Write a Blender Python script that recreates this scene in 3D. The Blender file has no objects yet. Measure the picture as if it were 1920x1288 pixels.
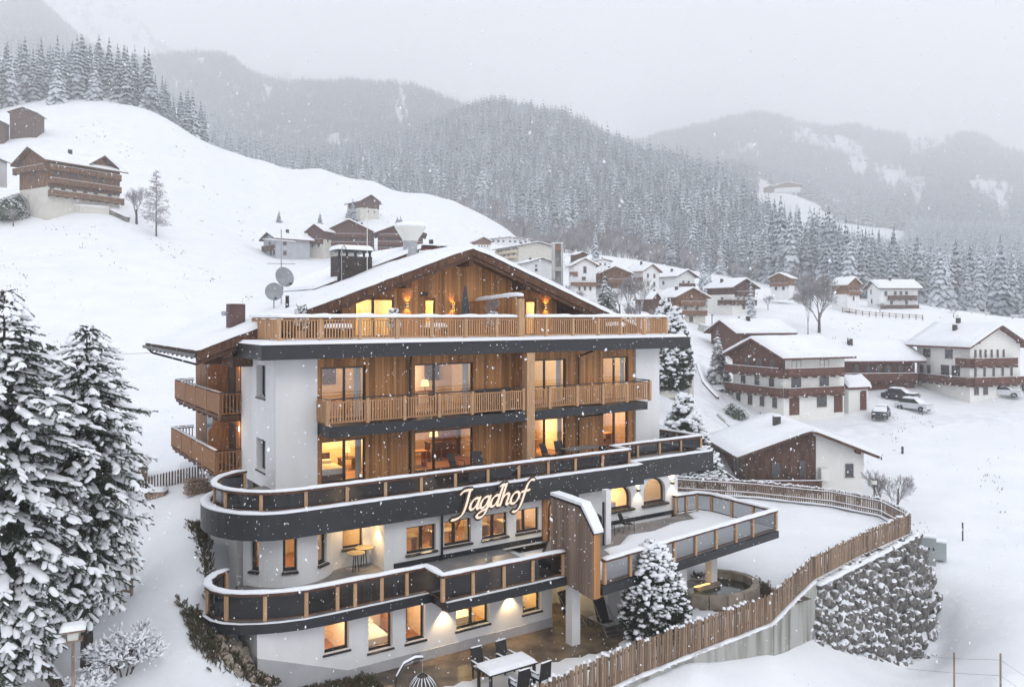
import bpy, math, random
import numpy as np
from mathutils import Vector, Matrix, noise as mnoise

# ------------------------------------------------------------------ camera, sky, light, exposure
scene = bpy.context.scene
COL = scene.collection
R = math.radians
F = 1520.0            # focal length in photo pixels (photo 1920 wide)
HZ = 592.0            # horizon row in photo pixels

cam_data = bpy.data.cameras.new('camera')
cam = bpy.data.objects.new('camera', cam_data)
COL.objects.link(cam)
cam.location = (0, 0, 0)
cam.rotation_euler = (R(90), 0, 0)
cam_data.sensor_width = 36
cam_data.lens = 36 * F / 1920
cam_data.shift_y = -(644 - HZ) / 1920
cam_data.clip_start = 0.2
cam_data.clip_end = 20000
scene.camera = cam

world = bpy.data.worlds.new('World')
scene.world = world
world.use_nodes = True
nt = world.node_tree
nt.nodes.clear()
out = nt.nodes.new('ShaderNodeOutputWorld')
bg = nt.nodes.new('ShaderNodeBackground')
sky = nt.nodes.new('ShaderNodeTexSky')
sky.sky_type = 'NISHITA'
sky.sun_disc = False
sky.sun_elevation = R(38)
sky.sun_rotation = R(150)
sky.dust_density = 4
sky.ozone_density = 1.0
mix = nt.nodes.new('ShaderNodeMix'); mix.data_type = 'RGBA'
mix.inputs[0].default_value = 0.955      # overcast: the cloud deck hides almost all of the blue
mix.inputs[7].default_value = (10.15, 10.5, 11.35, 1)
nt.links.new(sky.outputs[0], mix.inputs[6])
nt.links.new(mix.outputs[2], bg.inputs[0])
bg.inputs[1].default_value = 0.1
nt.links.new(bg.outputs[0], out.inputs[0])

sun_data = bpy.data.lights.new('sun', 'SUN')
sun_data.energy = 0.5
sun_data.angle = R(25)
sun_data.color = (1, 0.98, 0.95)
sun = bpy.data.objects.new('sun', sun_data)
COL.objects.link(sun)
sun.rotation_euler = (R(52), 0, R(150 - 180 + 60))

scene.view_settings.view_transform = 'Standard'
scene.view_settings.look = 'None'
scene.view_settings.gamma = 1
scene.view_settings.exposure = 0.06
scene.view_settings.use_curve_mapping = False
cy = scene.cycles
cy.use_denoising = True
cy.max_bounces = 12
cy.diffuse_bounces = 3
cy.glossy_bounces = 2
cy.transmission_bounces = 4
cy.transparent_max_bounces = 12
cy.volume_bounces = 10
cy.sample_clamp_indirect = 4
cy.caustics_reflective = False
cy.caustics_refractive = False

# ------------------------------------------------------------------ frames
TH = R(33.77); CT, ST = math.cos(TH), math.sin(TH)
U0, V0, Z0 = 22.2, 34.6, -13.3            # the hotel's own origin, in hotel axes
def W(px, py, t):
    return Vector(((px - 960) / F * t, t, -(py - HZ) / F * t))
def H(u, v, z=0.0):
    return Vector((u * CT - v * ST, u * ST + v * CT, z))
def toUV(x, y):
    return x * CT + y * ST, -x * ST + y * CT
def sstep(x, a, b):
    t = np.clip((x - a) / (b - a), 0, 1)
    return t * t * (3 - 2 * t)

# ------------------------------------------------------------------ materials
MATS = {}
def newmat(name):
    m = bpy.data.materials.new(name); m.use_nodes = True
    n = m.node_tree.nodes; l = m.node_tree.links
    MATS[name] = m
    return m, n, l, n['Principled BSDF']
def N(n, t, **k):
    x = n.new(t)
    for a, b in k.items(): setattr(x, a, b)
    return x
def noise_col(n, l, c1, c2, scale, stretch=(1, 1, 1), detail=4, coord='Object', rnd=0.0, lo=.35, hi=.65):
    tc = N(n, 'ShaderNodeTexCoord'); mp = N(n, 'ShaderNodeMapping'); mp.inputs[3].default_value = stretch
    l.new(tc.outputs[coord], mp.inputs[0])
    if rnd:
        oi = N(n, 'ShaderNodeObjectInfo'); ml = N(n, 'ShaderNodeMath', operation='MULTIPLY'); ml.inputs[1].default_value = 37.0
        l.new(oi.outputs['Random'], ml.inputs[0]); l.new(ml.outputs[0], mp.inputs[1])
    nz = N(n, 'ShaderNodeTexNoise'); nz.inputs['Scale'].default_value = scale; nz.inputs['Detail'].default_value = detail
    l.new(mp.outputs[0], nz.inputs[0])
    mr = N(n, 'ShaderNodeMapRange'); mr.inputs[1].default_value = lo; mr.inputs[2].default_value = hi
    l.new(nz.outputs[0], mr.inputs[0])
    mx = N(n, 'ShaderNodeMix', data_type='RGBA'); mx.inputs[6].default_value = (*c1, 1); mx.inputs[7].default_value = (*c2, 1)
    l.new(mr.outputs[0], mx.inputs[0])
    return mx.outputs[2], nz.outputs[0], mp
def rand_shade(n, l, col, amt):
    oi = N(n, 'ShaderNodeObjectInfo'); mr = N(n, 'ShaderNodeMapRange')
    mr.inputs[3].default_value = 1 - amt; mr.inputs[4].default_value = 1 + amt
    l.new(oi.outputs['Random'], mr.inputs[0])
    vm = N(n, 'ShaderNodeVectorMath', operation='SCALE')
    l.new(col, vm.inputs[0]); l.new(mr.outputs[0], vm.inputs['Scale'])
    return vm.outputs[0]
def bump(n, l, h, bs, strength=.3, dist=.02):
    b = N(n, 'ShaderNodeBump'); b.inputs['Strength'].default_value = strength; b.inputs['Distance'].default_value = dist
    l.new(h, b.inputs['Height']); l.new(b.outputs[0], bs.inputs['Normal'])
def mat(name, c1, c2=None, scale=3, stretch=(1, 1, 1), rough=.7, bmp=0, dist=.01, rnd=0, shade=0, metal=0, spec=.5, detail=4, lo=.35, hi=.65, coord='Object'):
    m, n, l, bs = newmat(name)
    bs.inputs['Roughness'].default_value = rough
    bs.inputs['Metallic'].default_value = metal
    bs.inputs['Specular IOR Level'].default_value = spec
    if c2 is None: c2 = tuple(min(1, x * 1.12) for x in c1)
    col, h, mp = noise_col(n, l, c1, c2, scale, stretch, detail, coord, rnd, lo, hi)
    if shade: col = rand_shade(n, l, col, shade)
    l.new(col, bs.inputs['Base Color'])
    if bmp: bump(n, l, h, bs, bmp, dist)
    return m
def snow_on(name, base_fn, lo, hi, nscale=3.0, namt=.5, snowc=(.86, .88, .92)):
    """a material whose upward faces carry snow: base_fn(n,l)->colour socket"""
    m, n, l, bs = newmat(name)
    bs.inputs['Roughness'].default_value = .85
    bs.inputs['Specular IOR Level'].default_value = .2
    base = base_fn(n, l)
    g = N(n, 'ShaderNodeNewGeometry'); sx = N(n, 'ShaderNodeSeparateXYZ'); l.new(g.outputs['Normal'], sx.inputs[0])
    tc = N(n, 'ShaderNodeTexCoord'); nz = N(n, 'ShaderNodeTexNoise'); nz.inputs['Scale'].default_value = nscale; nz.inputs['Detail'].default_value = 3
    l.new(tc.outputs['Object'], nz.inputs[0])
    ma = N(n, 'ShaderNodeMath', operation='MULTIPLY_ADD'); ma.inputs[1].default_value = namt * 2; ma.inputs[2].default_value = -namt
    l.new(nz.outputs[0], ma.inputs[0])
    ad = N(n, 'ShaderNodeMath', operation='ADD'); l.new(sx.outputs[2], ad.inputs[0]); l.new(ma.outputs[0], ad.inputs[1])
    mr = N(n, 'ShaderNodeMapRange'); mr.inputs[1].default_value = lo; mr.inputs[2].default_value = hi
    l.new(ad.outputs[0], mr.inputs[0])
    mx = N(n, 'ShaderNodeMix', data_type='RGBA'); l.new(mr.outputs[0], mx.inputs[0])
    l.new(base, mx.inputs[6]); mx.inputs[7].default_value = (*snowc, 1)
    l.new(mx.outputs[2], bs.inputs['Base Color'])
    return m

def make_mats():
    # snow
    m, n, l, bs = newmat('snow')
    bs.inputs['Roughness'].default_value = .8; bs.inputs['Specular IOR Level'].default_value = .25
    col, h, mp = noise_col(n, l, (.78, .80, .83), (.83, .845, .87), .25, detail=6)
    l.new(col, bs.inputs['Base Color'])
    n2 = N(n, 'ShaderNodeTexNoise'); n2.inputs['Scale'].default_value = 2.2; n2.inputs['Detail'].default_value = 7
    tc = N(n, 'ShaderNodeTexCoord'); l.new(tc.outputs['Object'], n2.inputs[0]); bump(n, l, n2.outputs[0], bs, .35, .12)
    mat('snow_cap', (.82, .84, .875), (.875, .89, .92), 6, bmp=.4, dist=.03, rough=.8, spec=.25, detail=6)
    mat('plaster', (.74, .745, .75), (.82, .825, .83), 1.1, (.9, .9, .16), bmp=.12, dist=.004, rough=.9, spec=.2, detail=8)
    mat('plaster_warm', (.76, .75, .71), (.80, .79, .75), .8, rough=.9, spec=.2)
    mat('plaster_grey', (.36, .38, .41), (.42, .44, .47), .8, rough=.9, spec=.2)
    mat('base_render', (.42, .42, .44), (.50, .50, .52), 1.2, bmp=.2, dist=.005, rough=.9, detail=8)
    wd = dict(rough=.65, bmp=.25, dist=.004, rnd=1, detail=6, spec=.3)
    mat('larch', (.26, .112, .040), (.50, .25, .10), 3, (6, 6, .5), shade=.34, **wd)
    mat('larch_rail', (.38, .205, .10), (.56, .325, .175), 3, (6, 6, .6), shade=.15, **wd)
    mat('larch_post', (.42, .25, .135), (.56, .35, .20), 3, (6, 6, .5), shade=.08, **wd)
    mat('weathered', (.15, .105, .08), (.30, .215, .165), 3, (6, 6, .4), shade=.28, **wd)
    mat('picket_wood', (.15, .10, .068), (.33, .225, .15), 4, (4, 4, .6), shade=.42, **wd)
    mat('picket_dark', (.07, .045, .03), (.15, .10, .07), 4, (4, 4, .6), shade=.25, **wd)
    mat('brown_wood', (.075, .036, .022), (.14, .068, .040), 2.2, (3, 3, .8), rough=.7, bmp=.2, dist=.005, detail=6, spec=.3)
    mat('stained_wood', (.25, .115, .050), (.40, .20, .09), 2.2, (5, 5, .6), rough=.6, bmp=.2, dist=.005, detail=6, spec=.3)
    mat('dark_wood', (.06, .030, .020), (.13, .066, .044), 1.2, (2, 2, .6), rough=.75, detail=6, spec=.3)
    mat('red_wood', (.085, .034, .024), (.15, .064, .044), 1.5, (3, 3, .5), rough=.75, detail=6, spec=.3)
    mat('mid_wood', (.15, .075, .042), (.24, .13, .075), 1.0, (2, 2, .6), rough=.75, detail=6, spec=.3)
    mat('stain', (.5, .5, .5))
    mat('slate', (.012, .014, .018), (.019, .021, .027), 1.5, rough=.45, bmp=.05, dist=.003, spec=.5)
    mat('slate_warm', (.028, .029, .033), (.038, .040, .045), 1.2, rough=.5, spec=.4)
    mat('black_metal', (.012, .012, .014), (.022, .022, .025), 5, rough=.4, spec=.5)
    mat('frame_dark', (.022, .017, .016), (.035, .027, .025), 5, rough=.4)
    mat('grey_metal', (.30, .31, .33), (.40, .41, .43), 3, rough=.35, metal=.7)
    mat('dish_metal', (.22, .235, .25), (.28, .295, .31), 3, rough=.5)
    mat('tile_grey', (.16, .155, .155), (.24, .23, .225), 1.4, rough=.45, bmp=.15, dist=.01, detail=7)
    mat('patio_stone', (.065, .048, .034), (.19, .145, .10), 1.6, rough=.45, bmp=.5, dist=.03, detail=12)
    mat('concrete', (.36, .36, .34), (.46, .46, .44), .8, rough=.85, bmp=.15, dist=.01, detail=8)
    mat('chimney_brown', (.085, .045, .045), (.12, .065, .062), 2, rough=.7)
    mat('chimney_dark', (.035, .028, .027), (.07, .055, .05), 3, rough=.8, bmp=.3, detail=8)
    mat('brick_red', (.16, .065, .045), (.23, .10, .07), 3, rough=.8)
    mat('umbrella_cloth', (.045, .05, .06), (.075, .08, .095), 8, (1, 1, .2), rough=.85)
    mat('wicker', (.012, .011, .013), (.03, .028, .03), 30, rough=.7, bmp=.4, dist=.004)
    mat('chair_mesh', (.02, .018, .02), (.035, .03, .033), 20, rough=.7)
    mat('table_wood', (.30, .22, .12), (.42, .33, .19), 4, (5, 1, 1), rough=.45)
    mat('inside_wall', (.80, .66, .44), (.86, .72, .50), .8, rough=.9, spec=.1)
    mat('inside_white', (.80, .68, .50), (.84, .72, .54), .8, rough=.9, spec=.1)
    mat('inside_wood', (.56, .40, .24), (.70, .52, .33), 2, (4, 4, .5), rough=.6)
    mat('inside_floor', (.30, .14, .06), (.42, .21, .09), 2, (5, .6, 1), rough=.4)
    mat('curtain', (.50, .44, .36), (.62, .56, .47), 6, (8, 8, .2), rough=.9)
    mat('furniture', (.10, .045, .02), (.17, .08, .035), 3, rough=.5)
    mat('linen', (.75, .72, .66), (.82, .80, .74), 3, rough=.9)
    mat('picture_dark', (.03, .03, .035), (.12, .10, .09), 6, rough=.4)
    mat('fabric_red', (.25, .06, .05), (.32, .10, .07), 5, rough=.9)
    mat('orange_wood', (.45, .22, .07), (.58, .30, .11), 3, rough=.6)
    mat('terracotta', (.32, .22, .15), (.42, .30, .21), 3, rough=.8, bmp=.2)
    mat('stone_block', (.26, .215, .17), (.38, .32, .26), 2.4, rough=.85, bmp=.4, dist=.02, detail=8, shade=.15)
    mat('trunk_bark', (.05, .04, .035), (.10, .08, .07), 8, (2, 2, .5), rough=.9, bmp=.4)
    mat('dark_leaf', (.024, .040, .026), (.060, .085, .052), 4, rough=.7, spec=.2)
    mat('moss_leaf', (.05, .058, .028), (.11, .10, .055), 4, rough=.8, spec=.2)
    mat('dry_leaf', (.10, .07, .045), (.19, .14, .09), 4, rough=.8, spec=.2)
    mat('car_white', (.62, .64, .67), (.66, .68, .70), 2, rough=.25)
    mat('car_grey', (.16, .18, .20), (.19, .21, .23), 2, rough=.25)
    mat('car_dark', (.025, .03, .04), (.035, .04, .05), 2, rough=.25)
    mat('tyre', (.012, .012, .012), (.02, .02, .02), 6, rough=.8)
    mat('car_glass', (.02, .025, .03), (.03, .035, .04), 2, rough=.1)
    mat('lamp_glass', (.7, .7, .65), (.75, .75, .7), 2, rough=.3)
    mat('box_green', (.34, .38, .38), (.40, .44, .44), 1, rough=.6)
    mat('cream_wall', (.62, .50, .34), (.68, .56, .40), .7, rough=.9)
    mat('sand_wall', (.55, .53, .47), (.62, .60, .54), .7, rough=.9)
    mat('hedge_dark', (.03, .04, .03), (.06, .07, .05), 5, rough=.9)
    mat('window_far', (.035, .04, .05), (.10, .11, .13), .35, rough=.15, spec=.6, lo=.4, hi=.6)
    mat('frame_far', (.10, .06, .045), (.14, .09, .07), 3, rough=.6)
    mat('pond_water', (.02, .03, .03), (.05, .06, .05), 2, rough=.08, bmp=.1)
    mat('road_snow', (.70, .72, .76), (.82, .84, .88), .6, (1, 1, 1), rough=.85, bmp=.3, dist=.05, detail=7)
    # concrete with dark streaks running down from the top
    m, n, l, bs = newmat('concrete_stained'); bs.inputs['Roughness'].default_value = .85
    c1, h, _ = noise_col(n, l, (.15, .145, .12), (.40, .40, .37), 1.3, (1.1, 1.1, .13), 8, lo=.30, hi=.56)
    l.new(c1, bs.inputs['Base Color']); bump(n, l, h, bs, .2, .01)
    # stone of the boulder wall, snow where a face looks up
    def st(n, l):
        c, h, _ = noise_col(n, l, (.095, .088, .082), (.25, .235, .22), 1.6, detail=8)
        return rand_shade(n, l, c, .25)
    snow_on('boulder', st, .55, .70, 1.2, .5)
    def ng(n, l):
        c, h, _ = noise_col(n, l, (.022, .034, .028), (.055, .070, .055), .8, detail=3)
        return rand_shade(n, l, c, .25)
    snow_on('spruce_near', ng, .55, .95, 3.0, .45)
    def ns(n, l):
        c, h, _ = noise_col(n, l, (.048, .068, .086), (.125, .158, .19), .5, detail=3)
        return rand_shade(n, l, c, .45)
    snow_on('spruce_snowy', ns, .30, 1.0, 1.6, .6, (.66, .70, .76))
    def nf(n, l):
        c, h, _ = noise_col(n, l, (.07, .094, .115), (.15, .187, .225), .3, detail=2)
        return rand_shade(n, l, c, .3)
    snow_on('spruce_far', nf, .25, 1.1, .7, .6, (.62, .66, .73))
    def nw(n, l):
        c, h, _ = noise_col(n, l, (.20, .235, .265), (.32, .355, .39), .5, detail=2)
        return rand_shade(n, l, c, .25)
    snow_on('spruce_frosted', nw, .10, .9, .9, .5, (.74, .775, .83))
    def bt(n, l):
        c, h, _ = noise_col(n, l, (.21, .19, .195), (.36, .34, .35), 2, detail=2)
        return c
    snow_on('frosted_twig', bt, -.02, .9, 2, .5, (.74, .76, .81))
    def ft(n, l):
        c, h, _ = noise_col(n, l, (.085, .10, .115), (.15, .17, .19), .02, detail=8)
        return c
    # far forested slopes: colour of tree cover broken by snowy clearings
    m, n, l, bs = newmat('forest_slope'); bs.inputs['Roughness'].default_value = .9
    c1, h, _ = noise_col(n, l, (.86, .88, .92), (.86, .88, .92), .01)
    l.new(c1, bs.inputs['Base Color'])
    # glass
    def glass(name, tint, fac, rough=.02):
        m, n, l, bs = newmat(name); n.remove(bs)
        o = n['Material Output']; t = N(n, 'ShaderNodeBsdfTransparent'); t.inputs[0].default_value = (*tint, 1)
        g = N(n, 'ShaderNodeBsdfGlossy'); g.inputs[0].default_value = (.9, .93, 1, 1); g.inputs['Roughness'].default_value = rough
        lw = N(n, 'ShaderNodeLayerWeight'); fr = N(n, 'ShaderNodeMath', operation='POWER'); fr.inputs[1].default_value = 3.5; l.new(lw.outputs['Facing'], fr.inputs[0])
        ad = N(n, 'ShaderNodeMath', operation='MULTIPLY_ADD'); ad.inputs[1].default_value = 1; ad.inputs[2].default_value = fac
        l.new(fr.outputs[0], ad.inputs[0])
        mx = N(n, 'ShaderNodeMixShader'); l.new(ad.outputs[0], mx.inputs[0]); l.new(t.outputs[0], mx.inputs[1]); l.new(g.outputs[0], mx.inputs[2])
        l.new(mx.outputs[0], o.inputs[0])
    glass('window_glass', (.86, .86, .85), .13)
    glass('rail_glass', (.12, .12, .13), .03, .05)
    # frosted, lighter rail glass
    m, n, l, bs = newmat('rail_glass_pale'); o = n['Material Output']
    bs.inputs['Base Color'].default_value = (.13, .14, .145, 1); bs.inputs['Roughness'].default_value = .2
    t = N(n, 'ShaderNodeBsdfTransparent'); t.inputs[0].default_value = (.75, .76, .78, 1)
    mx = N(n, 'ShaderNodeMixShader'); mx.inputs[0].default_value = .62
    l.new(t.outputs[0], mx.inputs[1]); l.new(bs.outputs[0], mx.inputs[2]); l.new(mx.outputs[0], o.inputs[0])
    def emit(name, c, s):
        m, n, l, bs = newmat(name)
        bs.inputs['Base Color'].default_value = (c[0] * .25, c[1] * .22, c[2] * .2, 1); bs.inputs['Emission Color'].default_value = (*c, 1); bs.inputs['Emission Strength'].default_value = s
    emit('lamp_glow', (1, .72, .32), 6)
    emit('shade_glow', (1, .62, .22), 2.2)
    emit('sign_white', (1, .84, .68), .85)
    emit('pool_light', (1, .55, .18), 2.5)
    mat('sign_brown', (.045, .026, .018), (.06, .035, .025), 3, rough=.5)
make_mats()

# ------------------------------------------------------------------ mesh building
class MB:
    def __init__(s, off=(0, 0, 0)):
        s.v = []; s.f = []; s.m = []; s.off = Vector(off); s.mi = 0
    def add(s, vs, fs):
        b = len(s.v); o = s.off
        s.v.extend([(p[0] - o[0], p[1] - o[1], p[2] - o[2]) for p in vs])
        s.f.extend([tuple(i + b for i in f) for f in fs]); s.m.extend([s.mi] * len(fs))
        return s
    def box(s, x0, x1, y0, y1, z0, z1):
        vs = [(x, y, z) for z in (z0, z1) for y in (y0, y1) for x in (x0, x1)]
        return s.add(vs, [(0, 2, 3, 1), (4, 5, 7, 6), (0, 1, 5, 4), (2, 6, 7, 3), (0, 4, 6, 2), (1, 3, 7, 5)])
    def bar(s, p, q, w, h, up=(0, 0, 1)):
        p = Vector(p); q = Vector(q); d = (q - p).normalized(); up = Vector(up)
        sd = d.cross(up)
        if sd.length < 1e-4: sd = d.cross(Vector((1, 0, 0)))
        sd.normalize(); u2 = sd.cross(d).normalized()
        vs = []
        for e in (p, q):
            for a, b in ((-1, -1), (1, -1), (1, 1), (-1, 1)):
                vs.append(e + sd * (w / 2 * a) + u2 * (h / 2 * b))
        return s.add(vs, [(0, 3, 2, 1), (4, 5, 6, 7), (0, 1, 5, 4), (1, 2, 6, 5), (2, 3, 7, 6), (3, 0, 4, 7)])
    def tube(s, pts, r, n=6, cap=True):
        pts = [Vector(p) for p in pts]; k = len(pts)
        rr = r if isinstance(r, (list, tuple)) else [r] * k
        rings = []; b = len(s.v); vs = []; fs = []
        for i, p in enumerate(pts):
            d = (pts[min(i + 1, k - 1)] - pts[max(i - 1, 0)]).normalized()
            a = d.cross(Vector((0, 0, 1)))
            if a.length < .05: a = d.cross(Vector((1, 0, 0)))
            a.normalize(); c = d.cross(a)
            for j in range(n):
                t = 2 * math.pi * j / n
                vs.append(p + (a * math.cos(t) + c * math.sin(t)) * rr[i])
        for i in range(k - 1):
            for j in range(n):
                j2 = (j + 1) % n
                fs.append((i * n + j, i * n + j2, (i + 1) * n + j2, (i + 1) * n + j))
        if cap: fs.append(tuple(range(n - 1, -1, -1))); fs.append(tuple((k - 1) * n + j for j in range(n)))
        return s.add(vs, fs)
    def prism(s, poly, axis, a, b):
        """poly: 2D points; axis 0/1/2 is the extrusion axis; a,b the extents"""
        def mk(p, e):
            return {0: (e, p[0], p[1]), 1: (p[0], e, p[1]), 2: (p[0], p[1], e)}[axis]
        n = len(poly)
        vs = [mk(p, a) for p in poly] + [mk(p, b) for p in poly]
        fs = [tuple(range(n))[::-1], tuple(range(n, 2 * n))] + [(i, (i + 1) % n, (i + 1) % n + n, i + n) for i in range(n)]
        return s.add(vs, fs)
    def disc(s, c, r, n=16, rz=None):
        vs = [(c[0] + r * math.cos(2 * math.pi * i / n), c[1] + (rz or r) * math.sin(2 * math.pi * i / n), c[2]) for i in range(n)]
        return s.add(vs, [tuple(range(n))])
    def lathe(s, prof, c=(0, 0, 0), n=16):
        vs = []; fs = []
        for r, z in prof:
            for j in range(n):
                t = 2 * math.pi * j / n; vs.append((c[0] + r * math.cos(t), c[1] + r * math.sin(t), c[2] + z))
        for i in range(len(prof) - 1):
            for j in range(n):
                j2 = (j + 1) % n; fs.append((i * n + j, i * n + j2, (i + 1) * n + j2, (i + 1) * n + j))
        fs.append(tuple(range(n - 1, -1, -1))); fs.append(tuple((len(prof) - 1) * n + j for j in range(n)))
        return s.add(vs, fs)
    def mesh(s, name, mats, smooth=False):
        me = bpy.data.meshes.new(name); me.from_pydata(s.v, [], s.f)
        ms = mats if isinstance(mats, (list, tuple)) else [mats]
        for m in ms: me.materials.append(MATS[m])
        if len(ms) > 1: me.polygons.foreach_set('material_index', s.m)
        if smooth: me.polygons.foreach_set('use_smooth', [True] * len(me.polygons))
        me.update()
        return me
    def build(s, name, mats, parent=None, smooth=False):
        o = bpy.data.objects.new(name, s.mesh(name, mats, smooth)); COL.objects.link(o)
        if parent is not None: o.parent = parent
        return o
def tag(o, label=None, cat=None, group=None, kind=None):
    if label: o['label'] = label
    if cat: o['category'] = cat
    if group: o['group'] = group
    if kind: o['kind'] = kind
    return o
def empty(name, loc, rz=0.0, label=None, cat=None, group=None):
    o = bpy.data.objects.new(name, None); COL.objects.link(o); o.location = loc; o.rotation_euler = (0, 0, rz)
    o.empty_display_size = .3
    return tag(o, label, cat, group)
def inst(name, me, parent=None, loc=(0, 0, 0), rot=(0, 0, 0), scale=(1, 1, 1)):
    o = bpy.data.objects.new(name, me); COL.objects.link(o); o.location = loc; o.rotation_euler = rot; o.scale = scale
    if parent is not None: o.parent = parent
    return o
def kids(o): return [c for c in o.children]
def copy_tree(o, loc=None, rz=None, scale=None, label=None, group=None, parent=None):
    c = o.copy(); COL.objects.link(c); c.parent = parent
    if loc is not None: c.location = loc
    if rz is not None: c.rotation_euler = (c.rotation_euler[0], c.rotation_euler[1], rz)
    if scale is not None: c.scale = (scale,) * 3 if not hasattr(scale, '__len__') else scale
    if label: c['label'] = label
    if group: c['group'] = group
    for ch in kids(o): copy_tree(ch, parent=c)
    return c
CUBES = {}
def cube(m):
    if m not in CUBES:
        CUBES[m] = MB().box(-.5, .5, -.5, .5, -.5, .5).mesh('unit_' + m, m)
    return CUBES[m]
def snow_strip(mb, pts, w, h, rng, seg=.35, lump=.25):
    """a rounded, slightly lumpy ridge of snow lying along pts (points on the surface it rests on)"""
    pts = [Vector(p) for p in pts]; P = []
    for a, b in zip(pts[:-1], pts[1:]):
        n = max(1, int((b - a).length / seg))
        for i in range(n): P.append(a.lerp(b, i / n))
    P.append(pts[-1]); k = len(P); prof = [(-.5, -.05), (-.56, .35), (-.40, .85), (0, 1.0), (.40, .85), (.56, .35), (.5, -.05)]
    vs = []; fs = []; n = len(prof)
    for i, p in enumerate(P):
        d = (P[min(i + 1, k - 1)] - P[max(i - 1, 0)]); d.z = 0
        if d.length < 1e-6: d = Vector((1, 0, 0))
        d.normalize(); sd = Vector((d.y, -d.x, 0))
        nh = 1 + lump * 1.6 * mnoise.noise(p * 1.3 + Vector((3.1, 7.7, 1.3))) + lump * rng.uniform(-.35, .35); nw = 1 + lump * .5 * rng.uniform(-1, 1)
        e = .7 if i in (0, k - 1) else 1
        for a, b in prof: vs.append(p + sd * (a * w * nw) + Vector((0, 0, (b if b < 0 else b * nh * e) * h)))
    for i in range(k - 1):
        for j in range(n - 1): fs.append((i * n + j, i * n + j + 1, (i + 1) * n + j + 1, (i + 1) * n + j))
    fs.append(tuple(range(n))[::-1]); fs.append(tuple((k - 1) * n + j for j in range(n)))
    mb.add(vs, fs)
def snow_pad(mb, poly, z, h, rng, inset=.0, g=.3, edge=.25):
    """snow lying on a flat polygon, edges rounded off: a gridded height field clipped by distance to the edge"""
    P = [Vector((p[0], p[1])) for p in poly]
    x0, x1 = min(p.x for p in P), max(p.x for p in P); y0, y1 = min(p.y for p in P), max(p.y for p in P)
    nx, ny = max(2, int((x1 - x0) / g)), max(2, int((y1 - y0) / g))
    def sd(x, y):
        d = 1e9; ins = False; n = len(P)
        for i in range(n):
            a, b = P[i], P[(i + 1) % n]; ab = b - a; L2 = ab.length_squared
            t = max(0, min(1, ((x - a.x) * ab.x + (y - a.y) * ab.y) / max(L2, 1e-9)))
            q = a + ab * t; dd = math.hypot(x - q.x, y - q.y)
            if dd < d: d = dd; best = q
            if (a.y > y) != (b.y > y) and x < (b.x - a.x) * (y - a.y) / (b.y - a.y) + a.x: ins = not ins
        return (d if ins else -d), best
    idx = {}; vs = []; fs = []
    ins = {}
    for i in range(nx + 1):
        for j in range(ny + 1):
            x = x0 + (x1 - x0) * i / nx; y = y0 + (y1 - y0) * j / ny
            d, q = sd(x, y); ins[i, j] = d
            if d < 0 and d > -g * 1.5: x, y = q.x, q.y; d = 0
            hh = h * min(1, math.sqrt(max(0, d) / edge + .02)) * (1 + .12 * mnoise.noise(Vector((x * .8, y * .8, z))))
            idx[i, j] = len(vs); vs.append((x, y, z + hh))
    for i in range(nx):
        for j in range(ny):
            q = [(i, j), (i + 1, j), (i + 1, j + 1), (i, j + 1)]
            if all(ins[k] > -g * 1.5 for k in q) and any(ins[k] > 0 for k in q): fs.append(tuple(idx[k] for k in q))
    mb.add(vs, fs)
def wall_rects(u0, u1, z0, z1, holes):
    us = sorted({u0, u1, *[min(max(h[i], u0), u1) for h in holes for i in (0, 1)]})
    zs = sorted({z0, z1, *[min(max(h[i], z0), z1) for h in holes for i in (2, 3)]})
    res = []
    for a, b in zip(us[:-1], us[1:]):
        run = None
        for c, d in zip(zs[:-1], zs[1:]):
            mu, mz = (a + b) / 2, (c + d) / 2
            if any(h[0] < mu < h[1] and h[2] < mz < h[3] for h in holes):
                if run: res.append(run); run = None
            else:
                run = (a, b, c, d) if run is None else (a, b, run[2], d)
        if run: res.append(run)
    return res
def blob_mesh(name, m, seed, sub=1, amp=.25, flat=1.0):
    import bmesh
    rng = random.Random(seed); bm = bmesh.new(); bmesh.ops.create_icosphere(bm, subdivisions=sub, radius=1)
    for v in bm.verts:
        k = 1 + amp * rng.uniform(-1, 1) ; v.co = v.co * k; v.co.z *= flat
    me = bpy.data.meshes.new(name); bm.to_mesh(me); bm.free(); me.materials.append(MATS[m])
    return me
# ------------------------------------------------------------------ the ground and the hills: one sheet
CTRL = []
def cp(*pts):
    for px, py, t in pts: CTRL.append((px, py, t))
# close ground left of the hotel: path, bank
cp((300, 1288, 25), (330, 1100, 30), (300, 980, 38), (300, 905, 45), (385, 1020, 33), (200, 1210, 27), (100, 1330, 24.5), (-60, 1300, 24),
   (0, 1000, 38), (130, 1060, 35), (390, 1165, 28.5), (420, 1205, 28), (470, 1262, 27.5), (540, 1296, 27), (650, 1310, 27), (480, 1375, 23.5),
   (300, 1420, 21), (100, 1500, 19), (700, 1420, 24), (900, 1500, 23.5), (1100, 1500, 25), (-300, 1300, 24), (-300, 950, 40), (380, 930, 40))
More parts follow.
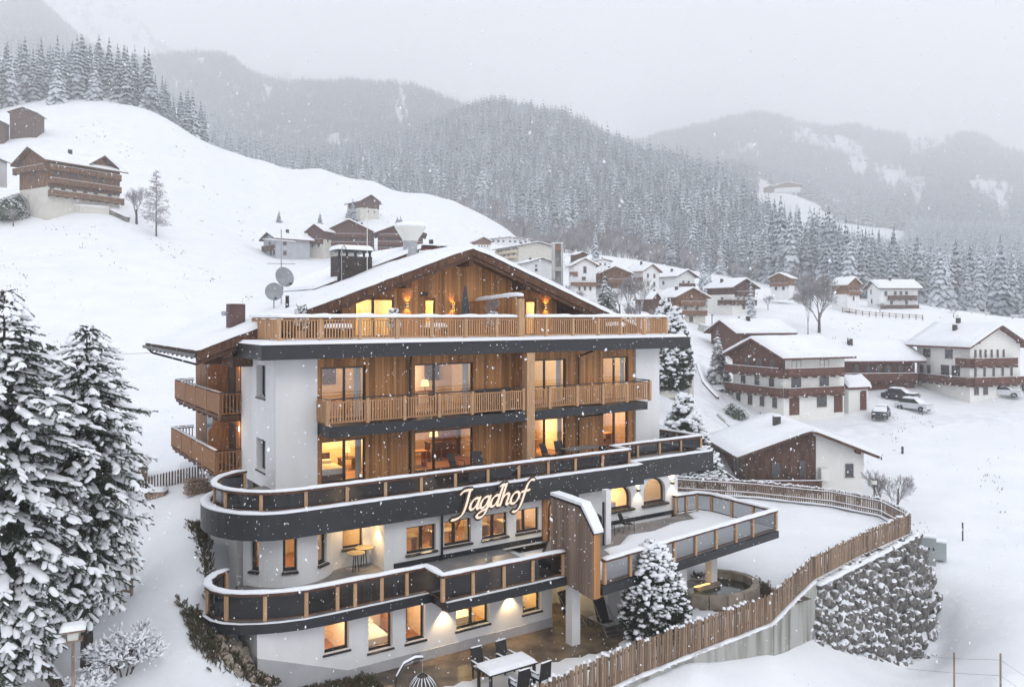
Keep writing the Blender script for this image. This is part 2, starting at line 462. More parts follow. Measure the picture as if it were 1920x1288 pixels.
# near right: field below the retaining wall
cp((1180, 1330, 28), (1300, 1275, 30), (1440, 1228, 34.5), (1520, 1203, 39.5), (1600, 1228, 41), (1700, 1250, 43), (1760, 1225, 45), (1875, 1288, 32),
   (1700, 1330, 33), (1500, 1330, 31), (1300, 1400, 27), (1800, 1150, 47), (1900, 1080, 50), (1830, 1000, 60), (1950, 960, 66), (2200, 1100, 50),
   (2200, 1300, 33), (1800, 930, 70), (1660, 925, 73), (1400, 1110, 47), (1560, 1080, 50), (1300, 1060, 50), (1420, 1000, 62), (1300, 960, 62), (1560, 990, 62), (1760, 1052, 54))
cp((1600, 1800, 18), (300, 1700, 15), (900, 1800, 16), (2200, 1700, 18), (-600, 1600, 18))
# neighbour house, road, middle ground
cp((1300, 880, 74), (1450, 930, 74), (1600, 938, 74), (1750, 890, 78), (1900, 870, 80), (1320, 830, 80), (1500, 830, 88), (1700, 815, 92), (1900, 800, 94),
   (2200, 850, 85), (1300, 762, 95), (1360, 770, 100), (1500, 775, 102), (1640, 762, 106), (1760, 745, 110), (1900, 732, 112), (2200, 740, 112),
   (1260, 700, 102), (1250, 665, 112), (1340, 690, 115), (1420, 700, 122), (1560, 690, 125), (1700, 690, 125), (1880, 690, 125), (1290, 615, 135), (1420, 640, 140), (1600, 640, 145),
   (1800, 640, 150), (1950, 650, 150), (2200, 660, 150), (1330, 590, 168), (1420, 585, 165), (1530, 592, 165), (1640, 582, 195), (1720, 580, 195), (1800, 592, 185), (1900, 612, 175), (2200, 600, 190))
# meadow left
cp((300, 860, 52), (300, 700, 75), (300, 560, 100), (300, 450, 140), (300, 345, 195), (300, 262, 260), (0, 880, 52), (0, 620, 80), (0, 440, 135), (100, 392, 150), (210, 392, 152),
   (0, 395, 150), (0, 330, 190), (80, 300, 210), (-300, 400, 150), (-300, 880, 52), (-300, 620, 80), (500, 700, 75), (500, 560, 105), (500, 490, 170), (500, 420, 230), (500, 350, 290),
   (600, 700, 75), (600, 580, 110), (600, 505, 165), (600, 420, 235), (600, 350, 290), (700, 600, 100), (700, 500, 175), (690, 402, 238), (700, 365, 300), (800, 600, 100), (800, 500, 180), (800, 420, 250),
   (900, 600, 100), (900, 510, 180), (900, 450, 240), (1000, 580, 130), (1000, 545, 160), (1000, 480, 210), (1100, 600, 125), (1100, 565, 158), (1120, 520, 190), (1120, 480, 240), (1200, 590, 135), (1210, 545, 170), (1250, 500, 230))
# crest of the left hill and the dip behind it
cp((-300, 255, 250), (0, 243, 245), (50, 235, 242), (100, 222, 262), (150, 210, 272), (200, 205, 280), (260, 208, 282), (300, 222, 285), (340, 243, 290), (400, 275, 300), (450, 292, 305), (500, 305, 315), (600, 317, 330), (700, 342, 325),
   (800, 364, 310), (850, 378, 305), (900, 402, 298), (950, 432, 292), (1000, 470, 285),
   (-300, 240, 300), (0, 190, 335), (100, 178, 340), (200, 185, 345), (260, 212, 350), (330, 290, 360), (400, 330, 385), (500, 370, 400), (600, 385, 400), (700, 405, 400), (800, 425, 390), (900, 445, 375), (1000, 475, 350),
   (-300, 250, 420), (0, 230, 450), (150, 240, 460), (300, 300, 480))
# forested hill in the middle
cp((400, 320, 520), (500, 360, 500), (600, 375, 480), (700, 395, 470), (800, 420, 450), (900, 440, 430), (1000, 460, 400), (1100, 470, 360), (1200, 488, 340), (1300, 505, 320), (1400, 525, 300), (1500, 545, 280), (1600, 555, 270),
   (1750, 568, 260), (1900, 590, 240), (2200, 590, 260),
   (500, 315, 800), (650, 300, 850), (800, 262, 900), (880, 226, 920), (930, 214, 930), (1000, 222, 920), (1060, 238, 900), (1110, 262, 880), (1200, 308, 820), (1290, 335, 760), (1345, 350, 700), (1400, 388, 640), (1450, 440, 560), (1500, 480, 470), (1560, 500, 430),
   (900, 320, 650), (1050, 340, 620), (1200, 400, 520), (1300, 430, 450), (1400, 470, 400), (1480, 510, 350),
   (500, 340, 1050), (700, 320, 1050), (930, 260, 1080), (1110, 320, 1020), (1250, 380, 950), (1345, 400, 860), (1450, 470, 700), (1560, 520, 520), (1700, 530, 420), (1900, 560, 330))
# open slope with a farm, beyond
cp((1350, 330, 1050), (1400, 350, 1000), (1470, 372, 960), (1510, 385, 930), (1480, 420, 860), (1540, 450, 800), (1430, 425, 900), (1560, 400, 1000), (1600, 430, 850), (1700, 480, 650), (1900, 500, 520), (2200, 500, 520))
# far ridges
cp((0, 110, 900), (150, 130, 900), (300, 190, 900), (400, 240, 850), (0, 20, 1500), (60, 8, 1550), (110, 50, 1550), (170, 110, 1500), (250, 128, 1500), (330, 118, 1550), (380, 112, 1600), (430, 122, 1620), (460, 145, 1620), (560, 162, 1650), (650, 165, 1650), (750, 168, 1600), (800, 182, 1560), (850, 205, 1500), (950, 245, 1450), (1100, 280, 1400),
   (-300, 20, 1500), (300, 240, 1200), (500, 260, 1250), (700, 255, 1250), (850, 260, 1250),
   (0, 60, 1900), (300, 160, 1950), (600, 200, 1950), (850, 250, 1800), (1100, 300, 1700),
   (1230, 270, 2000), (1300, 255, 2050), (1370, 240, 2100), (1430, 230, 2150), (1500, 236, 2150), (1600, 256, 2100), (1700, 276, 2050), (1780, 274, 2000), (1830, 268, 2000), (1880, 285, 1950), (1930, 300, 1950), (2200, 330, 1900),
   (1250, 340, 1500), (1400, 330, 1500), (1600, 350, 1400), (1800, 380, 1200), (1950, 400, 1150), (1700, 430, 900), (1850, 450, 850),
   (1300, 320, 2500), (1600, 330, 2500), (1900, 360, 2400))
# snow slopes high above, lost in the cloud
cp((-300, -60, 3300), (0, -20, 3300), (100, 15, 3100), (170, 12, 3100), (240, 30, 3100), (290, 75, 3100), (350, 100, 3200), (450, 125, 3300), (560, 142, 3300), (750, 165, 3300), (1000, 215, 3300), (1150, 232, 3200), (1250, 205, 3200), (1300, 196, 3200),
   (1360, 206, 3200), (1420, 216, 3200), (1600, 250, 3200), (1900, 300, 3200), (2200, 320, 3200), (200, 90, 2500), (400, 160, 2500), (800, 220, 2600))
_C = np.array(CTRL, float)
def _feat(px, t): return np.stack([px / 420.0, np.log(t) * 1.35], -1)
_X = _feat(_C[:, 0], _C[:, 2]); _Y = (HZ - _C[:, 1]) / F
def _ker(d2): return -np.sqrt(d2 + .03 ** 2)
_n = len(_X); _A = np.zeros((_n + 1, _n + 1))
_A[:_n, :_n] = _ker(((_X[:, None] - _X[None]) ** 2).sum(-1)) - np.eye(_n) * .004
_A[:_n, _n] = 1; _A[_n, :_n] = 1
_W = np.linalg.solve(_A, np.r_[_Y, 0])
def tan_at(px, t):
    px = np.asarray(px, float); t = np.asarray(t, float); sh = px.shape
    q = _feat(px.ravel(), t.ravel()); r = np.empty(len(q))
    for i in range(0, len(q), 20000):
        s = q[i:i + 20000]; r[i:i + 20000] = _ker(((s[:, None] - _X[None]) ** 2).sum(-1)) @ _W[:_n] + _W[_n]
    return r.reshape(sh)
def vnoise(x, y, s, seed=0):
    """cheap smooth value noise"""
    x = np.asarray(x) / s + seed * 17.3; y = np.asarray(y) / s + seed * 9.1
    xi = np.floor(x).astype(np.int64); yi = np.floor(y).astype(np.int64); fx = x - xi; fy = y - yi
    fx = fx * fx * (3 - 2 * fx); fy = fy * fy * (3 - 2 * fy)
    def h(a, b):
        k = (a * 374761393 + b * 668265263 + seed * 974711) & 0x7fffffff
        k = ((k ^ (k >> 13)) * 1274126177) & 0x7fffffff
        return ((k ^ (k >> 16)) & 0xffff) / 65535.0
    return (h(xi, yi) * (1 - fx) + h(xi + 1, yi) * fx) * (1 - fy) + (h(xi, yi + 1) * (1 - fx) + h(xi + 1, yi + 1) * fx) * fy * 1.0
# outline of the raised yard (world x, y): hotel front, fence line, back fence
FENCE_FRONT = [(-2.6, 23.2), (.7, 26.4), (4.3, 29.7), (6.8, 31.7), (11.1, 35.0), (13.3, 38.2), (15.1, 40.7), (19.6, 45.2), (24.3, 49.5)]
FENCE_BACK = [(24.3, 49.5), (24.3, 53.4), (22.2, 56.2), (17.7, 58.8), (12.2, 60.6), (6.0, 62.0)]
def in_poly(x, y, P):
    x = np.asarray(x); y = np.asarray(y); r = np.zeros(x.shape, bool); n = len(P)
    for i in range(n):
        (ax, ay), (bx, by) = P[i], P[(i + 1) % n]
        if ay == by: continue
        c = ((ay > y) != (by > y)) & (x < (bx - ax) * (y - ay) / (by - ay) + ax)
        r ^= c
    return r
_h = lambda u, v: tuple(H(u, v)[:2])
YARD = FENCE_FRONT + FENCE_BACK[1:] + [_h(33, 46), _h(8.0, 46), _h(8.0, 28.6), _h(8.2, 27.0), _h(7.0, 24.5), (-9.5, 21.0), (-6, 19.5)]
def poly_dist(x, y, P):
    d = np.full(np.shape(x), 1e9); n = len(P)
    for i in range(n):
        (ax, ay), (bx, by) = P[i], P[(i + 1) % n]; dx, dy = bx - ax, by - ay
        t = np.clip(((x - ax) * dx + (y - ay) * dy) / (dx * dx + dy * dy), 0, 1)
        d = np.minimum(d, np.hypot(x - ax - dx * t, y - ay - dy * t))
    return d
def ground_z(x, y):
    x = np.asarray(x, float); y = np.asarray(y, float)
    t = np.maximum(y, 3.0); px = 960 + F * x / t
    z = tan_at(px, t) * t
    # gentle relief
    z = z + (vnoise(x, y, 3.1, 1) - .5) * .16 * sstep(t, 8, 20) + (vnoise(x, y, 11, 2) - .5) * .5 * sstep(t, 50, 90) + (vnoise(x, y, 60, 3) - .5) * 3 * sstep(t, 300, 600)
    z = z + (vnoise(x, y, 26, 5) - .5) * 9 * sstep(t, 700, 1200) + (vnoise(x, y, 120, 6) - .5) * 40 * sstep(t, 1300, 2200)
    # trodden track along the path left of the hotel, and drift ripples on the open slopes
    tr = np.exp(-((x - (-14.2 + (y - 30) * .02 + .5 * np.sin(y * .35))) / .55) ** 2) * sstep(y, 24, 27) * (1 - sstep(y, 42, 44)); z = z - tr * (.10 + .16 * vnoise(x, y, .45, 31))
    z = z + (vnoise(x * .5, y, 1.3, 33) - .5) * .10 * sstep(t, 12, 20) * (1 - sstep(t, 90, 140)) + (vnoise(x, y * 1.6, 19, 34) - .5) * .9 * sstep(t, 70, 120)
    u = x * CT + y * ST; v = -x * ST + y * CT
    # nothing of the sheet inside the hotel or above the yard
    ulim = 7.9 + 2.6 * sstep(v, 33.5, 35.5); k = sstep(u - ulim, 0, .9) * sstep(v, 27.0, 28.6) * (1 - sstep(v, 50.5, 53)) * (1 - sstep(u, 34.2, 36))
    z = np.where(k > 0, z * (1 - k) + np.minimum(z, -14.2) * k, z)
    ins = in_poly(x, y, YARD) & (u > ulim + .7)
    z = np.where(ins, np.minimum(z, -13.9), z)
    return z
def gz(x, y): return float(ground_z(np.array([x]), np.array([y]))[0])
def gpt(px, t):
    x = (px - 960) / F * t
    return Vector((x, t, gz(x, t)))
def make_grid(name, m, X, Y, Z, kind='structure', keep=None):
    nr, nc = X.shape
    me = bpy.data.meshes.new(name); co = np.stack([X, Y, Z], -1).reshape(-1, 3)
    i = np.arange(nr - 1)[:, None] * nc + np.arange(nc - 1)[None]
    q = np.stack([i, i + 1, i + nc + 1, i + nc], -1).reshape(-1, 4)
    if keep is not None: q = q[keep.reshape(-1)]
    me.vertices.add(len(co)); me.vertices.foreach_set('co', co.ravel().astype(np.float32))
    me.loops.add(q.size); me.loops.foreach_set('vertex_index', q.ravel().astype(np.int32))
    me.polygons.add(len(q)); me.polygons.foreach_set('loop_start', np.arange(len(q), dtype=np.int32) * 4); me.polygons.foreach_set('loop_total', np.full(len(q), 4, np.int32))
    me.polygons.foreach_set('use_smooth', np.ones(len(q), bool))
    me.materials.append(MATS[m]); me.update(calc_edges=True)
    o = bpy.data.objects.new(name, me); COL.objects.link(o); o['kind'] = kind
    return o
def tufts():
    rs = np.random.RandomState(3); px = rs.uniform(-100, 1900, 5200); t = np.exp(rs.uniform(math.log(42), math.log(260), 5200))
    k = (vnoise(px, t * 3, 60, 21) > .74) & ((px < 520) | (t > 60)) & ~((px > 800) & (px < 1300) & (t < 90)); px, t = px[k], t[k]; x = (px - 960) / F * t; z = ground_z(x, t); V = []; T = []
    for i in range(len(x)):
        for j in range(3):
            a = rs.uniform(0, 6.28); h = rs.uniform(.06, .26) * (.6 + t[i] / 150); w = .02 * (1 + t[i] / 60); dx, dy = math.cos(a), math.sin(a); ox, oy = rs.normal(0, .25, 2); b = len(V)
            V += [(x[i] + ox - dx * w, t[i] + oy - dy * w, z[i] - .05), (x[i] + ox + dx * w, t[i] + oy + dy * w, z[i] - .05), (x[i] + ox + dy * h * .5, t[i] + oy - dx * h * .3, z[i] + h)]; T.append((b, b + 1, b + 2))
    b = MB(); b.v = V; b.f = T; b.m = [0] * len(T); o = b.build('grass_tips', 'dry_leaf'); o['kind'] = 'stuff'; o['label'] = 'dry grass tips poking out of the snow'
def build_terrain():
    px = np.arange(-760, 2700, 9.0)
    t = np.concatenate([np.geomspace(9, 130, 215), np.geomspace(131.6, 3600, 185)])
    T, PX = np.meshgrid(t, px, indexing='ij'); X = (PX - 960) / F * T; Y = T
    Z = ground_z(X, Y)
    make_grid('ground', 'snow', X, Y, Z)
    # the yard and patio, one flat sheet held by the retaining wall
    xs = np.arange(-12, 28, .3); ys = np.arange(18, 64, .3); XX, YY = np.meshgrid(xs, ys)
    u, v = toUV(XX, YY); ins = in_poly(XX, YY, YARD) & ((v < 33.5) | (u > 11.4))
    # the swept patio strip along the wall lies a hand lower than the snow
    ZZ = -13.26 + .10 * (vnoise(XX, YY, 1.7, 4) - .5) + .06 * (vnoise(XX, YY, .6, 8) - .5)
    bare = (v > 25.35 + .5 * (vnoise(u, v, .9, 5) - .5) + .35 * np.sin(u * .55)) & (u > 11.3) & (u < 24.2 + .8 * (vnoise(v, u, .7, 6) - .5))
    bare |= (u > 19.5) & (u < 28.2) & (v > 24.9 + .6 * (vnoise(u, v, .8, 7) - .5) + np.maximum(0, u - 23.5) * .28)
    bare |= (np.hypot(u - 29.9, (v - 26.6)) < 2.3 + .5 * (vnoise(u, v, .8, 9) - .5))
    ZZ = np.where(bare, -13.42, ZZ)
    d = poly_dist(XX, YY, FENCE_FRONT + FENCE_BACK[1:])
    c = ins[:-1, :-1] | ins[1:, 1:] | ins[1:, :-1] | ins[:-1, 1:]
    make_grid('yard_snow', 'snow', XX, YY, ZZ, keep=c)
    P = [H(11, 24.6), H(24.8, 23.9), H(33, 23.9), H(33, 46), H(11, 46)]
    b = MB(); b.add([(p.x, p.y, -13.33) for p in P], [tuple(range(len(P)))])
    tag(b.build('patio', 'patio_stone'), kind='structure')
build_terrain()
tufts()
# ------------------------------------------------------------------ the hotel (everything in hotel axes u, v, z)
OFF = (U0, V0, Z0)
hotel = empty('hotel_building', H(U0, V0, Z0), TH, 'large lit hotel with timber front, dark curved terraces and wide snowy gable roof', 'hotel')
def HB(): return MB(OFF)
def hp(name, mb, mats, parent=None, smooth=False): return mb.build(name, mats, parent or hotel, smooth)
def hloc(u, v, z): return (u - U0, v - V0, z - Z0)
T3, L2, L1, L0, GZ = -1.15, -4.75, -7.6, -10.5, -13.35
rngh = random.Random(42)
LAMPK = 2.8

def lamp(u, v, z, power, color=(1, .66, .30), r=.12, name='room_light'):
    d = bpy.data.lights.new(name, 'POINT'); d.energy = power * LAMPK; d.color = tuple(c * .78 + w * .22 for c, w in zip(color, (1, .80, .52))); d.shadow_soft_size = r
    o = bpy.data.objects.new(name, d); COL.objects.link(o); o.location = H(u, v, z); return o
def room(u0, u1, v0, v1, z0, z1, wall='inside_wall', floor='inside_floor', power=60, color=(1, .64, .28), lp=None, open_front=True):
    """a lit room behind a window: floor, ceiling and three walls facing inwards"""
    mb = HB(); mb.mi = 0
    mb.add([(u0, v1, z0), (u1, v1, z0), (u1, v1, z1), (u0, v1, z1)], [(0, 1, 2, 3)])
    mb.add([(u0, v0, z0), (u0, v1, z0), (u0, v1, z1), (u0, v0, z1)], [(0, 1, 2, 3)])
    mb.add([(u1, v0, z0), (u1, v1, z0), (u1, v1, z1), (u1, v0, z1)], [(0, 1, 2, 3)])
    mb.add([(u0, v0, z1), (u1, v0, z1), (u1, v1, z1), (u0, v1, z1)], [(0, 1, 2, 3)])
    mb.mi = 1
    mb.add([(u0, v0, z0), (u1, v0, z0), (u1, v1, z0), (u0, v1, z0)], [(0, 1, 2, 3)])
    hp('room_shell', mb, [wall, floor])
    if lp is None: lp = ((u0 + u1) / 2, (v0 + v1) / 2 - .2, z1 - .45)
    lamp(*lp, power, color)
def ring(mb, u0, u1, z0, z1, v0, v1, w):
    mb.box(u0, u0 + w, v0, v1, z0, z1); mb.box(u1 - w, u1, v0, v1, z0, z1)
    mb.box(u0 + w, u1 - w, v0, v1, z1 - w, z1); mb.box(u0 + w, u1 - w, v0, v1, z0, z0 + w)
def window(u0, u1, z0, z1, v, split=None, recess=.16, sill=True, w=.07, curtain=None, wname='window', ledge=.12, sillmat='frame_dark'):
    """frame set back in the wall at v; panes, sill and curtains are its pieces"""
    mb = HB(); a, b = v + recess, v + recess + .07
    ring(mb, u0, u1, z0, z1, a, b, w)
    cuts = [u0 + w] + ([] if not split else [s for s in split]) + [u1 - w]
    for s in (split or []): mb.box(s - w * .8, s + w * .8, a - .012, b + .004, z0 + w, z1 - w)
    fr = hp(wname, mb, 'frame_dark')
    for i in range(len(cuts) - 1):
        c0 = cuts[i] + (w * .8 if i else 0); c1 = cuts[i + 1] - (w * .8 if i < len(cuts) - 2 else 0)
        g = HB().add([(c0, a + .03, z0 + w), (c1, a + .03, z0 + w), (c1, a + .03, z1 - w), (c0, a + .03, z1 - w)], [(0, 1, 2, 3)])
        hp('pane', g, 'window_glass', fr)
    if sill:
        g = HB(); g.prism([(v - ledge, z0 - .035), (a - .002, z0 + .02), (a - .002, z0 - .05), (v - ledge, z0 - .09)], 0, u0 - .06, u1 + .06)
        hp('sill', g, sillmat, fr)
    if curtain:
        g = HB()
        for c0, c1 in curtain:
            n = max(3, int((c1 - c0) / .07)); vs = []; fs = []
            for i in range(n + 1):
                x = c0 + (c1 - c0) * i / n; y = b + .10 + (.03 if i % 2 else -.03)
                vs += [(x, y, z0 + .02), (x, y, z1 - .02)]
            for i in range(n): fs.append((2 * i, 2 * i + 2, 2 * i + 3, 2 * i + 1))
            g.add(vs, fs)
        hp('curtain', g, 'curtain', fr)
    return fr
def clad(parent, u0, u1, v, z0, z1, holes, m='larch', pw=.155, th=.03, axis='u', zt=None):
    """upright boards, each a piece of its own; board edges also fall on the edges of the openings"""
    cuts = sorted({u0, u1, *[min(max(h[i], u0), u1) for h in holes for i in (0, 1)]})
    us = []
    for a, b in zip(cuts[:-1], cuts[1:]):
        n = max(1, round((b - a) / pw)); us += [(a + (b - a) * i / n, a + (b - a) * (i + 1) / n) for i in range(n)]
    me = cube(m); k = 0
    for a, b in us:
        mid = (a + b) / 2; top = z1 if zt is None else zt(mid)
        segs = [(z0, top)]
        for h in holes:
            if h[0] < mid < h[1]:
                ns = []
                for s in segs:
                    if h[2] > s[0]: ns.append((s[0], min(s[1], h[2])))
                    if h[3] < s[1]: ns.append((max(s[0], h[3]), s[1]))
                segs = ns
        for s in segs:
            if s[1] - s[0] < .05: continue
            dv = rngh.uniform(-.006, .006); g = .007
            if axis == 'u':
                inst('plank', me, parent, hloc(mid, v + dv, (s[0] + s[1]) / 2), scale=(b - a - g, th, s[1] - s[0] - .004))
            else:
                inst('plank', me, parent, hloc(v + dv, mid, (s[0] + s[1]) / 2), scale=(th, b - a - g, s[1] - s[0] - .004))
            k += 1
    return k

def timber_floor(z0, z1, wins, u0, u1, label_m='larch'):
    holes = [(a, b, c, d) for a, b, c, d, *_ in wins]
    mb = HB()
    for a, b, c, d in wall_rects(u0, u1, z0, z1, holes): mb.box(a, b, 34.78, 35.0, c, d)
    for a, b, c, d in holes:    # timber linings of the openings
        mb.box(a - .002, a + .02, 34.70, 34.93, c, d); mb.box(b - .02, b + .002, 34.70, 34.93, c, d); mb.box(a + .02, b - .02, 34.70, 34.93, d - .02, d + .002)
    wall = hp('timber_wall', mb, 'larch')
    clad(wall, u0, u1, 34.745, z0, z1, holes)
    return wall

AV = 31.05
def build_hotel_walls():
    # upper floors, timber between two white towers
    w3 = [(12.98, 15.13, -4.72, -2.3, [14.12]), (17.62, 20.9, -4.72, -2.3, [18.72]), (23.95, 26.73, -4.72, -2.3, [25.35]), (29.3, 31.2, -4.72, -2.3, [30.2])]
    w1 = [(12.98, 15.13, -7.5, -5.58, [14.12]), (17.62, 20.9, -7.5, -5.52, [18.72]), (23.95, 26.73, -7.5, -5.42, [25.35]), (29.3, 31.2, -7.5, -5.38, [30.2])]
    timber_floor(L2 - .1, T3 - .35, w3, 12.78, 31.66)
    timber_floor(L1, L2 - .1, w1, 12.78, 31.66)
    for k, (a, b, c, d, sp) in enumerate(w3): window(a + .02, b - .02, c, d - .02, 34.72, sp, sill=False, w=.065, recess=.10, curtain=[(b - .5, b - .12)] if k != 3 else [(b - .42, b - .1)])
    for k, (a, b, c, d, sp) in enumerate(w1): window(a + .02, b - .02, c, d - .02, 34.72, sp, sill=False, w=.075, recess=.10, curtain=[(b - .42, b - .12)] if k in (0, 2) else None)
    mt = HB()
    # white towers
    wt = 'plaster'
    z0, z1 = L1 - .1, T3 - .45
    for a, b in ((10.92, 12.78), (31.66, 33.5)):
        mb = HB(); mb.box(a, b, 34.6, 35.0, z0, z1)
        hp('white_wall', mb, wt)
    # left side face with two slot windows (wall in v direction)
    holes = [(36.05, 37.42, -3.7, -2.22), (36.05, 37.42, -7.0, -5.55)]
    mb = HB()
    for a, b, c, d in wall_rects(35.0, 39.9, z0, z1, holes): mb.box(10.92, 11.30, a, b, c, d)
    mb.box(11.30, 11.34, 35.6, 38, -7.2, -2)
    hp('side_wall', mb, wt)
    for a, b, c, d in holes:
        m = HB(); ru = 11.20
        m.box(ru, ru + .06, a, a + .09, c, d); m.box(ru, ru + .06, b - .09, b, c, d); m.box(ru, ru + .06, a + .09, b - .09, c, c + .09); m.box(ru, ru + .06, a + .09, b - .09, d - .09, d)
        fr = hp('window', m, 'frame_dark')
        hp('pane', HB().add([(ru + .03, a, c), (ru + .03, b, c), (ru + .03, b, d), (ru + .03, a, d)], [(0, 1, 2, 3)]), 'window_glass', fr)
        hp('sill', HB().box(10.86, ru - .004, a - .03, b + .03, c - .06, c - .004), 'frame_dark', fr)
    # long left side behind: brown wood above, two storeys, with glazed doors
    mb = HB(); mb.box(11.2, 11.5, 39.9, 50.2, -14.5, T3 - .3); mb.box(11.3, 33.4, 50.0, 50.3, -14.5, -1.3); mb.box(33.1, 33.4, 35.0, 50.0, -14.5, T3 - .3)
    hp('rear_wall', mb, 'plaster')
    for zz0, zz1 in ((L2 + .05, -1.75), (L1 + .05, L2 - .2)):
        w = hp('side_timber_wall', HB().box(11.12, 11.2, 39.9, 50.2, zz0, zz1), 'stained_wood')
        clad(w, 39.92, 50.2, 11.10, zz0, zz1, [(41.5, 43.4, zz0, zz1 - .5), (46, 47.6, zz0, zz1 - .5)], m='stained_wood', axis='v', pw=.2)
        for a, b in ((41.5, 43.4), (46, 47.6)):
            m = HB(); m.box(11.06, 11.11, a, a + .08, zz0, zz1 - .5); m.box(11.06, 11.11, b - .08, b, zz0, zz1 - .5); m.box(11.06, 11.11, a + .08, b - .08, zz1 - .58, zz1 - .5); m.box(11.06, 11.11, a + .08, b - .08, zz0, zz0 + .08)
            fr = hp('balcony_door', m, 'frame_dark')
            hp('pane', HB().box(11.075, 11.095, a + .08, b - .08, zz0 + .08, zz1 - .58), 'window_far', fr)
        lamp(10.7, 40.6, zz1 - .55, 9, (1, .55, .2), .05, 'side_balcony_light')
        fx = hp('wall_lamp', HB().box(10.98, 11.09, 40.5, 40.62, zz1 - .72, zz1 - .5), 'lamp_glow')
        # fretted timber screens between the balconies, corners cut
        a = 11.1; b = 10.05; t = zz1 - .12
        scr = hp('privacy_screen', HB().prism([(a, zz0), (b, zz0), (b - .02, t - .8), (b + .45, t - .25), (a, t)], 1, 42.9 if zz0 > -6 else 42.7, 43.0 if zz0 > -6 else 42.8), 'stained_wood')
    # corner posts under the eaves
    for v in (40.4, 45.2): hp('eaves_post', HB().box(11.0, 11.19, v, v + .2, L1, -1.8), 'larch')
    # block behind everything (keeps daylight out of the rooms)
    core = HB(); core.box(11.6, 33.0, 40.0, 49.9, -14.0, -2.0); hp('inner_core', core, 'inside_wall')
    # --- entrance storey (behind the sign)
    f1 = [(15.21, 16.6, -10.0, -8.88, [15.95]), (17.01, 18.36, -9.95, -8.88, [17.55]), (18.93, 20.28, -9.95, -8.88, [19.55]), (20.76, 22.05, -9.95, -8.88, [21.25])]
    mb = HB()
    holes = [w[:4] for w in f1] + [(22.45, 23.25, L0, -8.75)]
    for a, b, c, d in wall_rects(14.6, 25.2, L0 - .1, L1 - .4, holes): mb.box(a, b, 30.7, 31.05, c, d)
    mb.box(14.2, 14.6, 30.705, 32.1, L0 - .1, L1 - .4)            # cheek of the niche
    w = hp('entrance_storey_wall', mb, 'plaster')
    hp('plinth', HB().box(14.62, 22.4, 30.66, 30.698, L0, L0 + .22), 'slate')
    for a, b, c, d, sp in f1: window(a, b, c, d, 30.7, sp, recess=.14, w=.075)
    # niche: back wall with a window
    mb = HB()
    for a, b, c, d in wall_rects(12.0, 14.2, L0 - .1, L1 - .4, [(12.95, 13.85, -9.75, -8.2)]): mb.box(a, b, 32.1, 32.4, c, d)
    hp('niche_wall', mb, 'plaster')
    window(12.95, 13.85, -9.75, -8.3, 32.1, None, recess=.12)
    # rounded tower with three slot windows
    arc = []
    cu, cv, rr = 10.75, 33.25, 2.45
    for i in range(25):
        a = math.radians(205 + (325 - 205) * i / 24); arc.append((cu + rr * math.cos(a) * .84, cv + rr * math.sin(a)))
    arc.append((12.9, 32.12))
    wz = [(2, 4), (9, 12), (17, 20)]; zb, zt = -9.88, -8.0
    mb = HB()
    for i in range(len(arc) - 1):
        a, b = arc[i], arc[i + 1]
        def seg(c, d):
            p, q = Vector((a[0], a[1], 0)), Vector((b[0], b[1], 0)); nrm = Vector((p.x + q.x - 2 * cu, p.y + q.y - 2 * cv, 0)).normalized()
            pi, qi = p - nrm * .3, q - nrm * .3
            mb.add([(p.x, p.y, c), (q.x, q.y, c), (qi.x, qi.y, c), (pi.x, pi.y, c), (p.x, p.y, d), (q.x, q.y, d), (qi.x, qi.y, d), (pi.x, pi.y, d)],
                   [(0, 3, 2, 1), (4, 5, 6, 7), (0, 1, 5, 4), (1, 2, 6, 5), (2, 3, 7, 6), (3, 0, 4, 7)])
        if any(s <= i < e for s, e in wz): seg(L0 - .15, zb); seg(zt, L1 - .4)
        else: seg(L0 - .15, L1 - .4)
    hp('round_tower_wall', mb, 'plaster')
    for s, e in wz:
        p, q = Vector((*arc[s], 0)), Vector((*arc[e], 0)); d = (q - p).normalized(); nrm = Vector((d.y, -d.x, 0)); p2, q2 = p - nrm * .12, q - nrm * .12
        m = HB()
        def pl(P, Q, c, dd, th=.06):
            n = nrm * th
            m.add([(*P.xy, c), (*Q.xy, c), (*(Q - n).xy, c), (*(P - n).xy, c), (*P.xy, dd), (*Q.xy, dd), (*(Q - n).xy, dd), (*(P - n).xy, dd)],
                  [(0, 3, 2, 1), (4, 5, 6, 7), (0, 1, 5, 4), (1, 2, 6, 5), (2, 3, 7, 6), (3, 0, 4, 7)])
        pl(p2, p2 + d * .10, zb, zt); pl(q2 - d * .10, q2, zb, zt); pl(p2 + d * .10, q2 - d * .10, zt - .1, zt); pl(p2 + d * .10, q2 - d * .10, zb, zb + .12)
        fr = hp('window', m, 'frame_dark')
        g = HB(); P, Q = p2 - nrm * .03, q2 - nrm * .03
        hp('pane', g.add([(*P.xy, zb), (*Q.xy, zb), (*Q.xy, zt), (*P.xy, zt)], [(0, 1, 2, 3)]), 'window_glass', fr)
        g = HB(); P, Q = p - d * .05 + nrm * .12, q + d * .05 + nrm * .12
        g.add([(*P.xy, zb - .03), (*Q.xy, zb - .03), (*q2.xy, zb + .02), (*p2.xy, zb + .02), (*P.xy, zb - .10), (*Q.xy, zb - .10), (*q2.xy, zb - .06), (*p2.xy, zb - .06)],
              [(0, 1, 2, 3), (4, 7, 6, 5), (0, 4, 5, 1), (1, 5, 6, 2), (2, 6, 7, 3), (3, 7, 4, 0)])
        hp('sill', g, 'frame_dark', fr)
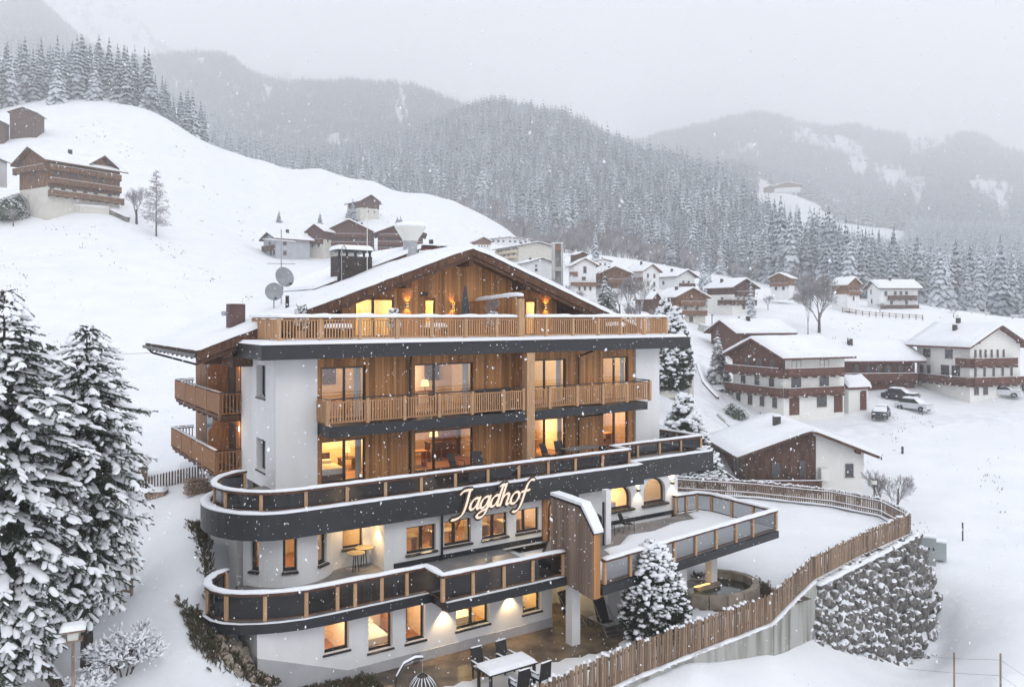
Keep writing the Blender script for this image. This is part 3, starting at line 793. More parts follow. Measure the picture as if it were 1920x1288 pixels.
    mb = HB(); mb.box(8.9, 9.2, 33.2, 35.6, -12.5, L1 - .4); mb.box(9.2, 11.2, 35.3, 35.6, -12.5, L1 - .4); hp('west_wall', mb, 'plaster')
    # right part of the entrance storey with the two arched windows
    arches = [(26.5, 28.1, -9.78, -8.55), (28.95, 30.5, -9.78, -8.46)]
    mb = HB(); holes = [(a, b, c, L1 - .84) for a, b, c, d in arches]
    for a, b, c, d in wall_rects(25.2, 31.4, L0 - .3, L1 - .84, holes): mb.box(a, b, AV, AV + .35, c, d)
    for a, b, c, top in arches:     # wall above the arch, cut to a half round
        r = (b - a) / 2; mid = (a + b) / 2; zc = top - r * .92; n = 14
        for s in (-1, 1):
            pts = [(mid + s * r, L1 - .4), (mid + s * r, zc)]
            pts += [(mid + s * r * math.cos(math.pi / 2 * i / n), zc + r * .92 * math.sin(math.pi / 2 * i / n)) for i in range(1, n + 1)]
            pts += [(mid, L1 - .4)]
            if s < 0: pts = pts[::-1]
            for i in range(1, len(pts) - 1):
                pass
            # strips from arc up to the slab
            m2 = [(mid + s * r * math.cos(math.pi / 2 * i / n), zc + r * .92 * math.sin(math.pi / 2 * i / n)) for i in range(n + 1)]
            for (x0, y0), (x1, y1) in zip(m2[:-1], m2[1:]):
                mb.prism([(x0, y0), (x1, y1), (x1, L1 - .84), (x0, L1 - .84)] if s < 0 else [(x1, y1), (x0, y0), (x0, L1 - .84), (x1, L1 - .84)], 1, AV, AV + .35)
    hp('arched_window_wall', mb, 'plaster')
    for a, b, c, top in arches:
        r = (b - a) / 2; mid = (a + b) / 2; zc = top - r * .92; n = 18; m = HB()
        out_ = [(mid - r, c), (mid - r, zc)] + [(mid - r * math.cos(math.pi * i / n), zc + r * .92 * math.sin(math.pi * i / n)) for i in range(1, n)] + [(mid + r, zc), (mid + r, c)]
        k = .88; inn = [(mid - r * k, c), (mid - r * k, zc)] + [(mid - r * k * math.cos(math.pi * i / n), zc + r * .92 * k * math.sin(math.pi * i / n)) for i in range(1, n)] + [(mid + r * k, zc), (mid + r * k, c)]
        for i in range(len(out_) - 1): m.prism([out_[i], out_[i + 1], inn[i + 1], inn[i]], 1, AV + .2, AV + .27)
        m.box(mid - r * k, mid + r * k, AV + .2, AV + .27, c, c + .1)
        fr = hp('arched_window', m, 'frame_dark')
        g = HB(); g.add([(x, AV + .24, z) for x, z in inn[::-1]], [tuple(range(len(inn)))]); hp('pane', g, 'window_glass', fr)
        g = HB(); g.prism([(AV - .18, c - .03), (AV + .19, c + .03), (AV + .19, c - .06), (AV - .18, c - .12)], 0, a - .15, b + .12); hp('sill', g, 'frame_dark', fr)
    hp('plinth', HB().box(25.3, 31.43, AV - .04, AV - .002, L0, L0 + .2), 'slate')
    mb = HB(); mb.box(31.12, 31.4, AV + .355, 40, L0 - .3, L1 - .84); hp('east_wall', mb, 'plaster')
    # white pier, downpipe, dark door in the corner behind the stair screen
    hp('pier', HB().box(24.25, 24.55, 28.5, 28.8, L0, L1 - .4), 'plaster')
    m = HB(); ring(m, 23.5, 24.3, L0 + .02, -8.35, 30.56, 30.66, .12); m.box(23.62, 24.18, 30.6, 30.64, L0 + .14, -8.47); hp('dark_door', m, 'frame_dark')
    # arched opening by the stairs with a timber head
    m = HB(); m.box(22.2, 22.45, 30.55, 30.69, L0, -7.9); m.box(22.45, 23.5, 30.55, 30.69, -8.62, -7.9)
    hp('doorway_trim', m, 'larch')
    m = HB(); r = .4; mid = 22.85; n = 12; zc = -9.0
    o_ = [(mid - r, L0), (mid - r, zc)] + [(mid - r * math.cos(math.pi * i / n), zc + r * math.sin(math.pi * i / n)) for i in range(1, n)] + [(mid + r, zc), (mid + r, L0)]
    i_ = [(mid + (x - mid) * .82, z if z <= zc else zc + (z - zc) * .82) for x, z in o_]
    for i in range(len(o_) - 1): m.prism([o_[i], o_[i + 1], i_[i + 1], i_[i]], 1, 30.5, 30.549)
    fr = hp('arched_door', m, 'brown_wood')
    hp('pane', HB().add([(x, 30.53, z) for x, z in i_], [tuple(range(len(i_)))]), 'window_glass', fr)
    # --- garden storey
    gw = [(10.6, 11.55, -12.17, -11.12, None), (12.31, 13.29, -12.5, -11.13, None), (13.84, 14.68, -12.5, -11.13, None), (16.06, 17.62, -12.5, -11.4, [16.85]), (19.27, 20.22, -12.5, -11.35, None)]
    holes = [g[:4] for g in gw]; mb = HB()
    for a, b, c, d in wall_rects(8.2, 20.8, -12.95, -10.8, holes): mb.box(a, b, 28.0, 28.35, c, d)
    hp('garden_storey_wall', mb, 'plaster')
    hp('base_course', HB().prism([(8.2, -14.2), (8.2, -11.75), (11.5, -12.952), (20.8, -12.952), (20.8, -14.2)], 1, 27.965, 28.34), 'base_render')
    hp('cable_box', HB().box(14.1, 14.4, 27.9, 27.962, -13.3, -12.98), 'grey_metal')
    for a, b, c, d, sp in gw: window(a, b, c, d, 28.0, sp, recess=.22, w=.07, ledge=.06)
    hp('west_flank_wall', HB().box(8.2, 8.5, 28.352, 33, -14.3, -10.8), 'plaster')
    hp('garden_end_wall', HB().box(20.5, 20.8, 28.352, 31.5, -13.4, -10.8), 'plaster')
    mb = HB(); mb.box(20.8, 24.8, 30.2, 30.5, -13.4, -10.8); mb.box(22.7, 23.0, 26.6, 30.2, -13.4, -10.85); mb.box(23.0, 27.5, 26.6, 26.9, -13.4, -10.85); mb.box(27.2, 27.5, 26.9, 31, -13.4, -10.85)
    hp('garden_rear_wall', mb, 'plaster')
    m = HB(); ring(m, 21.0, 22.0, -13.33, -11.2, 30.05, 30.195, .1); fr = hp('garden_door', m, 'frame_dark')
    hp('pane', HB().box(21.1, 21.9, 30.1, 30.14, -13.2, -11.3), 'window_far', fr)
    sgn = hp('ceiling_lamp', HB().box(20.9, 21.7, 29.0, 29.2, -11.05, -10.96), 'lamp_glow'); lamp(21.3, 28.9, -11.5, 10, (1, .65, .2), .1, 'garden_door_light')
    hp('column', HB().box(20.2, 20.62, 25.85, 26.27, GZ, -10.95), 'plaster')
    hp('column', HB().box(29.9, 30.3, 27.3, 27.7, GZ, -10.87), 'plaster')
build_hotel_walls()

def build_rooms():
    room(12.3, 16.3, 35.01, 38.8, L2 + .02, -1.75, 'inside_wall', power=50, color=(1, .62, .32))
    room(16.9, 22.2, 35.01, 39.2, L2 + .02, -1.75, 'inside_white', power=60, color=(1, .62, .36), lp=(19.0, 38.2, -3.2))
    room(23.2, 27.4, 35.01, 38.8, L2 + .02, -1.75, 'inside_wall', power=70, color=(1, .70, .36))
    room(28.6, 32.4, 35.01, 38.8, L2 + .02, -1.75, 'inside_wall', power=55)
    room(12.3, 16.3, 35.01, 38.8, L1 + .04, L2 - .2, 'inside_wall', power=72, color=(1, .68, .26), lp=(15.0, 37.2, -5.8))
    room(16.9, 22.2, 35.01, 39.2, L1 + .04, L2 - .2, 'inside_wood', power=60, color=(1, .66, .34))
    room(23.2, 27.4, 35.01, 38.8, L1 + .04, L2 - .2, 'inside_wall', power=85, color=(1, .66, .3), lp=(26.0, 37.6, -6.2))
    room(28.6, 32.4, 35.01, 38.8, L1 + .04, L2 - .2, 'inside_wood', power=70, color=(1, .68, .4))
    room(14.8, 22.4, 31.06, 35.0, L0 + .02, L1 - .42, 'inside_wood', 'inside_floor', power=75, color=(1, .68, .36), lp=(17.4, 32.6, -8.6))
    lamp(20.8, 32.6, -8.6, 70, (1, .68, .34)); room(22.45, 25.0, 31.06, 34.5, L0 + .02, L1 - .42, 'inside_white', power=35, color=(1, .74, .48))
    room(12.2, 14.1, 32.42, 35.5, L0 + .02, L1 - .42, 'inside_wall', power=45, color=(1, .66, .3))
    room(9.35, 12.0, 31.9, 35.3, L0 + .02, L1 - .42, 'inside_wood', power=55, color=(1, .68, .36), lp=(10.7, 33.6, -8.6))
    room(25.4, 28.5, AV + .37, 35.0, L0 + .02, L1 - .85, 'inside_wall', power=62, color=(1, .70, .36), lp=(27.3, 33.4, -9.0)); room(28.6, 31.1, AV + .37, 35.0, L0 + .02, L1 - .85, 'inside_white', power=14, color=(1, .76, .5))
    room(9.9, 12.0, 28.36, 31.5, GZ + .3, -10.85, 'inside_white', power=50, color=(1, .62, .36))
    room(12.05, 15.3, 28.36, 31.5, GZ + .3, -10.85, 'inside_white', power=60, color=(1, .60, .32))
    room(15.5, 18.4, 28.36, 31.5, GZ + .3, -10.85, 'inside_wall', 'orange_wood', power=70, color=(1, .68, .26))
    room(18.6, 20.49, 28.36, 31.5, GZ + .3, -10.85, 'inside_wall', 'orange_wood', power=45, color=(1, .66, .26))
    # roof storey rooms
    room(15.6, 18.8, 38.72, 41.5, T3 + .05, 1.3, 'inside_wall', power=75, color=(1, .74, .22))
    room(19.6, 21.3, 38.72, 40.8, T3 + .05, 1.3, 'inside_wall', power=45, color=(1, .70, .18))
    room(26.0, 28.2, 38.72, 40.8, T3 + .05, 1.3, 'inside_wall', power=45, color=(1, .72, .25))
build_rooms()

def rail_glazed(path, ztop, zbase, posts, glass='rail_glass', closed=False, post_w=.13, snow=True, name='glazed_railing', rail_m='brown_wood', snow_w=.26, inner=.0):
    """timber posts, glass panels between them, a timber top rail and the snow on it"""
    pts = [Vector((p[0], p[1], 0)) for p in path]
    cum = [0]
    for a, b in zip(pts[:-1], pts[1:]): cum.append(cum[-1] + (b - a).length)
    def at(s):
        for i in range(len(pts) - 1):
            if s <= cum[i + 1] + 1e-6: 
                f = (s - cum[i]) / max(1e-6, cum[i + 1] - cum[i]); return pts[i].lerp(pts[i + 1], f), (pts[i + 1] - pts[i]).normalized()
        return pts[-1], (pts[-1] - pts[-2]).normalized()
    mb = HB()
    for a, b in zip(pts[:-1], pts[1:]):
        d = (b - a).normalized() * .03
        mb.bar((*(a - d).xy, ztop - .05), (*(b + d).xy, ztop - .05), .2, .1)
    root = hp(name, mb, rail_m)
    ss = posts if posts else []
    for s in ss:
        p, d = at(s); m = HB(); z0, z1 = zbase - .02, ztop - .102
        m.bar((p.x, p.y, z0), (p.x, p.y, z1), post_w, post_w, (d.x, d.y, 0)); hp('post', m, 'larch_post', root)
    for s0, s1 in zip(ss[:-1], ss[1:]):
        # glass follows any bend between the two posts
        ks = [s0 + post_w / 2] + [c for c in cum if s0 + .1 < c < s1 - .1] + [s1 - post_w / 2]; m = HB(); fm = HB(); ft = HB()
        for a, b in zip(ks[:-1], ks[1:]):
            p, _ = at(a); q, _ = at(b)
            m.add([(p.x, p.y, zbase + .06), (q.x, q.y, zbase + .06), (q.x, q.y, ztop - .14), (p.x, p.y, ztop - .14)], [(0, 1, 2, 3)])
            fm.bar((p.x, p.y, zbase + .04), (q.x, q.y, zbase + .04), .05, .04); ft.bar((p.x, p.y, ztop - .122), (q.x, q.y, ztop - .122), .05, .036)
        pn = hp('glass_panel', m, glass, root)
        hp('glazing_bar', fm, 'brown_wood', root); hp('glazing_bar', ft, 'brown_wood', root)
    if snow:
        m = HB(); snow_strip(m, [(*p.xy, ztop) for p in pts], snow_w, .085, rngh, .3, .3); hp('rail_snow', m, 'snow_cap', root, True)
    return root
def slab(poly, z0, z1, name='terrace_slab', m='slate', top=None):
    mb = HB(); n = len(poly)
    mb.add([(p[0], p[1], z0) for p in poly] + [(p[0], p[1], z1) for p in poly], [tuple(range(n)), tuple(range(n, 2 * n))[::-1]] + [(i, i + n, (i + 1) % n + n, (i + 1) % n) for i in range(n)])
    return hp(name, mb, m)
def arc_pts(cu, cv, ru, rv, a0, a1, n): return [(cu + ru * math.cos(R(a0 + (a1 - a0) * i / n)), cv + rv * math.sin(R(a0 + (a1 - a0) * i / n))) for i in range(n + 1)]
def baluster_rail(p0, p1, zt, zb, name='balcony_railing', m='larch_rail', step=.118, bw=.055, posts=None, rail='black_metal', parent=None, handz=.12, post_m='larch_post', bd=.035, snow=0):
    """timber railing: each baluster a piece, posts, two timber rails and a metal handrail above"""
    a, b = Vector((*p0, 0)), Vector((*p1, 0)); L = (b - a).length; d = (b - a) / L; ang = math.atan2(d.y, d.x)
    mb = HB(); mb.bar((*a.xy, zt - .03), (*b.xy, zt - .03), .06, .06); mb.bar((*a.xy, zb + .03), (*b.xy, zb + .03), .06, .06)
    root = hp(name, mb, m)
    if handz:
        h = HB(); h.bar((*a.xy, zt + handz), (*b.xy, zt + handz), .07, .045); hp('handrail', h, rail, root)
    n = int(L / step); me = cube(m); out_ = Vector((d.y, -d.x, 0)) * .04
    for i in range(n):
        s = (i + .5) * L / n; p = a + d * s + out_
        if posts and any(abs(s - q) < .1 for q in posts): continue
        inst('baluster', me, root, hloc(p.x, p.y, (zt + zb) / 2 + .0), (0, 0, ang), (bw, bd, zt - zb - .05 + rngh.uniform(-.012, .012)))
    for q in (posts or []):
        p = a + d * q; h = HB(); h.bar((*p.xy, zb - .08), (*p.xy, zt + (handz or 0) - .03), .15, .15, (d.x, d.y, 0)); hp('post', h, post_m, root)
    if snow:
        h = HB(); snow_strip(h, [(*a.xy, zt + handz + .02), (*b.xy, zt + handz + .02)], .17, snow, rngh, .35, .35); hp('rail_snow', h, 'snow_cap', root, True)
    return root

def build_terraces():
    # ---------- roof terrace slab (dark fascia) and its railing
    pol = [(9.93, 37.0), (9.93, 33.3), (34.7, 33.3), (34.7, 36.6), (33.4, 38.5), (11.0, 38.5)]
    slab(pol, -1.84, -1.28, 'roof_terrace_fascia')
    hp('fascia_cap', HB().prism([(9.90, 37.0), (9.90, 33.27), (34.73, 33.27), (34.73, 36.6), (33.4, 38.4), (11.0, 38.4)], 2, -1.277, -1.24), 'black_metal')
    m = HB(); snow_pad(m, [(9.95, 37.2), (9.95, 33.3), (34.7, 33.3), (34.7, 36.6), (33.4, 38.4), (11.0, 38.4)], -1.238, .17, rngh, g=.22, edge=.12); hp('terrace_snow', m, 'snow', None, True)
    posts = [0.07, 2.15, 4.35, 6.5, 8.55, 10.55, 12.58, 15.1, 17.35, 19.3, 21.0]
    def upx(px, v=34.1):
        a = (px - 960) / F; return (a * CT + ST) * v / (-a * ST + CT)
    pp = [upx(x) for x in (523, 601, 675, 744, 810, 872, 931, 976, 1024, 1074, 1121, 1164, 1207, 1249)]
    u_l = pp[0]
    r = baluster_rail((u_l, 34.1), (pp[-1] + .05, 34.1), -.16, -1.02, 'roof_terrace_railing', posts=[p - u_l for p in pp if abs(p - pp[7]) > .1], handz=.06, rail='larch_rail', step=.135, bw=.06)
    m = HB(); snow_strip(m, [(u_l - .1, 34.1, -.07), (pp[7] - .3, 34.1, -.07)], .30, .15, rngh, .3, .3); snow_strip(m, [(pp[7] + .3, 34.1, -.07), (pp[-1] + .1, 34.1, -.07)], .30, .15, rngh, .3, .3)
    hp('rail_snow', m, 'snow_cap', r, True)
    r2 = baluster_rail((u_l, 37.9), (u_l, 34.1), -.16, -1.02, 'terrace_end_railing', posts=[.1, 1.0, 2.2], handz=.06, rail='larch_rail', step=.12, bw=.075)
    m = HB(); snow_strip(m, [(u_l, 37.9, -.07), (u_l, 34.2, -.07)], .30, .15, rngh, .3, .3); hp('rail_snow', m, 'snow_cap', r2, True)
    baluster_rail((pp[-1], 34.1), (pp[-1], 36.5), -.16, -1.02, 'terrace_end_railing', posts=[2.3], handz=.06, rail='larch_rail', step=.14)
    # tall post and the partition behind it
    u = pp[7]; hp('tall_post', HB().box(u - .16, u + .16, 33.98, 34.26, -1.1, .86), 'larch_post')
    m = HB()
    m.prism([(34.27, -1.1), (38.4, -1.1), (38.4, .80), (37.0, .86), (34.27, 1.0)], 0, u - .12, u + .05); part = hp('terrace_partition', m, 'weathered')
    clad(part, 34.28, 38.4, u - .14, -1.1, .82, [], m='larch', axis='v', pw=.19, zt=lambda y: 1.0 - (y - 34.27) * .05)
    m = HB(); snow_strip(m, [(u - .04, 38.3, .80), (u - .04, 37.0, .87), (u - .04, 35.5, .94), (u - .04, 34.0, 1.0)], .34, .22, rngh, .3, .15); hp('partition_snow', m, 'snow_cap', part, True)
    hp('timber_panel', HB().box(21.9, 23.5, 38.36, 38.47, -1.1, .78), 'larch')
    # ---------- balconies of the first floor
    slab([(12.82, 34.7), (12.82, 33.3), (23.1, 33.3), (23.1, 34.7)], -5.26, -4.78, 'balcony_slab')
    slab([(23.7, 34.7), (23.7, 33.3), (31.35, 33.3), (31.35, 34.7)], -5.2, -4.78, 'balcony_slab')
    zt, zb = -3.72, -4.66
    def us(pxs, v): return [upx(x, v) for x in pxs]
    q = us((614, 689, 758, 823, 885, 943, 981), 33.42)
    baluster_rail((q[0], 33.42), (q[-1], 33.42), zt, zb, posts=[x - q[0] for x in q], step=.125)
    baluster_rail((q[0], 34.6), (q[0], 33.42), zt, zb, 'balcony_end_railing', step=.11, bw=.08)
    q2 = us((1030, 1082, 1130, 1175, 1218), 33.42)
    baluster_rail((23.75, 33.42), (q2[-1], 33.42), zt, zb, posts=[x - 23.75 for x in q2], step=.125)
    baluster_rail((q2[-1], 33.42), (q2[-1], 34.6), zt, zb, 'balcony_end_railing', step=.14)
    # through post
    hp('corner_post', HB().box(23.17, 23.64, 33.28, 33.72, L1 + .05, -1.86), 'larch_post')
    hp('divider_wall', HB().box(23.3, 23.5, 33.73, 34.72, L1 + .05, -1.86), 'larch')
    # ---------- left side balconies
    for z, dz in ((L2, 0), (L1 + .1, 0)):
        v1 = 50.0; u0 = 9.95 if z == L2 else 9.75
        hp('side_balcony_floor', HB().box(u0, 11.1, 39.9, v1, z - .22, z - .06), 'brown_wood')
        for k in range(9):
            v = 40.4 + k * 1.15; hp('bracket', HB().box(u0 + .1, 11.1, v, v + .14, z - .4, z - .222), 'brown_wood')
        baluster_rail((u0, v1), (u0, 39.9), z + 1.0, z + .02, 'side_balcony_railing', step=.15 if z == L2 else .17, bw=.11, m='stained_wood', posts=[.1, 2.6, 5.0, 7.5, 10.0], handz=.07, rail='brown_wood', post_m='stained_wood', snow=.03)
        baluster_rail((u0, 39.9), (10.95, 39.9), z + 1.0, z + .02, 'side_balcony_end', step=.16, bw=.06, m='stained_wood', handz=.07)
        baluster_rail((10.95, v1), (u0, v1), z + 1.0, z + .02, 'side_balcony_end', step=.16, bw=.05, m='brown_wood', handz=.07)
    # ---------- main terrace: long dark fascia, rounded on the left
    arc = arc_pts(10.2, 33.2, 2.6, 3.1, 106, 270, 20)
    outer = arc + [(28.1, 30.1), (28.1, 30.9), (34.1, 31.0), (34.1, 35.6), (33.5, 35.6), (33.5, 34.59), (11.0, 34.59), (11.0, 36.3)]
    slab(outer, -8.43, -7.6, 'main_terrace_slab', 'slate_warm')
    for u in (13.5, 17.0, 20.5, 24.0, 27.0): hp('panel_joint', HB().box(u - .008, u + .008, 30.094, 30.099, -8.42, -7.46), 'black_metal')
    for u in (13.0, 16.5, 20.0, 23.6, 27.2, 30.8): hp('panel_joint', HB().box(u - .008, u + .008, 33.294, 33.299, -1.83, -1.29), 'black_metal')
    # parapet kerb on top of the fascia
    m = HB()
    edge = arc + [(28.1, 30.1), (28.1, 30.9), (34.1, 31.0), (34.1, 35.4)]
    def offset(path, d):
        res = []
        for i, p in enumerate(path):
            a = Vector(path[max(i - 1, 0)]); b = Vector(path[min(i + 1, len(path) - 1)]); p = Vector(p)
            if 0 < i < len(path) - 1:
                d1 = (p - a).normalized(); d2 = (b - p).normalized(); n1 = Vector((-d1.y, d1.x)); n2 = Vector((-d2.y, d2.x)); nn = (n1 + n2)
                nn = nn / max(.35, nn.length_squared / 2)
            else:
                dd = (b - a).normalized(); nn = Vector((-dd.y, dd.x))
            res.append(tuple(p + nn * d))
        return res
    inner = offset(edge, .55)
    for i in range(len(edge) - 1):
        e0, e1, i1, i0 = edge[i], edge[i + 1], inner[i + 1], inner[i]
        m.add([(*e0, -7.598), (*e1, -7.598), (*i1, -7.598), (*i0, -7.598), (*e0, -7.45), (*e1, -7.45), (*i1, -7.45), (*i0, -7.45)], [(0, 3, 2, 1), (4, 5, 6, 7), (0, 1, 5, 4), (1, 2, 6, 5), (2, 3, 7, 6), (3, 0, 4, 7)])
    hp('parapet', m, 'slate_warm')
    m = HB(); mid = offset(edge, .18); snow_strip(m, [(*p, -7.452) for p in mid], .38, .07, rngh, .3, .25); hp('parapet_snow', m, 'snow_cap', None, True)
    hp('terrace_paving', HB().prism([p for p in offset(edge, .6)[1:-5]] + [(27.2, 30.75), (33, 31.7), (33.4, 34.59), (11, 34.59), (11, 36.2)], 2, -7.596, -7.56), 'tile_grey')
    rl = offset(edge, .52)
    path = [(9.7, 38.6), (8.15, 36.6)] + [(p[0], p[1]) for p in rl[1:15]] + [(27.6, 30.65), (27.6, 31.95), (34.1 - .35, 31.95), (33.75, 35.4)]
    path = arc_pts(10.55, 33.25, 2.45, 2.6, 104, 270, 15) + [(27.55, 30.65), (27.55, 31.95), (34.1, 31.95), (34.1, 35.6)]
    P = [Vector(p) for p in path]; cum = [0]
    for a, b in zip(P[:-1], P[1:]): cum.append(cum[-1] + (b - a).length)
    # post positions from where they stand along the straight front
    s_front = cum[15] if len(cum) > 15 else 0
    i270 = 15; s270 = cum[i270]
    pu = [upx(x, 30.65) for x in (492, 573, 650, 722, 789, 853, 914, 972, 1027, 1078, 1129, 1174)]
    posts = [0.05, 1.7, 3.2, 4.3, 5.4] ; posts = [s for s in posts if s < s270 + (pu[0] - 10.55) - .6]
    posts += [s270 + (u - 10.55) for u in pu]
    s1 = s270 + (27.55 - 10.55); posts[-1] = s1; posts += [s1 + 1.3]
    s2 = s1 + 1.3; posts += [s2 + (upx(x, 31.95) - 27.55) for x in (1195, 1236, 1276)] + [s2 + 6.55, s2 + 6.55 + 1.8, s2 + 6.55 + 3.6]
    rail_glazed(path, -6.72, -7.45, posts, name='main_terrace_railing')
    # ---------- lower terraces
    arcl = [(7.35, 30.75), (6.95, 30.2), (6.82, 29.6), (6.92, 29.0), (7.2, 28.5), (7.65, 28.1), (8.2, 27.78), (8.85, 27.52), (9.6, 27.34)]
    low = [(8.4, 31.6)] + arcl + [(10.5, 27.25), (14.55, 27.25), (14.55, 25.95), (20.0, 25.95), (20.0, 30.7), (14.6, 30.7), (14.6, 32.1), (8.6, 32.2)]
    slab(low, -10.86, -10.53, 'lower_terrace_slab')
    hp('terrace_paving', HB().prism([(8.5, 31.5)] + [(p[0] + .22, p[1] + .12) for p in arcl] + [(10.5, 27.5), (14.8, 27.5), (14.8, 26.2), (19.9, 26.2), (19.9, 30.68), (14.62, 30.68), (14.1, 32.0), (8.6, 32.0)], 2, -10.527, -10.49), 'tile_grey')
    path = [(8.0, 31.2)] + [(p[0] + .14, p[1] + .12) for p in arcl] + [(10.5, 27.42), (14.4, 27.42), (14.4, 26.1), (19.95, 26.1)]
    P = [Vector(p) for p in path]; cum = [0]
    for a, b in zip(P[:-1], P[1:]): cum.append(cum[-1] + (b - a).length)
    s3 = cum[10]; ps = [.05, cum[3], cum[5], cum[7] + .1, cum[9], s3 + .35]
    ps += [s3 + (upx(x, 27.42) - 10.5) for x in (665, 715, 762)] + [cum[11] + 1.32]
    s4 = cum[12]; ps += [s4 + (upx(x, 26.1) - 14.4) for x in (886, 944, 998)] + [s4 + 5.5]
    ps = sorted(ps)
    rail_glazed(path, -9.5, -10.45, ps, name='lower_terrace_railing', snow_w=.28)
    m = HB(); snow_strip(m, [(*p, -10.5) for p in arcl + [(10.5, 27.3), (14.5, 27.3)]], .13, .03, rngh, .3, .3); snow_strip(m, [(14.5, 26.02, -10.5), (19.9, 26.02, -10.5)], .13, .03, rngh); hp('ledge_snow', m, 'snow_cap', None, True)
    # right terrace (front edge turned a little)
    rt = [(20.42, 24.2), (32.95, 25.75), (33.05, 30.5), (32.4, 30.95), (30.9, 31.0), (30.9, 30.58), (22.4, 30.58), (20.42, 28.5)]
    slab(rt, -10.87, -10.53, 'right_terrace_slab')
    hp('terrace_paving', HB().prism([(20.6, 24.4), (32.8, 25.9), (32.85, 30.4), (32.4, 30.8), (30.95, 30.9), (30.92, 30.55), (22.5, 30.55), (20.6, 28.4)], 2, -10.527, -10.49), 'tile_grey')
    m = HB(); snow_pad(m, [(20.8, 24.6), (32.7, 26.1), (32.8, 30.3), (31.6, 30.5), (31.0, 29.4), (29.6, 29.5), (27.6, 28.9), (26.0, 29.0), (24.6, 28.0), (23.6, 27.9), (23.2, 26.7), (21.5, 26.5), (20.9, 26.0)], -10.488, .13, rngh, g=.2, edge=.18)
    hp('terrace_snow', m, 'snow', None, True)
    path = [(20.55, 24.3), (32.85, 25.85), (32.9, 30.1), (32.5, 30.75), (30.95, 30.85)]
    L = math.hypot(12.3, 1.55)
    def along(px):        # post position where its foot shows in the front run
        best = min(range(400), key=lambda k: abs(_px(20.55 + 12.3 * k / 400, 24.3 + 1.55 * k / 400) - px)); return L * best / 400
    def _px(u, v): return 960 + F * (u * CT - v * ST) / (u * ST + v * CT)
    ps = [.05] + [along(x) for x in (1181, 1224, 1264, 1304, 1342, 1379, 1411)] + [L, L + 1.4, L + 2.8, L + 4.2, L + 4.98, L + 5.75, L + 6.5]
    rail_glazed(path, -9.5, -10.45, ps, glass='rail_glass_pale', name='right_terrace_railing', snow_w=.34)
    # soffit + beam under right terrace
    # ---------- stair screen (tall boarded fin) with its snow cap
    prof = [(27.0, -10.75), (24.32, -11.0), (24.32, -8.43), (25.1, -7.56), (27.05, -7.5), (27.05, -10.75)]
    fin = hp('stair_screen', HB().prism([(27.0, -10.7), (24.34, -10.97), (24.34, -8.47), (25.1, -7.62), (27.0, -7.56)], 0, 20.06, 20.38), 'larch')
    def topz(v): return -8.43 + (v - 24.32) / (25.1 - 24.32) * .87 if v < 25.1 else -7.56 + (v - 25.1) * .03
    for i in range(18):
        a = 24.33 + i * .15; mid = a + .075; t = topz(mid) - .02; b0 = -11.0 + (mid - 24.3) * .10
        inst('plank', cube('weathered'), fin, hloc(20.03 + rngh.uniform(-.006, .006), mid, (t + b0) / 2), scale=(.035, .143, t - b0))
    for i in range(3):
        u = 20.06 + .11 * i; inst('plank', cube('larch'), fin, hloc(u + .05, 24.315, (-8.47 - 10.97) / 2), scale=(.103, .03, 2.5))
    m = HB()
    m.prism([(24.24, -8.46), (25.07, -7.55), (27.06, -7.49), (27.06, -7.43), (25.03, -7.48), (24.18, -8.42)], 0, 19.97, 20.47); hp('screen_cap', m, 'black_metal', fin)
    m = HB(); cap = [(24.20, -8.43), (25.04, -7.47), (27.04, -7.42), (27.04, -7.30), (26.2, -7.31), (25.0, -7.36), (24.7, -7.66), (24.2, -8.28)]
    m.prism(cap, 0, 19.99, 20.45); hp('screen_snow', m, 'snow_cap', fin)
    # ---------- down pipes
    for pts in ([(17.35, 34.5, -1.9), (17.35, 34.62, -2.3), (17.35, 34.62, -4.75)], [(17.35, 34.62, -5.3), (17.35, 34.62, -7.5)], [(27.9, 33.9, -1.9), (27.5, 34.6, -2.2), (27.5, 34.62, -4.75)], [(28.4, 33.6, -5.3), (27.5, 34.6, -5.5), (27.5, 34.62, -7.5)],
                [(16.85, 30.6, -8.5), (16.85, 30.6, -10.45)], [(24.05, 28.45, -8.5), (24.05, 28.45, -10.45)]):
        m = HB(); m.tube(pts, .055, 8); hp('downpipe', m, 'black_metal')
build_terraces()

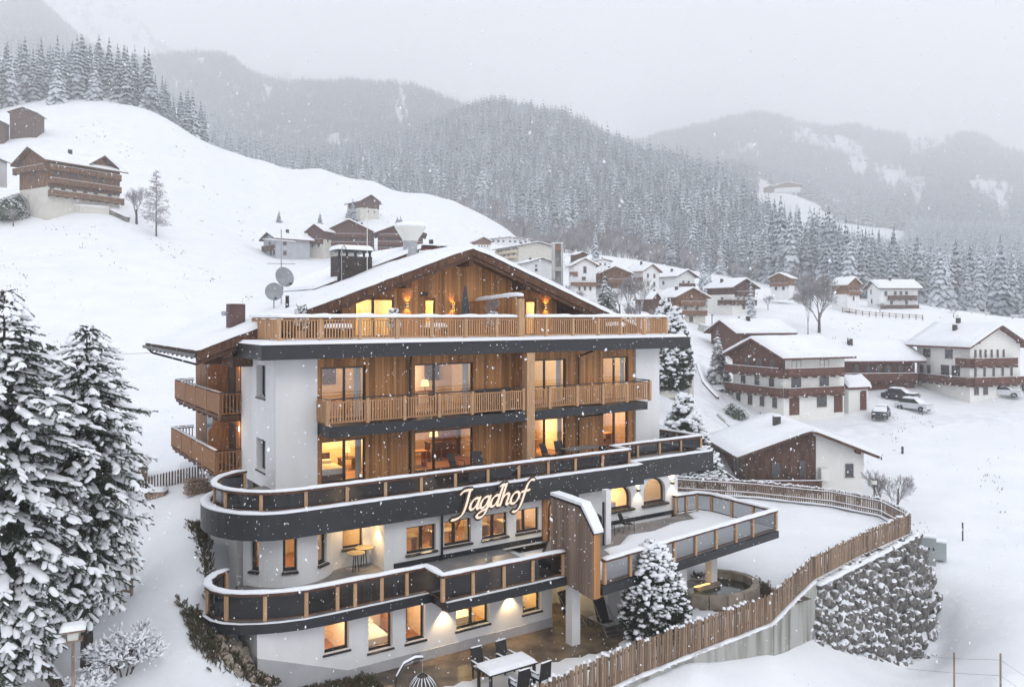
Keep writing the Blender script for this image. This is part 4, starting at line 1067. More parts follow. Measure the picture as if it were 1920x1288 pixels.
def build_roof():
    ur, zr, ue, ze = 22.2, 3.62, 8.28, -1.52
    sl = (zr - ze) / (ur - ue); vf, vb = 37.0, 49.8
    hgt = lambda u: zr - abs(u - ur) * sl
    th = .34; m = HB()
    uR = 36.1
    for a, b in ((ue, ur), (ur, uR)):
        za, zb = hgt(a), hgt(b)
        m.add([(a, vf, za - th), (b, vf, zb - th), (b, vb, zb - th), (a, vb, za - th), (a, vf, za), (b, vf, zb), (b, vb, zb), (a, vb, za)],
              [(0, 3, 2, 1), (4, 5, 6, 7), (0, 1, 5, 4), (2, 3, 7, 6), (0, 4, 7, 3), (1, 2, 6, 5)])
    roof = hp('roof', m, 'brown_wood')
    # barge boards, two steps, each side
    for a, b in ((ue - .05, ur), (ur, uR + .05)):
        for k, (d0, d1, v) in enumerate(((-.02, -.42, 36.93), (-.30, -.62, 37.03))):
            m = HB(); m.prism([(a, hgt(a) + d1), (b, hgt(b) + d1), (b, hgt(b) + d0), (a, hgt(a) + d0)], 1, v, v + .07); hp('barge_board', m, 'brown_wood', roof)
    # purlins poking out under the roof
    for u in (9.6, 14.4, 18.5, 22.2, 25.9, 30.0, 34.8):
        z = hgt(u) - th; m = HB(); w = .17 if u != ur else .14
        m.box(u - w, u + w, 37.1, 39.2, z - .62 if u == 22.2 else z - .5, z - .02); hp('purlin', m, 'brown_wood', roof)
    for v in [37.9 + 1.05 * i for i in range(12)]:
        m = HB(); m.bar((ue + .1, v, hgt(ue + .1) - th - .08), (11.4, v, hgt(11.4) - th - .08), .12, .14); hp('rafter', m, 'brown_wood', roof)
    m = HB(); m.box(ue - .16, ue - .02, vf, vb, ze - .30, ze - .14); hp('gutter', m, 'black_metal', roof)
    m = HB(); m.tube([(ue - .05, 48.8, ze - .3), (ue + .2, 48.8, ze - .55), (10.9, 48.8, ze - 1.3)], .06, 8); hp('downpipe', m, 'black_metal', roof)
    m = HB(); m.box(10.0, 11.0, 38.0, 39.85, -2.35, -1.86); m.box(9.2, 11.1, 39.9, 40.15, -2.3, -1.9); hp('eaves_beam', m, 'brown_wood', roof)
    # the snow blanket: bulging grid on both slopes
    nu, nv = 120, 56; V = []; ts = .30
    ul, ur2 = ue - .14, uR + .14; v0, v1 = vf - .14, vb + .1
    for i in range(nu + 1):
        for j in range(nv + 1):
            a = ul + (ur2 - ul) * i / nu; b = v0 + (v1 - v0) * j / nv
            e = min(a - ul, ur2 - a, (b - v0) * 1.2, v1 - b); k = math.sqrt(min(1, max(0, e) / .3))
            rd = math.exp(-((a - ur) / .5) ** 2) * .08
            z = hgt(min(max(a, ue), uR)) + .01 + ts * k * (1 + .25 * mnoise.noise(Vector((a * .45, b * .45, 3)))) - rd + .03 * mnoise.noise(Vector((a * 1.7, b * 1.7, 1)))
            V.append((a, b + .03 * mnoise.noise(Vector((a * 2.2, b, 9))) * (j == 0), z))
    fs = [(i * (nv + 1) + j, (i + 1) * (nv + 1) + j, (i + 1) * (nv + 1) + j + 1, i * (nv + 1) + j + 1) for i in range(nu) for j in range(nv)]
    m = HB(); m.add(V, fs)
    hp('roof_snow', m, 'snow', roof, True)
    # second raised roof plane with its own edge, seen beyond the first
    m = HB(); m.prism([(15.5, hgt(15.5) + .35), (21.6, hgt(21.6) + .45), (21.6, hgt(21.6) + .28), (15.5, hgt(15.5) + .18)], 1, 42.0, 49.5); hp('upper_roof_edge', m, 'brown_wood', roof)
    m = HB(); m.prism([(15.3, hgt(15.3) + .36), (21.7, hgt(21.7) + .46), (21.7, hgt(21.7) + .72), (18, hgt(18) + .62), (15.3, hgt(15.3) + .55)], 1, 41.9, 49.6); hp('upper_roof_snow', m, 'snow_cap', roof)
    # gable wall: upright boards up to the slope
    holes = [(16.2, 18.35, -1.1, .95), (20.15, 20.78, -1.1, .95), (26.7, 27.45, -1.1, .98)]
    m = HB(); ul, ur_ = 15.5, 28.95
    for a, b, c, d in wall_rects(ul, ur_, -1.15, 1.02, holes): m.box(a, b, 38.55, 38.7, c, d)
    m.prism([(ul, 1.02), (ur_, 1.02), (ur_, hgt(ur_) - th), (ur, hgt(ur) - th), (ul, hgt(ul) - th)], 1, 38.55, 38.7)
    gab = hp('gable_wall', m, 'larch')
    clad(gab, ul, ur_, 38.52, -1.15, 3, holes, m='larch', zt=lambda u: hgt(u) - th - .02, pw=.2)
    m = HB(); m.prism([(9.0, -1.86), (15.5, -1.86), (15.5, hgt(15.5) - th), (9.0, hgt(9.0) - th)], 1, 39.4, 39.6); m.prism([(28.95, -1.3), (34.6, -1.3), (34.6, hgt(34.6) - th), (28.95, hgt(28.95) - th)], 1, 39.4, 39.6)
    m.box(15.5, 15.6, 38.7, 39.4, -1.3, 1.2); m.box(28.85, 28.95, 38.7, 39.4, -1.3, 1.0); hp('recessed_gable', m, 'brown_wood')
    for a, b, c, d in holes: window(a, b, c, d, 38.5, [17.2] if b - a > 1.5 else None, recess=.06, sill=False, w=.08)
    # up-and-down wall lamps
    for u, z in ((19.1, .55), (21.85, .50), (28.1, .50)):
        l1 = hp('wall_lamp', HB().box(u - .09, u + .09, 38.36, 38.5, z - .05, z + .05), 'black_metal')
        hp('bulb', HB().box(u - .05, u + .05, 38.38, 38.47, z + .051, z + .06).box(u - .05, u + .05, 38.38, 38.47, z - .06, z - .051), 'lamp_glow', l1)
        for s in (1, -1): spot(u, 38.36, z + s * .08, s, 30)
    hp('air_brick', HB().box(19.9, 20.3, 38.42, 38.5, 1.05, 1.25), 'frame_dark')
    # chimneys
    def chim(u0, u1, v0, v1, zb, zt, m_, cap=None, snow=.2, name='chimney'):
        c = hp(name, HB().box(u0, u1, v0, v1, zb, zt), m_, roof)
        if cap: hp('chimney_cap', HB().box(u0 - cap, u1 + cap, v0 - cap, v1 + cap, zt + .002, zt + .09), 'black_metal', c)
        if snow:
            s = HB(); g = cap or 0; snow_pad(s, [(u0 - g, v0 - g), (u1 + g, v0 - g), (u1 + g, v1 + g), (u0 - g, v1 + g)], zt + (.092 if cap else .002), snow, rngh, g=.12, edge=.12); hp('chimney_snow', s, 'snow_cap', c, True)
        return c
    big = chim(16.6, 18.55, 41.7, 42.9, .6, 3.25, 'chimney_dark', None, 0)
    m = HB()
    for a in (16.65, 17.1, 17.6, 18.1, 18.45): m.box(a - .05, a + .05, 41.72, 41.84, 3.25, 3.5)
    m.box(16.6, 18.55, 41.7, 42.9, 3.5, 3.56); hp('chimney_hood', m, 'black_metal', big)
    m = HB(); snow_pad(m, [(16.5, 41.6), (18.65, 41.6), (18.65, 43), (16.5, 43)], 3.562, .30, rngh, g=.1, edge=.16); hp('chimney_snow', m, 'snow_cap', big, True)
    m = HB(); m.tube([(16.72, 41.6, 1.2), (16.72, 41.6, 3.6), (16.85, 41.6, 3.85), (17.0, 41.6, 3.6)], .03, 6); hp('vent_pipe', m, 'grey_metal', big)
    chim(10.05, 10.75, 38.6, 39.3, -1.0, .55, 'chimney_brown', None, .06)
    hp('chimney_lamp', HB().tube([(9.7, 38.5, .1), (10.05, 38.7, .12)], [.12, .05], 8), 'grey_metal')
    brk = chim(23.35, 24.75, 44.6, 45.6, 2.4, 4.25, 'brick_red', .16, .1)
    hp('flue', HB().box(23.9, 24.1, 44.9, 45.1, 4.3, 4.75), 'black_metal', brk)
    # kitchen exhaust with a flared hood
    m = HB(); m.lathe([(.42, 0), (.42, 1.0)], (21.15, 42.2, 3.3), 20); ex = hp('exhaust_duct', m, 'grey_metal', roof, False)
    m = HB(); m.lathe([(.44, 1.0), (.48, 1.12), (.86, 1.72), (.86, 1.78)], (21.15, 42.2, 3.3), 20); hp('exhaust_hood', m, 'lamp_glass', ex)
    m = HB(); m.lathe([(.90, 1.78), (.93, 1.88), (.8, 2.03), (.4, 2.10), (.02, 2.12)], (21.15, 42.2, 3.3), 20); hp('hood_snow', m, 'snow_cap', ex, True)
    for u, v, z, h in ((18.7, 41.5, 2.15, .5), (12.55, 38.0, 0.0, .95)):
        hp('vent_pipe', HB().tube([(u, v, z), (u, v, z + h)], .09, 8), 'black_metal', roof)
def spot(u, v, z, s, power, color=(1, .5, .13), size=95, tilt=12):
    d = bpy.data.lights.new('wall_lamp_light', 'SPOT'); d.energy = power; d.color = color; d.spot_size = R(size); d.spot_blend = .7; d.shadow_soft_size = .03
    o = bpy.data.objects.new('wall_lamp_light', d); COL.objects.link(o); o.location = H(u, v, z)
    o.rotation_euler = (R(180 if s > 0 else 0) + R(tilt) * (-1 if s > 0 else 1), 0, TH)
    return o
build_roof()
def wall_lights():
    # entrance storey and garden storey lamps
    for u, v, z, pw, up in ((14.45, 30.55, -8.55, 0, 0),):
        pass
    def fixture(u, v, z, dirs, pw, c=(1, .72, .42), along='v'):
        l1 = hp('wall_lamp', HB().box(u - .07, u + .07, v, v + .14, z - .06, z + .06), 'black_metal')
        g = HB()
        for s in dirs: g.box(u - .04, u + .04, v + .03, v + .11, z + s * .066 - .004, z + s * .066 + .004)
        hp('bulb', g, 'lamp_glow', l1)
        for s in dirs: spot(u, v + .02, z + s * .09, s, pw, c, 100, 10)
    fixture(15.46, 27.86, -11.48, (-1,), 130, (1, .68, .36)); fixture(18.57, 27.86, -11.48, (-1,), 130, (1, .68, .36))
    fixture(28.52, AV - .15, -8.95, (1, -1), 30); fixture(30.95, AV - .15, -8.85, (1, -1), 30)
    # niche lamp on the cheek
    l1 = hp('wall_lamp', HB().box(14.06, 14.198, 31.2, 31.34, -8.75, -8.63), 'black_metal')
    hp('bulb', HB().box(14.08, 14.18, 31.22, 31.32, -8.772, -8.76), 'lamp_glow', l1)
    spot(13.98, 31.27, -8.8, -1, 70, (1, .68, .34), 110, 0)
    lamp(13.4, 31.6, -8.62, 14, (1, .66, .32), .1, 'niche_light')
wall_lights()
# ------------------------------------------------------------------ vegetation
def np_mesh(name, mats, V, Q=None, T=None, mi=None):
    me = bpy.data.meshes.new(name); V = np.asarray(V, np.float32)
    nq = 0 if Q is None else len(Q); ntr = 0 if T is None else len(T)
    me.vertices.add(len(V)); me.vertices.foreach_set('co', V.ravel())
    lv = []; ls = []; lt = []
    s = 0
    if nq: lv.append(np.asarray(Q).ravel()); ls.append(np.arange(nq) * 4); lt.append(np.full(nq, 4)); s = nq * 4
    if ntr: lv.append(np.asarray(T).ravel()); ls.append(s + np.arange(ntr) * 3); lt.append(np.full(ntr, 3))
    lv = np.concatenate(lv).astype(np.int32)
    me.loops.add(len(lv)); me.loops.foreach_set('vertex_index', lv)
    me.polygons.add(nq + ntr); me.polygons.foreach_set('loop_start', np.concatenate(ls).astype(np.int32)); me.polygons.foreach_set('loop_total', np.concatenate(lt).astype(np.int32))
    for m in mats: me.materials.append(MATS[m])
    if mi is not None: me.polygons.foreach_set('material_index', np.asarray(mi, np.int32))
    me.update(calc_edges=True)
    return me
def spruce_crown(seed, m, layers=15, per=8, spread=.19, low=.06, pw=.85):
    """unit-height spruce crown: whorls of drooping, ragged, folded branch blades"""
    rng = random.Random(seed); V = []; Tr = []
    for i in range(layers):
        f = i / (layers - 1); z = low + (1 - low) * f ** .92 * .98
        r = spread * (1 - f) ** pw * (1 + rng.uniform(-.1, .1)) + .008
        n = max(4, int(per * (1 - f * .45))); a0 = rng.uniform(0, 6.28)
        for k in range(n):
            a = a0 + 6.283 * k / n + rng.uniform(-.25, .25); L = r * rng.uniform(.72, 1.18); w = L * rng.uniform(.26, .40) + .004
            ca, sa = math.cos(a), math.sin(a); zz = z + rng.uniform(-.012, .012); dr = L * rng.uniform(.45, 1.05)
            b = len(V)
            def P(d, s, h): return (ca * d - sa * s, sa * d + ca * s, h)
            V += [P(0, 0, zz + .012), P(L * .45, w, zz - dr * .42), P(L * .5, 0, zz - dr * .10), P(L * .45, -w, zz - dr * .42), P(L * .80, w * .55, zz - dr * .9), P(L, 0, zz - dr * .72), P(L * .80, -w * .55, zz - dr * .9)]
            Tr += [(b, b + 1, b + 2), (b, b + 2, b + 3), (b + 1, b + 4, b + 2), (b + 2, b + 4, b + 5), (b + 2, b + 5, b + 6), (b + 2, b + 6, b + 3)]
            # hanging twigs under the branch
            V += [P(L * .35, w * .8, zz - dr * .4), P(L * .75, 0, zz - dr * .45), P(L * .62, w * .3, zz - dr * 1.25 - .01)]
            Tr += [(b + 7, b + 8, b + 9)]
    b = len(V); V += [(.006, 0, .93), (-.004, .006, .93), (-.004, -.006, .93), (0, 0, 1.03)]; Tr += [(b, b + 1, b + 3), (b + 1, b + 2, b + 3), (b + 2, b, b + 3)]
    return np_mesh('spruce_crown', [m], V, T=Tr)
def trunk_mesh(h=.5, r=.014, m='trunk_bark'):
    return MB().tube([(0, 0, -.06), (0, 0, h)], [r, r * .5], 6).mesh('trunk', m)
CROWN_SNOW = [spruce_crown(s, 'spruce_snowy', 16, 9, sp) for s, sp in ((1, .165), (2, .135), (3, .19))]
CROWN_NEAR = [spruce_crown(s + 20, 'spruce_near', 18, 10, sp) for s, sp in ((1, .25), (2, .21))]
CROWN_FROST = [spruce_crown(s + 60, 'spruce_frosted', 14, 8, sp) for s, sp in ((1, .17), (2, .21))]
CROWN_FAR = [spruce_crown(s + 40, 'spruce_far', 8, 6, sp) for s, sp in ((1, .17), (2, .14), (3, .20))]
TRUNK = trunk_mesh()
def spruce(x, y, h, k=0, label='', group=None, near=False, name='spruce_tree', z=None, w=1.0):
    rng = random.Random(int(x * 131 + y * 17)); z = gz(x, y) if z is None else z
    t = empty(name, (x, y, z - .1), rng.uniform(0, 6.28), label, 'tree', group)
    t.scale = (h * w, h * w, h)
    inst('crown', CROWN_NEAR[k % 2] if near else (CROWN_SNOW + CROWN_FROST)[rng.choice((0, 1, 2, 0, 1, 2, 3, 4))], t)
    inst('trunk', TRUNK, t)
    return t
def bare_mesh(seed, depth=5, m='frosted_twig', spread=.55, up=.35, thick=.022, nb=3):
    """unit-height leafless tree"""
    rng = random.Random(seed); mb = MB()
    def grow(p, d, L, r, k):
        q = p + d * L
        mb.tube([p, q], [r, r * .68], 5 if k == depth else 3, cap=False)
        if k == 0: return
        for i in range(nb + (1 if k > 2 else 0)):
            v = Vector((rng.gauss(0, 1), rng.gauss(0, 1), rng.gauss(0, .5))).normalized()
            nd = (d + v * spread + Vector((0, 0, up * .4))).normalized()
            st = p.lerp(q, rng.uniform(.55, 1.0) if i else 1.0)
            grow(st, nd, L * rng.uniform(.62, .82), max(r * .58, .0022), k - 1)
    grow(Vector((0, 0, -.03)), Vector((0, 0, 1)), .27, thick, depth)
    return mb
BARE = [bare_mesh(s, 6, spread=.62, thick=.020).mesh('crown', 'frosted_twig') for s in (3, 8)]
BARE_LIGHT = [bare_mesh(s, 5, thick=.016, nb=3).mesh('crown', 'frosted_twig') for s in (5, 11, 14)]
TRUNK_BARE = trunk_mesh(.28, .026)
def bare_tree(x, y, h, k=0, label='', group=None, w=1.0, light=False, name='bare_tree', rz=None, cat='tree'):
    rng = random.Random(int(x * 77 + y * 31)); t = empty(name, (x, y, gz(x, y) - .05), rng.uniform(0, 6.28) if rz is None else rz, label, cat, group)
    t.scale = (h * w, h * w, h)
    inst('crown', (BARE_LIGHT[k % 3] if light else BARE[k % 2]), t)
    inst('trunk', TRUNK_BARE, t)
    return t

# forests as geometry-node scatters (past the individually built trees)
def scatter(name, pts, scales, meshes, label):
    me = bpy.data.meshes.new(name); n = len(pts)
    me.vertices.add(n); me.vertices.foreach_set('co', np.asarray(pts, np.float32).ravel())
    a = me.attributes.new('sc', 'FLOAT_VECTOR', 'POINT'); a.data.foreach_set('vector', np.asarray(scales, np.float32).ravel())
    rs = np.random.RandomState(5)
    a = me.attributes.new('rz', 'FLOAT', 'POINT'); a.data.foreach_set('value', rs.uniform(0, 6.28, n).astype(np.float32))
    a = me.attributes.new('pick', 'INT', 'POINT'); a.data.foreach_set('value', rs.randint(0, len(meshes), n).astype(np.int32))
    o = bpy.data.objects.new(name, me); COL.objects.link(o)
    ng = bpy.data.node_groups.new(name, 'GeometryNodeTree')
    ng.interface.new_socket('Geometry', in_out='INPUT', socket_type='NodeSocketGeometry'); ng.interface.new_socket('Geometry', in_out='OUTPUT', socket_type='NodeSocketGeometry')
    gn = ng.nodes; gl = ng.links
    gi = gn.new('NodeGroupInput'); go = gn.new('NodeGroupOutput'); jn = gn.new('GeometryNodeJoinGeometry')
    def attr(nm, dt):
        x = gn.new('GeometryNodeInputNamedAttribute'); x.data_type = dt; x.inputs[0].default_value = nm
        return [s for s in x.outputs if s.enabled][0]
    sc = attr('sc', 'FLOAT_VECTOR'); rz = attr('rz', 'FLOAT'); pk = attr('pick', 'INT')
    cx = gn.new('ShaderNodeCombineXYZ'); gl.new(rz, cx.inputs[2])
    m2p = gn.new('GeometryNodeMeshToPoints'); gl.new(gi.outputs[0], m2p.inputs['Mesh'])
    for i, ms in enumerate(meshes):
        src = bpy.data.objects.new('source_' + ms.name, ms)
        oi = gn.new('GeometryNodeObjectInfo'); oi.inputs['Object'].default_value = src; oi.inputs['As Instance'].default_value = True
        cmpn = gn.new('FunctionNodeCompare'); cmpn.data_type = 'INT'; cmpn.operation = 'EQUAL'
        ins = [s for s in cmpn.inputs if s.enabled]; gl.new(pk, ins[0]); ins[1].default_value = i
        ip = gn.new('GeometryNodeInstanceOnPoints')
        gl.new(m2p.outputs[0], ip.inputs['Points']); gl.new(cmpn.outputs[0], ip.inputs['Selection']); gl.new(oi.outputs['Geometry'], ip.inputs['Instance'])
        gl.new(cx.outputs[0], ip.inputs['Rotation']); gl.new(sc, ip.inputs['Scale'])
        gl.new(ip.outputs[0], jn.inputs[0])
    gl.new(jn.outputs[0], go.inputs[0])
    md = o.modifiers.new('scatter', 'NODES'); md.node_group = ng
    tag(o, label, None, None, 'stuff')
    return o
RS = np.random.RandomState(11)
def sample(px0, px1, t0, t1, n, poly=None, dens=None, seed=0):
    """points spread evenly over ground area in a fan between two distances"""
    rs = np.random.RandomState(100 + seed)
    t = np.sqrt(rs.uniform(t0 ** 2, t1 ** 2, n)); px = rs.uniform(px0, px1, n)
    k = np.ones(n, bool)
    if poly is not None: k &= in_poly(px, np.log(t), [(a, math.log(b)) for a, b in poly])
    if dens is not None: k &= rs.uniform(0, 1, n) < dens(px, t)
    return px[k], t[k]
def pts_of(px, t):
    x = (px - 960) / F * t; z = ground_z(x, t)
    return np.stack([x, t, z - .3], -1)
def build_forests():
    # --- on the crest of the left hill: individual trees
    px, t = sample(-340, 385, 262, 420, 900, dens=lambda p, t: ((t > 285 + 12 * np.sin(p / 40.)) & ((p < 265) | (t < 330)) & (t > 296 - (p < 120) * 26)).astype(float), seed=1)
    keep = []
    for a, b in zip(px, t):
        x = (a - 960) / F * b
        if all((x - q[0]) ** 2 + (b - q[1]) ** 2 > 19 for q in keep): keep.append((x, b, a))
    keep.sort(key=lambda q: q[1]); rng = random.Random(3)
    for i, (x, y, p) in enumerate(keep[:150]):
        spruce(x, y, rng.uniform(17, 25) * (1 if p < 300 else .72), i, 'tall snow dusted spruce in the dark stand on top of the left hill', 'spruces on top of the left hill')
    rest = keep[150:]
    if rest:
        P = np.array([(x, y, gz(x, y) - .3) for x, y, p in rest]); s = np.random.RandomState(2).uniform(17, 25, len(P))
        scatter('hilltop_forest', P, np.stack([s, s, s], -1), CROWN_SNOW, 'spruces deeper in the wood on the left hill')
    # --- a few along the descending edge behind the crest
    # --- middle hill
    poly = [(395, 400), (395, 560), (640, 420), (820, 395), (960, 380), (1060, 372), (1180, 380), (1215, 330), (1400, 300), (1560, 272), (1640, 262), (1720, 330), (1640, 420), (1560, 450), (1470, 560),
            (1400, 690), (1330, 790), (1220, 920), (1000, 1010), (700, 1010), (395, 1010)]
    poly = [(395, 470), (560, 440), (700, 425), (830, 410), (905, 395), (985, 385), (1060, 375), (1180, 375), (1215, 330), (1400, 296), (1560, 268), (1640, 260), (1720, 330), (1640, 420), (1560, 450), (1470, 560), (1400, 690), (1330, 790), (1220, 920), (1000, 1010), (700, 1010), (395, 1010)]
    def clearing(p, t):
        c = np.exp(-((p - 1120) / 85.) ** 2 - ((t - 385) / 40.) ** 2)
        return 1 - .93 * np.clip(c * 1.3, 0, 1)
    px, t = sample(395, 1730, 258, 1010, 24000, poly, clearing, 2)
    P = pts_of(px, t); rs = np.random.RandomState(3); s = np.clip(rs.normal(16.2, 4.2, len(P)), 7, 27) * (1 - .1 * (t > 800)) * (.8 + .45 * vnoise(P[:, 0], P[:, 1], 24, 3))
    near = t < 430
    # nearest trees as things
    idx = np.where(t < 372)[0]; idx = idx[np.argsort(t[idx])]; used = []; chosen = np.zeros(len(t), bool)
    for i in idx:
        if len(used) >= 95: break
        if 900 < px[i] < 1750 and all((P[i, 0] - q[0]) ** 2 + (P[i, 1] - q[1]) ** 2 > 22 for q in used):
            used.append((P[i, 0], P[i, 1])); chosen[i] = True
            spruce(float(P[i, 0]), float(P[i, 1]), float(s[i]) * 1.05, i, 'snowy spruce at the foot of the wooded middle hill above the village', 'spruces at the foot of the middle hill')
    r = ~chosen
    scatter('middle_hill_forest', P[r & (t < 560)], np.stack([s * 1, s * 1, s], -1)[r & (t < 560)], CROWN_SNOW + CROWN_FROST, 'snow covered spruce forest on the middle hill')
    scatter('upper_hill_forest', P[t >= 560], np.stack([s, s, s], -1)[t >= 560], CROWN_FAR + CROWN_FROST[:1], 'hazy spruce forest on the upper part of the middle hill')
    # --- right side belt behind the houses: individual trees, then stuff
    px, t = sample(1540, 2000, 215, 330, 900, dens=lambda p, t: ((t > 252 - (p - 1560) * .10)).astype(float), seed=4)
    keep = []
    for a, b in zip(px, t):
        x = (a - 960) / F * b
        if all((x - q[0]) ** 2 + (b - q[1]) ** 2 > 26 for q in keep): keep.append((x, b, a))
    keep.sort(key=lambda q: q[1]); rng = random.Random(9)
    for i, (x, y, p) in enumerate(keep[:62]):
        spruce(x, y, rng.uniform(11, 24), i, 'snowy spruce in the belt of forest behind the houses on the right', 'spruces behind the right houses')
    px, t = sample(1540, 2300, 300, 900, 15000, dens=lambda p, t: (((p > 1640) | (t < 420)) & ((p > 1700) | (t < 620)) ).astype(float) * .8, seed=5)
    P = pts_of(px, t); s = np.random.RandomState(6).uniform(11, 22, len(P))
    scatter('right_slope_forest', P, np.stack([s, s, s], -1), CROWN_FAR[:1] + CROWN_FROST, 'snowy forest on the right hand slope')
    # --- far ridges
    px, t = sample(-320, 1000, 800, 1720, 26000, dens=lambda p, t: .85 * (1 - .9 * ((vnoise(p, t * .35, 42, 7) > .80))) * ((p > 190) | (t < 1680)) * (t > 880), seed=7)
    P = pts_of(px, t); s = np.random.RandomState(7).uniform(15, 24, len(P))
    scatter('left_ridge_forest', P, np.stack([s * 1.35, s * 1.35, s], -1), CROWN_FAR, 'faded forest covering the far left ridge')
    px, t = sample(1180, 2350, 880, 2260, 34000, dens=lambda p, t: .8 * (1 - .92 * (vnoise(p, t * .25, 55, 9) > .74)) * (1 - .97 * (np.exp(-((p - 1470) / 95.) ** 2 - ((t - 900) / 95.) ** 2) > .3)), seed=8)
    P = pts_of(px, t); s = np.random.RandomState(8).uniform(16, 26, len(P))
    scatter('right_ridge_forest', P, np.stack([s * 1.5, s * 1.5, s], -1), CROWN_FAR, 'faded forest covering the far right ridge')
    # sparse dark trees and crags on the high left mountain
    px, t = sample(60, 620, 2300, 3150, 1500, dens=lambda p, t: (vnoise(p, t * .2, 22, 12) > .62).astype(float) * .8, seed=9)
    P = pts_of(px, t); s = np.random.RandomState(9).uniform(22, 40, len(P))
    scatter('high_mountain_trees', P, np.stack([s * 1.6, s * 1.6, s], -1), CROWN_FAR, 'scattered trees and crags high on the cloudy mountain')
    # young leafless wood in the clearing and along the foot of the hill
    px, t = sample(850, 1700, 255, 440, 2600, dens=lambda p, t: (np.exp(-((p - 1110) / 120.) ** 2) * .6 + .13) * (t > 300 - np.maximum(0, p - 1150) * .09), seed=10)
    P = pts_of(px, t); s = np.random.RandomState(10).uniform(7, 13, len(P))
    scatter('frosted_young_wood', P, np.stack([s, s, s], -1), BARE_LIGHT, 'pale frosted leafless young trees at the foot of the hill')
build_forests()
# ------------------------------------------------------------------ houses of the village
WINM = {}
def win_meshes(w, h, split):
    k = (round(w, 2), round(h, 2), split)
    if k not in WINM:
        a = MB(); t = .09; a.box(-w / 2, -w / 2 + t, -.05, .03, 0, h); a.box(w / 2 - t, w / 2, -.05, .03, 0, h); a.box(-w / 2 + t, w / 2 - t, -.05, .03, 0, t); a.box(-w / 2 + t, w / 2 - t, -.05, .03, h - t, h)
        if split: a.box(-.05, .05, -.06, .03, t, h - t)
        a.box(-w / 2 - .1, w / 2 + .1, -.14, -.052, -.08, -.02)
        b = MB().box(-w / 2 + t, w / 2 - t, -.02, .01, t, h - t)
        WINM[k] = (a.mesh('window', 'frame_far'), b.mesh('pane', 'window_far'))
    return WINM[k]
FIT = {'big white chalet with two': (1353, 1606, 628, 768), 'dark all-timber': (1500, 1738, 636, 756), 'low dark timber house': (1319, 1496, 597, 668), 'long cream': (1697, 1938, 604, 735),
       'brown and cream': (1322, 1654, 772, 940), 'white house with snowy roof and': (1316, 1426, 520, 581), 'cream house with orange': (1218, 1334, 537, 607), 'small dark timber hut': (1186, 1242, 543, 592),
       'white house with long': (1222, 1311, 504, 549), 'white gabled house with timber': (1098, 1142, 494, 548), 'tall white house': (1168, 1243, 493, 556), 'white gabled house with a tall': (1060, 1124, 482, 550),
       'house clad in light': (1122, 1190, 497, 556), 'white and brown house': (960, 1046, 482, 520), 'small dark barn roof': (1066, 1104, 471, 488), 'low flat white': (1103, 1150, 484, 502), 'large hotel block': (922, 1048, 452, 492),
       'long white house with a row': (905, 1000, 443, 464), 'brown gabled farmhouse': (880, 924, 443, 466), 'dark timber hotel': (700, 801, 417, 482), 'wide timber and': (606, 708, 409, 482), 'cream side wing': (570, 640, 413, 482),
       'plain grey': (485, 590, 433, 488), 'lone timber barn': (645, 718, 363, 406), 'brown gabled house left': (1438, 1496, 510, 550), 'brown gabled house with a carport': (1553, 1619, 517, 570), 'white house under a broad': (1617, 1731, 524, 578),
       'large weathered': (19, 241, 272, 379), 'dark hay barn': (13, 88, 199, 234), 'low dark shed': (-26, 21, 221, 243), 'white house with a steep': (-62, 22, 281, 336), 'faint farmhouse': (1450, 1504, 341, 358), 'faint little': (1429, 1454, 347, 358),
       'small white garage': (1556, 1634, 700, 767)}
